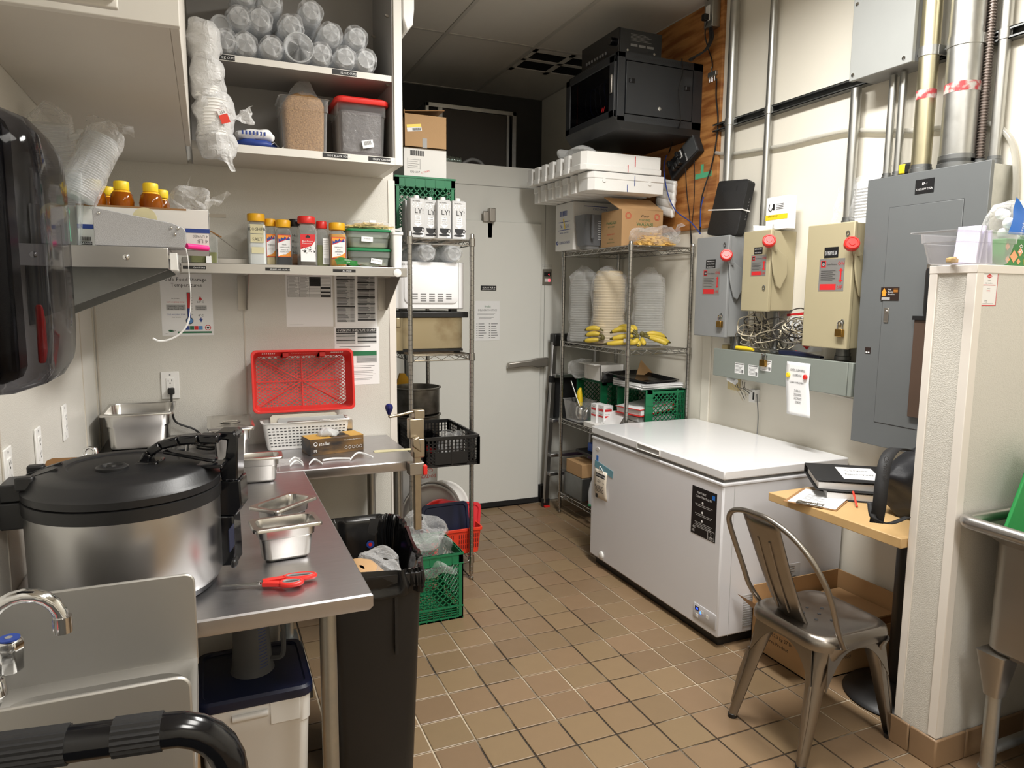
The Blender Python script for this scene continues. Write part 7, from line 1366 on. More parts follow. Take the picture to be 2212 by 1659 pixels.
obj('spiral', MB().lathe(pr, 14, (2.715, 1.846, 0)), mat('flex_metal', (140, 130, 124), .4, metal=1), t); obj('connector', MB().lathe([(.02, 2.05), (.022, 2.055), (.022, 2.075), (.017, 2.08)], 14, (2.715, 1.846, 0)), 'galv_dark', t)
# boxes
def ebox(name, label, cat, X0, y0, y1, z0, z1, mt, lip=.012, bev=.003, group=None):
    t = thing(name, (XB-.08, (y0+y1)/2, z0), label, cat, group); obj('body', MB().box((X0+.02, y0+.006, z0+.006), (XB-.001, y1-.006, z1-.006)), mt, t, bev=bev); return t
t = ebox('junction_box', 'plain grey junction box high on the right wall', 'junction box', 2.611, 2.085, 2.385, 2.487, 2.95, 'box_grey'); obj('cover', MB().box((2.611, 2.085, 2.487), (2.632, 2.385, 2.95)), mat('jb_grey', (150, 152, 150), .45, var=.04), t, bev=.003)
for y in (2.12, 2.365):
    for z in (2.51, 2.80): obj('screw', MB().lathe([(.009, 0), (.008, .003), (.001, .004)], 12, (2.611, y, z), Matrix.Rotation(-pi/2, 3, 'Y')), 'chrome', t)
def disconnect(label, y0, y1, z0, z1, mt, tag_lines, knob, dark=None, scale=1.0, lx=.5, lz=.42, lock=True):
    t = thing('disconnect_switch', (XB-.08, (y0+y1)/2, z0), label, 'switch box', 'red-handled disconnect switches'); X0 = 2.591
    obj('body', MB().box((X0+.018, y0+.004, z0+.004), (XB-.001, y1-.008, z1-.004)), mt, t, bev=.003); dr = obj('door', MB().box((X0, y0, z0), (X0+.02, y1, z1)), mt, t, bev=.004); W, H = y1-y0, z1-z0
    # name plate
    ya, yb, zb, ztp = y0+W*(lx+.27), y0+W*(lx-.27), z0+H*lz, z0+H*(lz+.26); n = X0-.001
    pl = obj('rating_plate', MB().prism([(0, 0), (ya-yb, 0), (ya-yb, ztp-zb), (0, ztp-zb)], .001, (X0+.0002, ya, zb), YM, (0, 0, 1)), mat('plate_alu', (176, 174, 172), .35, metal=.7), dr)
    b = MB(); w = ya-yb; h = ztp-zb; nn = X0-.0014; P = lambda u, v: (nn, ya-u*w, zb+v*h)
    b.quad(P(0, 0), YM, (0, 0, 1), w*.06, h*.04, w*.70, h*.22, 0).quad(P(0, 0), YM, (0, 0, 1), w*.06, h*.74, w*.26, h*.95, 0); b.quad((nn-.0002, ya, zb), YM, (0, 0, 1), w*.085, h*.765, w*.235, h*.925, 1)
    b.text('ON', h*.16, (nn-.0003, ya-w*.86, zb+h*.79), YM, mi=0).text('OFF', h*.16, (nn-.0003, ya-w*.84, zb+h*.06), YM, mi=0, w=w*.22).text('Cutler-Hammer', h*.085, (nn-.0003, ya-w*.50, zb+h*.80), YM, mi=1, w=w*.42).text('CH', h*.10, (nn-.0004, ya-w*.16, zb+h*.80), YM, mi=2, w=w*.1)
    b.poly((nn-.0003, ya-w*.87, zb), YM, (0, 0, 1), [(-.004, h*.34), (-.012, h*.34), (0, h*.26), (.012, h*.34), (.004, h*.34), (.004, h*.62), (.012, h*.62), (0, h*.70), (-.012, h*.62), (-.004, h*.62)], 0)
    for k in range(6): b.quad((nn-.0002, ya, zb), YM, (0, 0, 1), w*.08, h*(.62-k*.06), w*(.66-.1*(k % 2)), h*(.632-k*.06), 1)
    obj('plate_print', b, ['ink_red', 'ink', 'white_ink'], pl)
    lw, lh = W*.30, H*.085; yc = y0+W*(lx+.03); zc = ztp+.004
    tg = obj('black_tag', MB().prism([(-lw/2, 0), (lw/2, 0), (lw/2, lh), (-lw/2, lh)], .0012, (X0+.0002, yc, zc), YM, (0, 0, 1)), 'label_black', dr); b = MB()
    for k, s in enumerate(tag_lines): b.text(s, lh/len(tag_lines)*.55, (X0-.0016, yc, zc+lh*(1-(k+.75)/len(tag_lines))), YM, w=lw*.8)
    obj('tag_lettering', b, 'white_ink', tg)
    # lever on the near side
    ys = y0-.010; k0 = Vector(knob); piv = Vector((2.66, ys-.004, k0.z-.11))
    lv = obj('lever', MB().prism([(2.585, k0.z-.04), (2.61, k0.z-.03), (2.685, k0.z-.075), (2.69, k0.z-.16), (2.65, k0.z-.235), (2.625, k0.z-.22), (2.60, k0.z-.15), (2.588, k0.z-.09)], .009, (0, ys, 0), (1, 0, 0), (0, 0, 1)).bar((2.60, ys-.006, k0.z-.05), (k0.x+.01, ys-.012, k0.z-.005), .03, .012), mt, t, bev=.003)
    obj('knob', MB().lathe([(.028, -.012), (.032, -.008), (.032, .010), (.027, .016), (.024, .016), (.022, .013), (.014, .013), (.013, .016), (.001, .016)], 24, k0, Matrix.Rotation(radians(60), 3, 'X') @ Matrix.Rotation(radians(-35), 3, 'Y')), 'red_plastic', lv)
    for zz in (z1-.05, z0+.12): obj('latch_eye', MB().tube([(X0-.004, y0+.03+.008*cos(q), zz+.011*sin(q)) for q in [2*pi*i/10 for i in range(10)]], .002, 5, closed=True), 'galv_dark', dr)
    if lock: padlock(['padlock hanging from the leftmost switch box', 'padlock hanging from the right switch box'][0 if y0 > 2.9 else 1], X0-.010, y0+.035, z0+.055)
    return t
def padlock(label, x, y, z):
    t = thing('padlock', (x, y, z), label, 'padlock', 'brass padlocks'); obj('lock_body', MB().box((x-.01, y-.02, z), (x+.008, y+.02, z+.034)), 'brass', t, bev=.003); obj('shackle', MB().tube([(x, y-.013, z+.03), (x, y-.013, z+.055)]+[(x, y-.013*cos(q), z+.055+.013*sin(q)) for q in (.5, 1., 1.57, 2.1, 2.6)]+[(x, y+.013, z+.055), (x, y+.013, z+.03)], .0035, 8), 'chrome', t)
disconnect('leftmost grey disconnect switch under the router', 3.09, 3.36, 1.335, 1.885, 'box_grey', ('MAIN 200A', 'FED FROM MAIN', 'ELECTRICAL ROOM'), (2.565, 3.075, 1.775))
disconnect('small beige disconnect switch in the middle', 2.78, 2.977, 1.483, 1.890, 'box_beige', ('RTU HOOD1', 'MAX FUSE 20A'), (2.565, 2.765, 1.83), lx=.40, lz=.44, lock=False)
disconnect('large beige disconnect switch next to the breaker panel', 2.285, 2.545, 1.328, 1.885, 'box_beige', ('D1 MAX FUSE 70A',), (2.565, 2.272, 1.785), lx=.42, lz=.46)
# wiring trough
t = ebox('wiring_trough', 'long grey wiring trough under the switch boxes', 'trough', 2.611, 2.263, 3.2, 1.12, 1.268, 'trough_grey'); dr = obj('cover', MB().box((2.611, 2.29, 1.118), (2.632, 3.2, 1.270)), 'trough_grey', t, bev=.003); obj('end_cap', MB().box((2.611, 2.263, 1.118), (2.632, 2.287, 1.270)), 'trough_grey', t, bev=.003)
for (yy, w, hh, zt) in ((2.985, .072, .056, 1.205), (2.88, .072, .056, 1.203), (2.79, .075, .056, 1.238)):
    pl = obj('spec_label', MB().prism([(-w/2, 0), (w/2, 0), (w/2, hh), (-w/2, hh)], .0008, (2.6112, yy, zt-hh), YM, (0, 0, 1)), 'paper', dr); b = MB()
    for k in range(6): b.quad((2.6098, yy, zt-hh), YM, (0, 0, 1), -w*.42, hh*(.12+k*.12), w*(.2+.1*(k % 3)), hh*(.15+k*.12))
    b.quad((2.6098, yy, zt-hh), YM, (0, 0, 1), -w*.45, hh*.86, w*.45, hh*.96).quad((2.6098, yy, zt-hh), YM, (0, 0, 1), w*.25, hh*.08, w*.44, hh*.36); obj('print', b, 'ink_grey', pl)
padlock('padlock hanging from the wiring trough cover', 2.601, 2.80, 1.205); obj('hasp', MB().box((2.600, 2.785, 1.255), (2.640, 2.815, 1.262)), 'galv_dark', t)
# breaker panel
t = ebox('breaker_panel', 'tall grey electrical breaker panel on the right wall', 'electrical panel', 2.611, 1.735, 2.245, .93, 2.05, 'galv'); cv = obj('cover', MB().box((2.611, 1.73, .928), (2.630, 2.250, 2.052)), 'panel_grey', t, bev=.002)
ya, yb, za, zb = 2.135, 1.82, 1.03, 1.925
dr = obj('panel_door', MB().box((2.6085, yb, za), (2.612, ya, zb)), 'panel_grey', cv, bev=.002); g = MB(); e = .0015
for a, b in (((ya, za), (ya+e, zb)), ((yb-e, za), (yb, zb)), ((yb, zb), (ya, zb+e)), ((yb, za-e), (ya, za))): g.box((2.6106, a[0], a[1]), (2.6112, b[0], b[1]))
obj('door_gap', g, 'ink', cv); pl = obj('name_plate', MB().box((2.6095, 1.945, 1.965), (2.611, 2.025, 2.02)), 'label_black', cv); obj('plate_lettering', MB().text('EP-1', .013, (2.609, 1.985, 1.998), YM).text('120/240V 225A', .011, (2.609, 1.985, 1.978), YM, w=.07), 'white_ink', pl)
cd = obj('business_card', MB().box((2.607, 2.06, 1.545), (2.6084, 2.145, 1.60)), mat('card_brown', (40, 26, 22), .5), cv); b = MB(); b.poly((2.6064, 2.145, 1.545), YM, (0, 0, 1), [(.004, .033), (.016, .052), (.028, .033), (.024, .033), (.024, .018), (.008, .018), (.008, .033)], 0)
for k, s in enumerate(('Fruit', 'Electric', 'World Inc.')): b.text(s, .008, (2.6064, 2.145-.034, 1.588-k*.010), YM, mi=1, align='L')
for k in range(4): b.quad((2.6064, 2.145, 1.545), YM, (0, 0, 1), .006, .012-k*.003+.0, .045, .0132-k*.003, 1).quad((2.6064, 2.145, 1.545), YM, (0, 0, 1), .06, .047-k*.005, .08, .0485-k*.005, 0)
obj('card_print', b, ['label_orange', 'white_ink'], cd); obj('panel_latch', MB().box((2.604, 2.10, 1.455), (2.6085, 2.122, 1.515)).cyl((2.602, 2.111, 1.50), (2.606, 2.111, 1.50), .007, 12), 'steel_dull', dr, bev=.002); obj('warning_label', MB().box((2.6095, 2.178, 1.318), (2.611, 2.205, 1.345)).box((2.6092, 2.182, 1.321), (2.6098, 2.190, 1.326), 1).box((2.6092, 2.193, 1.321), (2.6098, 2.201, 1.326), 1), ['card_brown', 'white_ink'], cv)
# clear hose along the wall
hp = [PX(x, y, 2.745) for x, y in ((1545, 330), (1580, 333), (1650, 322), (1700, 313), (1760, 298), (1832, 283), (1900, 283), (1985, 282), (2080, 270), (2140, 268), (2175, 290), (2192, 330))]; hp += [Vector((2.745, 1.72, z)) for z in (1.95, 1.8)]
o = obj('clear_hose', MB().tube(smooth(hp, 5), .011, 12), 'tubing'); tag(o, 'clear plastic hose strung across the conduits', 'hose')
# router and papers on the boxes
T = Matrix.Translation((2.655, 3.20, 1.888)) @ Matrix.Rotation(radians(5), 4, 'X') @ Matrix.Rotation(radians(9), 4, 'Y') @ Matrix.Rotation(radians(0), 4, 'Z'); t = thing('router', (2.655, 3.2, 1.886), 'black ribbed modem router standing on the leftmost switch box', 'router')
obj('housing', MB(T).loft([[(-.03+q, p[0], p[1]+.15) for p in rr(.125-i, .15-i, .02, 0, 4)] for q, i in ((-.004, .006), (0, 0), (.05, .004), (.055, .012))]), mat('router_black', (22, 22, 23), .4, bump=.8, bscale=500), t); obj('zip_tie', MB(T).box((-.038, -.135, .135), (-.033, .15, .141)).box((-.038, -.131, .135), (.02, -.127, .141)), 'white_plastic', t); b = MB(T)
for k in range(7): b.box((.0, -.1262, .09+k*.018), (.004, -.1255, .097+k*.018))
obj('status_marks', b, 'ink_grey', t); obj('slot_hole', MB(T).box((-.0355, .06, .235), (-.0335, .068, .26)).box((-.0355, -.05, .24), (-.0335, -.042, .265)), 'ink', t)
t = thing('retail_box', (2.68, 2.82, 1.892), 'white and yellow retail box on the middle switch box', 'box'); obj('carton', MB().box((2.645, 2.735, 1.892), (2.70, 2.885, 2.055)), 'paper', t, bev=.003); b = MB(); b.quad((2.6443, 2.885, 1.892), YM, (0, 0, 1), 0, .05, .15, .075, 0).text('adaptateur', .016, (2.6441, 2.885-.05, 1.956), YM, mi=1).tube([(2.644, 2.86, 2.02), (2.644, 2.865, 1.995), (2.644, 2.85, 1.985), (2.644, 2.838, 2.0)], .002, 5, 1).box((2.6435, 2.825, 1.99), (2.6445, 2.838, 2.02), 1)
for k in range(4): b.quad((2.6441, 2.885, 1.892), YM, (0, 0, 1), .07, .1+k*.008, .12, .102+k*.008, 1)
obj('print', b, ['yellow', 'ink'], t)
o = obj('curled_label', MB().grid(12, 4, lambda u, v: Vector((2.625+.03*sin(pi*u), 2.95-.15*u, 1.894+.03*v*(1-.2*sin(pi*u))+.0*v))), 'paper'); s_ = o.modifiers.new('t', 'SOLIDIFY'); s_.thickness = .0012; tag(o, 'curled white printed card on the middle switch box', 'card')
t = thing('document_bag', (2.72, 2.36, 1.886), 'clear bag of printed documents on the right switch box', 'documents'); obj('sheets', MB(Matrix.Translation((2.738, 2.36, 1.887)) @ Matrix.Rotation(radians(4), 4, 'Y')).box((-.004, -.10, 0), (.002, .03, .21)).box((-.006, -.06, 0), (-.0045, .07, .19)), 'paper', t); b = MB(Matrix.Translation((2.729, 2.36, 1.887)) @ Matrix.Rotation(radians(4), 4, 'Y'))
for k in range(10): b.quad((0, 0, 0), YM, (0, 0, 1), -.06, .03+k*.014, .03+.01*(k % 3), .033+k*.014)
b.quad((0, 0, 0), YM, (0, 0, 1), .045, .005, .057, .15, 1); obj('print', b, ['ink_grey', 'sky_blue'], t); obj('bag', MB().grid(18, 16, crumple(lambda u, v: Vector((2.70+.02*v, 2.51-.30*u, 1.888+.23*v*(1-.25*(1-u)**2))), .012, 18)), 'bag_film', t, ang=18)
t = thing('tape_measure', (2.68, 2.105, 2.053), 'yellow and black tape measure on top of the breaker panel', 'tape measure'); obj('case', MB(Matrix.Translation((2.66, 2.09, 2.0535))).box((-.02, -.045, 0), (.02, .04, .05)), 'black_plastic', t, bev=.012); obj('yellow_side', MB(Matrix.Translation((2.66, 2.09, 2.0535))).box((-.0215, .01, .006), (.0215, .0415, .046)), 'yellow', t, bev=.006)
# cable tangle, notices and tools above the trough
t = thing('cable_tangle', (2.70, 2.8, 1.272), 'tangled grey telephone wires above the wiring trough', 'cables'); cols = ['wire_pale', 'wire_dark', 'wire_grey']
mat('wire_pale', (206, 196, 172), .5); mat('wire_dark', (60, 56, 52), .5); mat('wire_grey', (134, 128, 118), .5)
for k in range(40):
    cy, cz = rnd.uniform(2.62, 3.02), rnd.uniform(1.31, 1.42); a, b_ = rnd.uniform(.03, .12), rnd.uniform(.02, .06); ph = rnd.uniform(0, 6); rt = rnd.uniform(-.5, .5); xx = rnd.uniform(2.66, 2.74); n = 16
    if cy < 2.72: cz += .03
    pts = [(xx+.012*sin(3*q+ph), cy+a*cos(q)*cos(rt)-b_*sin(q)*sin(rt), max(1.276, cz+a*.5*cos(q)*sin(rt)+b_*sin(q)*cos(rt))) for q in [ph+2*pi*i/n for i in range(n)]]
    obj('wire_loop', MB().tube(pts, .003, 5, closed=True), cols[k % 3], t)
for k in range(6): y = 2.93+.025*k; obj('wire_strand', MB().tube(smooth([(2.72, y, 1.5), (2.71, y-.02+rnd.uniform(-.02, .02), 1.42), (2.70, y-.04, 1.34), (2.69, y-.08, 1.29)]), .0026, 5), cols[(k+1) % 3], t)
conduit('short conduit between the middle switch box and the trough', 2.70, 2.83, 1.268, 1.485, .015, 'galv_dark', strap=False); conduit('stub conduit under the leftmost switch box', 2.70, 3.12, 1.268, 1.338, .026, 'galv_dark', strap=False); conduit('stub conduit under the right switch box', 2.70, 2.40, 1.268, 1.33, .03, 'galv_dark', strap=False)
o, fr = sheet('pest_notice', 'pest management notice with red diamond behind the wires', 'notice', (XB-.0005, 2.82, 1.47), .22, .20, YM, (0, 0, 1), rot=radians(6)); I = Ink(o, fr); I.r(0, 0, 1, .06, 'ink_red').t('PEST MANAGEMENT', .55, .24, .14, wd=.8).lines(.4, .95, .36, .6, 4).p_([(.42, .80), (.58, .66), (.74, .80), (.58, .94)], 'ink_red').t('ORKIN', .58, .835, .09, 'white_ink', 2, wd=.24); I.done()
o, fr = sheet('red_framed_notice', 'red framed notice half hidden by the right switch box', 'notice', (XB-.0005, 2.66, 1.62), .12, .12, YM, (0, 0, 1), mt='paper'); I = Ink(o, fr); I.r(0, 0, 1, .05, 'ink_red').r(0, .95, 1, 1, 'ink_red').r(0, 0, .05, 1, 'ink_red').r(.1, .45, .6, .47, 'ink_red'); I.done()
sheet_o = MB(); o = obj('oven_schedule', MB().grid(6, 16, lambda u, v: Vector((2.6085-.022*max(0, v-.45)**1.2*1.2-.003*sin(v*5), 2.647-.148*u-.045*max(0, v-.4), 1.245-.255*v))), 'paper'); s_ = o.modifiers.new('t', 'SOLIDIFY'); s_.thickness = .0006; tag(o, 'white oven cleaning schedule held by two magnets on the trough', 'notice')
def sp_(u, v): return Vector((2.6065-.022*max(0, v-.45)**1.2*1.2-.003*sin(v*5), 2.647-.148*u-.045*max(0, v-.4), 1.245-.255*v))
b = MB()
for s, v, w in (('OVEN CLEANING', .16, .62), ('SCHEDULE', .255, .38), ('CLEAN OVEN EVERY-', .40, .62), ('TUESDAY', .55, .27), ('THURSDAY', .62, .33), ('SATURDAY', .69, .33), ('SUNDAY', .76, .25)):
    b.text(s, .0125, sp_(.5, v), YM, (0, 0, 1), w=w*.148)
    if v != .40: b.quad(sp_(.5, v), YM, (0, 0, 1), -w*.074, -.0026, w*.074, -.0016)
obj('print', b, 'ink', o)
for k, (u, v, c) in enumerate(((.13, .255, 'yellow'), (.86, .255, 'red_plastic'))): q = sp_(u, v); o2 = obj('magnet', MB().lathe([(.012, 0), (.0125, .006), (.009, .009), (.007, .0085), (.001, .009)], 20, q+Vector((.0, 0, 0)), Matrix.Rotation(-pi/2, 3, 'Y')), c); tag(o2, ['round yellow magnet on the oven schedule', 'round red magnet on the oven schedule'][k], 'magnet', 'magnets on the oven schedule')
t = thing('screwdriver', (2.66, 2.66, 1.272), 'red and black screwdriver lying on the trough', 'screwdriver'); obj('handle', MB().tube([(2.655, 2.75, 1.287), (2.655, 2.70, 1.287), (2.655, 2.64, 1.285)], [.009, .015, .011], 10), 'black_plastic', t); obj('handle_tip', MB().tube([(2.655, 2.642, 1.285), (2.655, 2.612, 1.284)], [.012, .009], 10), 'red_plastic', t); obj('shaft', MB().cyl((2.655, 2.75, 1.287), (2.655, 2.82, 1.285), .004, 8), 'chrome', t)
o = obj('hand_tool', MB().loft([[(x, y, z) for x, y, z in ((2.63, yy, 1.272), (2.66, yy, 1.272), (2.66, yy, 1.272+hh), (2.63, yy, 1.272+hh))] for yy, hh in ((2.73, .02), (2.65, .024), (2.55, .018), (2.47, .010))]), mat('stapler_blue', (28, 34, 60), .35), bev=.003); tag(o, 'dark blue long-nosed tool on the trough', 'tool')
o = obj('yellow_tube', MB().tube([(2.65, 3.06, 1.282), (2.65, 2.98, 1.282), (2.65, 2.93, 1.279)], [.011, .012, .007], 10), 'yellow'); tag(o, 'yellow tube of sealant lying on the trough', 'tube')
t = thing('wall_controller', (XB-.03, 3.235, 1.19), 'small beige control box beside the wiring trough', 'control box'); obj('case', MB().box((2.72, 3.215, 1.18), (XB-.001, 3.265, 1.285)), mat('beige', (206, 188, 140), .45), t, bev=.004); obj('buttons', MB().box((2.7185, 3.245, 1.225), (2.7205, 3.257, 1.24)).box((2.7185, 3.226, 1.225), (2.7205, 3.238, 1.24)), 'ink', t)
sbox('wall_junction', 'small pale junction block above the control box', (2.72, 3.20, 1.295), (XB-.001, 3.25, 1.35), 'melamine', 'junction block')
t = thing('phone_jack', (XB-.02, 3.05, 1.05), 'wall jacks with loose wires under the trough', 'jack'); obj('jack_plate', MB().box((2.735, 3.14, 1.03), (XB-.001, 3.22, 1.10)), 'beige', t, bev=.003); obj('wrapped_sleeve', MB().cyl((2.70, 3.11, 1.085), (2.70, 3.17, 1.10), .016, 12), 'paper', t); obj('network_jack', MB().box((2.725, 2.985, .985), (XB-.001, 3.03, 1.055)).box((2.7235, 2.988, 1.0), (2.7255, 3.0, 1.04), 1), ['white_plastic', 'ink'], t, bev=.002)
for k in range(6): obj('loose_wire', MB().tube(smooth([(2.72, 3.16-.02*k, 1.09), (2.70, 3.13-.02*k+rnd.uniform(-.02, .02), 1.06), (2.71, 3.10-.02*k, 1.03+.01*(k % 3)), (2.73, 3.08-.012*k, .98+.012*k)]), .002, 5), cols[k % 3], t)
obj('hanging_cable', MB().tube(smooth([(2.74, 2.985, 1.03), (2.735, 2.975, 1.0), (2.745, 2.972, .9), (2.745, 2.975, .78)]), .003, 6), 'grey_plastic', t); obj('wall_cable', MB().tube(smooth([(2.70, 3.13, 1.11), (2.725, 2.9, 1.108), (2.73, 2.6, 1.106), (2.73, 2.28, 1.085)]), .005, 6), 'pvc', t)
# ================================================================ chest freezer
fx, fy0, fy1 = 2.023, 2.371, 3.519; t = thing('chest_freezer', (2.39, 2.945, 0), 'white chest freezer with long flat lid along the right wall', 'freezer')
obj('body', MB().box((fx, fy0+.004, .05), (XB-.015, fy1-.004, .745)), 'freezer_white', t, bev=.008); obj('body_rim', MB().box((fx-.004, fy0, .738), (XB-.012, fy1, .756)), 'freezer_white', t, bev=.006)
obj('gasket', MB().box((fx+.004, fy0+.008, .755), (XB-.02, fy1-.008, .770)), 'ink_grey', t); obj('plinth', MB().box((fx+.03, fy0+.03, .0), (XB-.03, fy1-.03, .052)), 'black_plastic', t)
ld = obj('lid', MB().box((fx-.004, fy0-.002, .769), (XB-.012, fy1+.002, .811)), 'white_gloss', t, bev=.006)
ya, yb = 3.045, 2.84
obj('lid_handle', MB().box((fx-.009, yb, .773), (fx-.003, ya, .778)).box((fx-.009, yb, .801), (fx-.003, ya, .806)).box((fx-.009, yb, .773), (fx-.003, yb+.006, .806)).box((fx-.009, ya-.006, .773), (fx-.003, ya, .806)), 'white_plastic', ld, bev=.002); obj('handle_recess', MB().box((fx-.0052, yb+.005, .777), (fx-.0038, ya-.005, .802)), 'ink_light', ld)
obj('corner_seam', MB().box((fx+.06, fy0+.0025, .05), (fx+.0615, fy0+.0045, .74)), 'ink_light', t); obj('lid_seam', MB().box((fx+.22, fy0-.0025, .770), (fx+.221, fy0-.0015, .810)), 'ink_light', ld)
obj('badge', MB().lathe([(.02, 0), (.019, .002), (.001, .0022)], 24, (fx, 3.447, .69), Matrix.Rotation(-pi/2, 3, 'Y') @ Matrix.Diagonal((.55, 1, 1))), 'white_plastic', t); obj('badge_lettering', MB().text('DANBY', .007, (fx-.0026, 3.447, .687), YM, w=.028), 'ink_grey', t)
obj('energy_sticker', MB().box((fx-.0008, 3.438, .615), (fx, 3.46, .65)), mat('energy_blue', (30, 110, 200), .5), t); obj('drain_knob', MB().lathe([(.022, 0), (.021, .008), (.012, .012), (.001, .012)], 20, (fx, 3.375, .085), Matrix.Rotation(-pi/2, 3, 'Y')), 'white_plastic', t)
o, fr = sheet('feature_sticker', 'black feature sticker on the freezer front', 'sticker', (fx, 2.585, .697), .172, .222, YM, (0, 0, 1), mt='label_black'); I = Ink(o, fr); I.t('FEATURES', .4, .13, .06, 'white_ink', wd=.36).t('CARACTERISTIQUES', .48, .21, .06, 'white_ink', wd=.66).r(.82, .06, .93, .15, 'energy_blue')
for v, n in ((.30, 2), (.50, 2), (.68, 4)):
    I.disc(.45, v, .035, 'white_ink')
    for k in range(n): I.r(.15+.04*(k % 2), v+.045+k*.032, .85-.05*(k % 2), v+.056+k*.032, 'ink_light')
I.t('5', .83, .90, .1, 'white_ink').r(.70, .80, .71, .98, 'white_ink').r(.70, .80, .96, .805, 'white_ink').r(.95, .80, .96, .98, 'white_ink').r(.70, .975, .96, .98, 'white_ink').r(.74, .925, .92, .935, 'white_ink').r(.74, .95, .92, .955, 'white_ink').t('0%', .14, .88, .08, 'white_ink').t('0%', .1, .96, .08, 'white_ink'); I.done()
t2 = thing('price_tag', (fx-.004, 3.38, .42), 'paper tag hanging from blue tape on the freezer', 'tag'); obj('blue_tape', MB(Matrix.Translation((fx-.001, 3.40, .60)) @ Matrix.Rotation(radians(7), 4, 'X')).box((-.0008, -.125, -.028), (.0008, .075, .012)), mat('tape_blue', (110, 160, 176), .6), t2)
mat('tag_cream', (226, 216, 200), .6); tg = obj('tag', MB().grid(4, 8, lambda u, v: Vector((fx-.004-.008*sin(pi*v), 3.465-.135*u-.01*v, .575-.165*v))), 'tag_cream', t2); s_ = tg.modifiers.new('t', 'SOLIDIFY'); s_.thickness = .0008; b = MB()
q = lambda u, v: Vector((fx-.0058-.008*sin(pi*v), 3.465-.135*u-.01*v, .575-.165*v)); b.quad(q(.5, .2), YM, (0, 0, 1), -.05, -.012, .05, .014).text('220', .026, q(.40, .42), YM).text('volts', .010, q(.78, .42), YM).text('AVANTCO', .014, q(.5, .21)+Vector((-.0006, 0, 0)), YM, mi=1, w=.085)
for k in range(5): b.quad(q(.45, .55+.05*k), YM, (0, 0, 1), -.05, -.0015, .04-.01*(k % 2), .0015)
b.quad(q(.15, .90), YM, (0, 0, 1), -.012, -.016, .012, .018); obj('print', b, ['ink', 'white_ink'], tg); obj('string', MB().tube(smooth([(fx-.005, 3.42, .57), (fx-.012, 3.40, .60), (fx-.006, 3.375, .575), (fx-.01, 3.35, .54)]), .0018, 5), 'paper', t2)
cp = obj('control_panel', MB().loft([[(fx-d, 2.462+p[0], .118+p[1]) for p in rr(.08-i, .036-i, .008, 0, 3)] for d, i in ((-.001, 0), (.002, 0), (.003, .002))]), mat('ctrl_grey', (200, 200, 204), .4), t); mat('blue_led', (40, 80, 255), emit=6)
obj('digital_display', MB().box((fx-.0036, 2.50, .123), (fx-.0028, 2.528, .142)), mat('lcd', (10, 16, 60), .3), cp); obj('display_digits', MB().text('-15', .013, (fx-.004, 2.514, .127), YM), 'blue_led', cp); obj('indicator', MB().lathe([(.006, 0), (.006, .001)], 12, (fx-.003, 2.487, .122), Matrix.Rotation(-pi/2, 3, 'Y')), 'blue_led', cp)
for y, z in ((2.476, .128), (2.44, .122), (2.512, .100)): obj('button', MB().box((fx-.0042, y-.008, z-.008), (fx-.0028, y+.008, z+.008)), 'white_plastic', cp)
o = obj('warning_label', MB().box((2.33, fy0+.0028, .21), (2.49, fy0+.0042, .335)), 'paper_shade', t); b = MB()
for k in range(9): b.box((2.345, fy0+.002, .225+k*.012), (2.44+.03*rnd.random(), fy0+.0029, .228+k*.012))
b.poly((2.455, fy0+.002, .243), (1, 0, 0), (0, 0, 1), [(0, 0), (.03, 0), (.015, .027)]); obj('label_print', b, 'ink_grey', o)
g = MB()
for k in range(14): g.box((fx+.14, fy0+.002, .08+k*.011), (fx+.34, fy0+.0045, .085+k*.011))
obj('vent_grille', g, 'ink_light', t, kind='stuff')
# ================================================================ metal chair
cm = 'chair_metal'; t = thing('metal_chair', (1.96, 1.785, 0), 'gunmetal stackable cafe chair beside the desk', 'chair'); cx, cy = 1.955, 1.765
def sq(hx, hy, r, z, ox=0): return rr(hx, hy, r, z, 5, cx+ox, cy)
obj('seat', MB().loft([sq(.172, .175, .07, .400), sq(.174, .177, .07, .418), sq(.170, .173, .07, .438), sq(.160, .163, .065, .447), sq(.145, .148, .06, .447), sq(.138, .141, .055, .442), sq(.02, .02, .01, .441)], cap0=False), cm, t)
g = MB()
for dx, dy in ((0, 0), (.045, .03), (.045, -.03), (-.045, .03), (-.045, -.03), (0, .055), (0, -.055)): g.lathe([(.006, .4415), (.006, .4428)], 10, (cx+dx, cy+dy, 0))
obj('drain_holes', g, 'ink', t, kind='stuff')
feet = (((1.738, 1.945), (1.835, 1.885)), ((1.742, 1.612), (1.835, 1.645)), ((2.185, 1.625), (2.085, 1.645)), ((2.185, 1.945), (2.085, 1.885)))
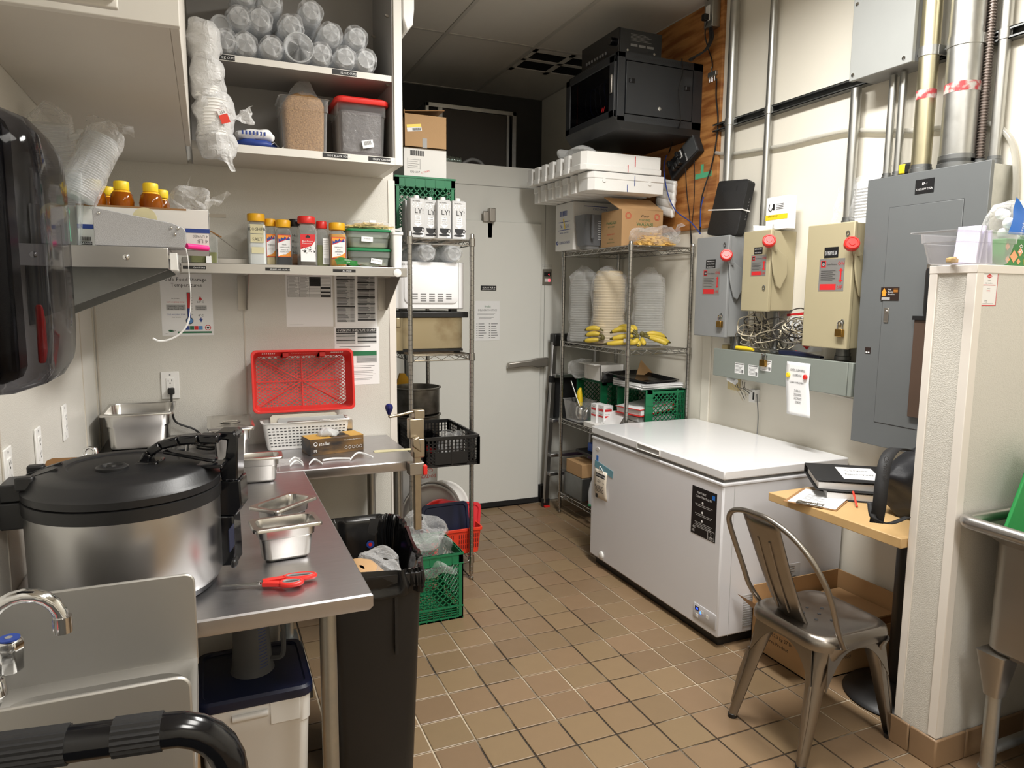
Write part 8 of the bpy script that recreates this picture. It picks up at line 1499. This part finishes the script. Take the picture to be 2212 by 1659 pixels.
for (fxx, fyy), (sx, sy) in feet:
    m = MB(); d = Vector((fxx-sx, fyy-sy, 0)).normalized(); n = Vector((-d.y, d.x, 0)); rings = []
    for k, (z, w, dp) in enumerate(((.415, .17, .05), (.385, .12, .05), (.34, .078, .045), (.25, .06, .036), (.12, .046, .03), (.02, .034, .026), (.012, .033, .025))):
        u = 1-(z/.43); c = Vector((sx+(fxx-sx)*u, sy+(fyy-sy)*u, z)); ring = []
        for a in range(13): th = -pi/2*1.0+pi*a/12; ring.append(c+n*(w/2*sin(th))+d*(dp*(cos(th)-.55)))
        for a in range(12, -1, -1): th = -pi/2+pi*a/12; ring.append(c+n*((w/2-.004)*sin(th))+d*(dp*(cos(th)-.55)-.004))
        rings.append(ring)
    lg = obj('leg', m.loft(rings), cm, t, ang=50); c = Vector((fxx, fyy, 0))
    obj('rubber_foot', MB().lathe([(.012, 0), (.017, .001), (.017, .016), (.013, .018)], 14, c-d*.008), 'black_plastic', lg)
    p0 = Vector((sx+(fxx-sx)*.35, sy+(fyy-sy)*.35, .28)); p1 = Vector((sx+(fxx-sx)*.86, sy+(fyy-sy)*.86, .06)); obj('leg_crease', MB().tube([p0+d*.020, (p0+p1)/2+d*.017, p1+d*.0125], [.006, .010, .004], 8), cm, lg)
for (ax, ay), (bx, by) in (((1.83, 1.603), (2.085, 1.603)), ((1.83, 1.927), (2.085, 1.927)), ((1.793, 1.64), (1.793, 1.89)), ((2.118, 1.64), (2.118, 1.89))):
    A, B = Vector((ax, ay, 0)), Vector((bx, by, 0)); d = B-A; L = d.length; d.normalize(); n = 14; nr = Vector((ax+bx-2*cx, ay+by-2*cy, 0)); nr = (nr-d*nr.dot(d)).normalized()
    top = [(L*k/n, .412) for k in range(n+1)]; bot = [(L*k/n, .390-.12*abs(1-2*k/n)**2.8) for k in range(n+1)]
    f = lambda u, z, o: A+d*(u+(2*u/L-1)*(.412-z)*.12)+nr*((.412-z)*.1+o)+Vector((0, 0, z))
    m = MB(); m.loft([[f(*p, o) for p in bot+top[::-1]] for o in (-.003, .001)]); obj('apron', m, cm, t)
def hx_(z): return 1.835-(z-.43)*.40
arch = [(1.86, 1.572, .425), (hx_(.5), 1.553, .5), (hx_(.6), 1.548, .6), (hx_(.68), 1.562, .68), (hx_(.75), 1.60, .75), (hx_(.80), 1.66, .80), (hx_(.826), 1.74, .826), (hx_(.828), 1.80, .828), (hx_(.822), 1.87, .822), (hx_(.80), 1.93, .80), (hx_(.755), 1.965, .755), (hx_(.68), 1.968, .68), (hx_(.58), 1.962, .58), (hx_(.5), 1.957, .5), (1.86, 1.952, .425)]
obj('back_hoop', MB().tube(smooth(arch, 5), .0095, 12), cm, t); m = MB()
m.grid(10, 12, lambda u, v: Vector((hx_(.40+.423*v)-.012*cos(pi*(u-.5))+.01+(.03*(1-v)**4), 1.71+(.165-.035*(1-v))*u+.012*(1-v), .395+.428*v)))
sl = obj('back_splat', m, cm, t); s_ = sl.modifiers.new('t', 'SOLIDIFY'); s_.thickness = .006
for du in (.30, .62): obj('splat_rib', MB().tube([(hx_(.46)-.006, 1.725+.15*du, .47), (hx_(.6)-.008, 1.718+.16*du, .6), (hx_(.74)-.008, 1.712+.165*du, .74)], .004, 6), cm, sl)
for y in (1.574, 1.950): obj('rivet', MB().lathe([(.009, -.004), (.009, .003), (.001, .005)], 10, (1.86, y, .425), Matrix.Rotation(pi/2 if y < 1.7 else -pi/2, 3, 'X')), 'steel', t)
# ================================================================ desk and what is on it
t = thing('pedestal_desk', (2.45, 1.93, 0), 'maple-topped desk on a black pedestal behind the partition', 'desk'); DZ = .742
obj('desk_top', MB().box((2.142, 1.612, DZ-.036), (XB-.004, 2.235, DZ)), 'oak', t, bev=.003); obj('column', MB().cyl((2.44, 1.80, .03), (2.44, 1.80, DZ-.04), .042, 28), 'iron_black', t); obj('base', MB().lathe([(.19, 0), (.198, .006), (.185, .02), (.09, .045), (.06, .06), (.045, .07)], 48, (2.44, 1.80, 0)), 'iron_black', t); obj('top_plate', MB().box((2.30, 1.70, DZ-.045), (2.58, 1.96, DZ-.036)), 'iron_black', t)
t = thing('cardboard_box', (2.40, 2.14, .001), 'open brown carton on the floor under the desk', 'box'); x0, x1, y0, y1, h = 2.19, 2.70, 2.0, 2.345, .285; m = MB()
for a, b in (((x0, y0, .001), (x1, y0+.005, h*.62)), ((x0, y1-.005, .001), (x1, y1, h)), ((x0, y0, .001), (x0+.005, y1, h*.62)), ((x1-.005, y0, .001), (x1, y1, h)), ((x0, y0, .001), (x1, y1, .006))): m.box(a, b)
obj('carton', m, 'cardboard', t); obj('flap', MB().add([(x0, y0, h*.62), (x0, y1, h*.62), (x0-.11, y1-.02, h*.95), (x0-.11, y0+.02, h*.95)], [(0, 1, 2, 3)]).box((x0+.03, y0+.02, .20), (x1-.02, y1-.03, .206)), 'cardboard', t)
b = MB()
for k, s in enumerate(('6 BAGS', 'NET WT. 12.3 kg 27 lb', 'Quinoa Free Product')): b.text(s, .022, (x0+.03, y0-.001, .135-.032*k), align='L').text(s, .022, (x0-.001, y1-.03, .135-.032*k), YM, align='L')
obj('lettering', b, 'ink', t)
def binder(label, T, w, d, h, ink): 
    t = thing('ring_binder', T @ Vector((0, 0, 0)), label, 'binder', 'black binders on the desk'); obj('cover', MB(T).box((-w/2, -d/2, 0), (w/2, d/2, .003)).box((-w/2, -d/2, h-.003), (w/2, d/2, h)).box((-w/2, d/2-.003, 0), (w/2, d/2, h)), 'black_matte', t, bev=.001); obj('pages', MB(T).box((-w/2+.012, -d/2+.01, .004), (w/2-.008, d/2-.02, h*.72)), 'paper', t)
    if ink: lb = obj('cover_label', MB(T).box((-w*.12, -d*.35, h), (w*.36, d*.32, h+.0008)), 'paper', t); obj('handwriting', MB(T).text('Connor', .03, (w*.12, d*.10, h+.0012), (1, 0, 0), (0, 1, 0)).text('Employees', .03, (w*.12, -d*.12, h+.0012), (1, 0, 0), (0, 1, 0), w=.11), 'ink', lb)
Rb = Matrix.Rotation(radians(-40), 4, 'Z'); binder('lower black ring binder on the desk', Matrix.Translation((2.465, 2.07, DZ+.001)) @ Rb, .29, .26, .04, False); binder('upper black ring binder with handwritten white label', Matrix.Translation((2.45, 2.11, DZ+.042)) @ Matrix.Rotation(radians(-36), 4, 'Z') @ Matrix.Rotation(radians(2), 4, 'X'), .30, .27, .042, True)
T = Matrix.Translation((2.255, 2.075, DZ+.001)) @ Matrix.Rotation(radians(-62), 4, 'Z'); t = thing('clipboard', (2.255, 2.075, DZ), 'clipboard with white paper at the desk corner', 'clipboard'); obj('board', MB(T).box((-.10, -.13, 0), (.10, .13, .003)), 'cardboard_dark', t, bev=.001); obj('paper', MB(T).grid(8, 8, lambda u, v: Vector((-.085+.18*u, -.125+.24*v, .0045+.012*max(0, u-.6)*v))), 'paper', t); obj('clip', MB(T).box((-.05, -.135, .004), (.05, -.10, .012)).cyl((-.03, -.128, .016), (.03, -.128, .016), .005, 10), 'chrome', t, bev=.002); b = MB(T)
for k in range(5): b.box((-.05, -.05+k*.018, .0062), (.03-.02*(k % 2), -.046+k*.018, .0066))
obj('writing', b, 'ink_light', t)
o = obj('pencil', MB().cyl((2.30, 1.93, DZ+.006), (2.345, 1.99, DZ+.045), .004, 8), 'orange_red'); tag(o, 'orange pencil lying on the lower binder', 'pencil')
t = thing('duffel_bag', (2.45, 1.78, DZ), 'soft black nylon bag with webbing straps on the desk', 'bag'); b = MB(); mat('nylon', (22, 23, 28), .5, var=.2, vscale=14, bump=.1, bscale=300); c0 = Vector((2.47, 1.765, DZ+.001))
def bg(u, v): a = 2*pi*u; e = .55; k = max(.03, sin(pi*min(1, .12+.88*v)))**.5 if v < .5 else max(.03, cos(pi/2*(v-.5)/.5))**.55; cc, ss = cos(a), sin(a); f = lambda q: abs(q)**e*(1 if q > 0 else -1); return c0+Vector((.16*k*f(cc), .125*k*f(ss), .255*v))
b.grid(44, 22, lambda u, v: (lambda p: Vector((p.x, p.y, max(p.z, DZ+.001))))(crumple(crumple(bg, .026, 9, 4), .012, 26, 2)(u, v)), wrap=True); obj('bag_body', b, 'nylon', t, ang=70)
def strap(pts, w=.036):
    m = MB(); sm = smooth(pts, 6); m.add([p+Vector((s*.7, -s*.7, 0)) for p in sm for s in (-w/2, w/2)], [(2*i, 2*i+2, 2*i+3, 2*i+1) for i in range(len(sm)-1)]); o = obj('strap', m, 'black_matte', t); s_ = o.modifiers.new('t', 'SOLIDIFY'); s_.thickness = .004; return o
sp2 = [PY(x, y, Y) for x, y, Y in ((1960, 972, 1.74), (1935, 968, 1.68), (1915, 990, 1.645), (1905, 1040, 1.625), (1900, 1090, 1.62), (1893, 1130, 1.635))]; st = strap(sp2, .042); strap([PY(x, y, Y) for x, y, Y in ((1880, 1085, 1.66), (1888, 1120, 1.63), (1920, 1132, 1.615), (1960, 1118, 1.61))], .02); obj('embossing', MB().text('Carhartt', .024, sp2[3]+Vector((-.008, -.008, .05)), (.06, .02, -1), (.7, -.7, 0)), mat('emboss', (58, 58, 62), .35), st)
# ================================================================ on the partition
PT = PZT+.0045; c = (2.235, 1.53); t = thing('clear_bin', (*c, PT), 'clear plastic bin with folded papers on the partition', 'bin'); obj('bin', MB().loft([rr(.115, .055, .03, PT+.001, 4, *c), rr(.122, .06, .03, PT+.006, 4, *c), rr(.14, .066, .03, PT+.066, 4, *c), rr(.145, .07, .03, PT+.068, 4, *c), rr(.147, .072, .03, PT+.095, 4, *c), rr(.172, .09, .03, PT+.098, 4, *c), rr(.172, .09, .03, PT+.101, 4, *c)], cap1=False), film('bin_clear', (244, 244, 246), clear=.86, rough=.12, base=.12), t)
for k, (x, rx) in enumerate(((2.225, 14), (2.24, 18), (2.275, -10), (2.30, -14))): o = obj('folded_paper', MB(Matrix.Translation((x, 1.53, PT+.006)) @ Matrix.Rotation(radians(rx*.5), 4, 'Y')).box((-.003, -.035, 0), (.003, .04, .118 if k < 2 else .105)).box((.004, -.03, 0), (.006, .04, .10)), mat('lilac_paper', (206, 202, 224), .6)); tag(o, ['leftmost', 'second', 'third', 'rightmost'][k] + ' folded paper standing in the clear bin', 'paper', 'folded papers in the bin')
for k in range(3): o = obj('sweet', MB(Matrix.Translation((2.15+.022*k, 1.525+.01*k, PT+.007)) @ Matrix.Rotation(.4*k, 4, 'Z')).box((-.012, -.010, 0), (.012, .010, .014+.004*(k % 2))), mat('sweet_tan', (196, 160, 96), .5), bev=.003); tag(o, ['left', 'middle', 'right'][k] + ' small tan wrapped piece inside the clear bin', 'sweet', 'tan pieces in the bin')
t = thing('bag_box', (2.43, 1.53, PT), 'green and orange box of clear bags on the partition', 'box'); x0, x1, y0 = 2.385, 2.60, 1.475; obj('carton', MB().box((x0-.055, y0, PT), (x1, 1.585, PT+.085)), mat('box_green', (52, 128, 60), .45, var=.2, vscale=8), t, bev=.002); b = MB()
for dx, dz, s in ((.0, .03, .02), (.03, .045, .014), (-.03, .02, .012), (.025, .015, .01), (-.035, .06, .012)): b.poly((x0-.012+dx, y0-.0008, PT+dz), (1, 0, 0), (0, 0, 1), [(-s, 0), (0, -s), (s, 0), (0, s)])
obj('diamonds', b, mat('peach', (240, 168, 120), .5), t); obj('lettering', MB().text('50', .03, (x0+.03, y0-.001, PT+.055), (0, 0, 1), (-1, 0, 0)).text('CLEAR - TRANSPARENT', .011, (x0+.045, y0-.001, PT+.042), (0, 0, 1), (-1, 0, 0), w=.075, mi=1), ['white_ink', 'yellow'], t); obj('white_end', MB().box((x0+.055, y0-.0012, PT), (x1, y0, PT+.085)), 'paper', t)
t = thing('cotton_bag', (2.45, 1.53, PT+.086), 'blue printed bag of cotton balls on the green box', 'bag')
for k in range(14): a = MB(); q = (2.40+.045*(k % 5)+rnd.uniform(-.01, .01), 1.53+rnd.uniform(-.03, .03), PT+.108+.032*(k//5)); a.lathe([(.018*cos(x_), .018*sin(x_)) for x_ in (-1.5, -.9, -.3, .3, .9, 1.5)], 10, q); obj('cotton_ball', a, 'styro', t)
b = MB(); bag(b, (2.45, 1.53, PT+.087), .125, .065, .062, .018, 16, 3, 26, 14); obj('bag', b, 'bag_film', t, ang=18); obj('blue_print', MB().grid(10, 10, crumple(lambda u, v: Vector((2.335+.07*u+.015*v, 1.472-.006*u, PT+.10+.11*v-.05*u*v)), .008, 18, 2)), mat('bag_blue', (26, 110, 206), .35), t); obj('lettering', MB().text('absorbantes', .016, (2.385, 1.458, PT+.13), (.25, 0, 1), (-1, 0, .25)), 'white_ink', t)
o, fr = sheet('pest_control_card', 'red framed pest control card on the partition face', 'card', (2.19, PY0, 1.638), .085, .105, (1, 0, 0), (0, 0, 1)); I = Ink(o, fr)
for a in ((0, 0, 1, .02), (0, .975, 1, 1), (0, 0, .025, 1), (.975, 0, 1, 1)): I.r(*a, 'ink_red')
I.p_([(.35, .13), (.52, .06), (.69, .13), (.52, .20)], 'ink_red').t('ORKIN', .52, .15, .05, 'white_ink', 2, wd=.24).t('CANADA', .52, .27, .035).t('PEST CONTROL', .52, .35, .04, wd=.42).r(.15, .38, .9, .40, 'ink_red').t('DEVICE', .52, .51, .04).r(.42, .55, .62, .57, 'ink_red').t('Y2', .42, .90, .1).r(.25, .93, .85, .935, 'ink').t('No.', .14, .93, .05); I.done()
# document pocket and torch on the panel door
t = thing('document_pocket', (2.60, 1.89, 1.08), 'brown translucent document pocket on the breaker panel door', 'pocket'); obj('pocket', MB().box((2.594, 1.80, 1.08), (2.607, 1.972, 1.47)), mat('pocket_brown', (82, 66, 56), .3), t, bev=.002); obj('top_strip', MB().box((2.588, 1.795, 1.47), (2.607, 1.977, 1.486)), 'black_plastic', t)
t = thing('torch', (2.585, 1.915, 1.487), 'black cylindrical torch standing on the document pocket', 'torch'); obj('barrel', MB().lathe([(.018, 1.487), (.021, 1.50), (.022, 1.66), (.019, 1.672)], 20, (2.585, 1.905, 0)), 'black_plastic', t); obj('cap', MB().lathe([(.0195, 1.67), (.0195, 1.685), (.001, 1.688)], 20, (2.585, 1.905, 0)), 'steel_dull', t)
# ================================================================ sink at the right edge
t = thing('pot_sink', (2.46, 1.0, 0), 'deep stainless pot sink in front of the partition', 'sink'); sx0, sx1, sy0, sy1, sz = 2.165, 2.75, .70, 1.424, .86; cx, cy = (sx0+sx1)/2, (sy0+sy1)/2
rim = [(x, y, sz) for x, y, _ in rr((sx1-sx0)/2, (sy1-sy0)/2, .03, 0, 5, cx, cy)]; obj('rolled_rim', MB().tube(rim, .021, 12, closed=True), 'steel', t); m = MB(); hx, hy = (sx1-sx0)/2, (sy1-sy0)/2
m.loft([rr(hx-.07, hy-.07, .04, .44, 4, cx+.02, cy), rr(hx-.05, hy-.05, .05, .46, 4, cx+.02, cy), rr(hx-.05, hy-.05, .05, .80, 4, cx+.02, cy), rr(hx-.015, hy-.015, .03, .845, 4, cx, cy), rr(hx-.017, hy-.017, .03, .85, 4, cx, cy), rr(hx-.056, hy-.056, .05, .80, 4, cx+.02, cy), rr(hx-.056, hy-.056, .05, .47, 4, cx+.02, cy)]); obj('bowl', m, 'steel_dull', t)
for x, y in ((2.265, 1.34), (2.265, .78), (2.68, 1.34), (2.68, .78)):
    obj('leg', MB().cyl((x, y, .03), (x, y, .40), .022, 16).cyl((x, y, .0), (x, y, .05), .027, 16), 'galv', t); obj('leg_socket', MB().loft([rr(.024, .024, .01, .30, 3, x, y), rr(.045, .045, .01, .445, 3, x, y)]), 'steel_dull', t)
obj('cross_rail', MB().cyl((2.265, 1.34, .11), (2.68, 1.34, .11), .018, 12), 'galv', t)
o = obj('cutting_board', MB().prism([(2.262, .80), (2.56, .665), (2.70, .975), (2.40, 1.11)], .012, (0, 1.372, 0), (1, 0, 0), (0, 0, 1)), mat('board_green', (40, 150, 76), .5, var=.12, vscale=6), bev=.004); tag(o, 'green cutting board standing in the pot sink', 'cutting board')
o = obj('supply_bucket', MB().loft([rr(.12, .12, .03, 0, 4, 2.47, 1.15), rr(.14, .14, .03, .30, 4, 2.47, 1.15), rr(.145, .145, .03, .305, 4, 2.47, 1.15), rr(.135, .135, .03, .30, 4, 2.47, 1.15), rr(.11, .11, .03, .01, 4, 2.47, 1.15)]), mat('pale_blue', (196, 208, 228), .4)); tag(o, 'pale blue plastic bucket on the floor under the pot sink', 'bucket')
# ================================================================ delivery notice on the cooler door
p0, p1 = PY(1026, 650, YC-.03), PY(1079, 735, YC-.03); o, fr = sheet('delivery_notice', 'white delivery notice taped to the cooler door', 'notice', (p0.x, YC-.03, p0.z), p1.x-p0.x, p0.z-p1.z); I = Ink(o, fr); I.t('freshii', .5, .17, .09, 'ink_green', wd=.24).t('DELIVERY NOTICE', .5, .25, .06, wd=.76).lines(.1, .9, .30, .36, 2, th=.25).lines(.15, .8, .40, .46, 2, mt='ink', th=.3)
for k in range(7): I.r(.06, .57+k*.058, .10, .585+k*.058).r(.14, .572+k*.058, .14+.2+.12*rnd.random(), .584+k*.058).r(.56, .57+k*.058, .60, .585+k*.058).r(.65, .572+k*.058, .65+.16+.12*rnd.random(), .584+k*.058)
I.done()
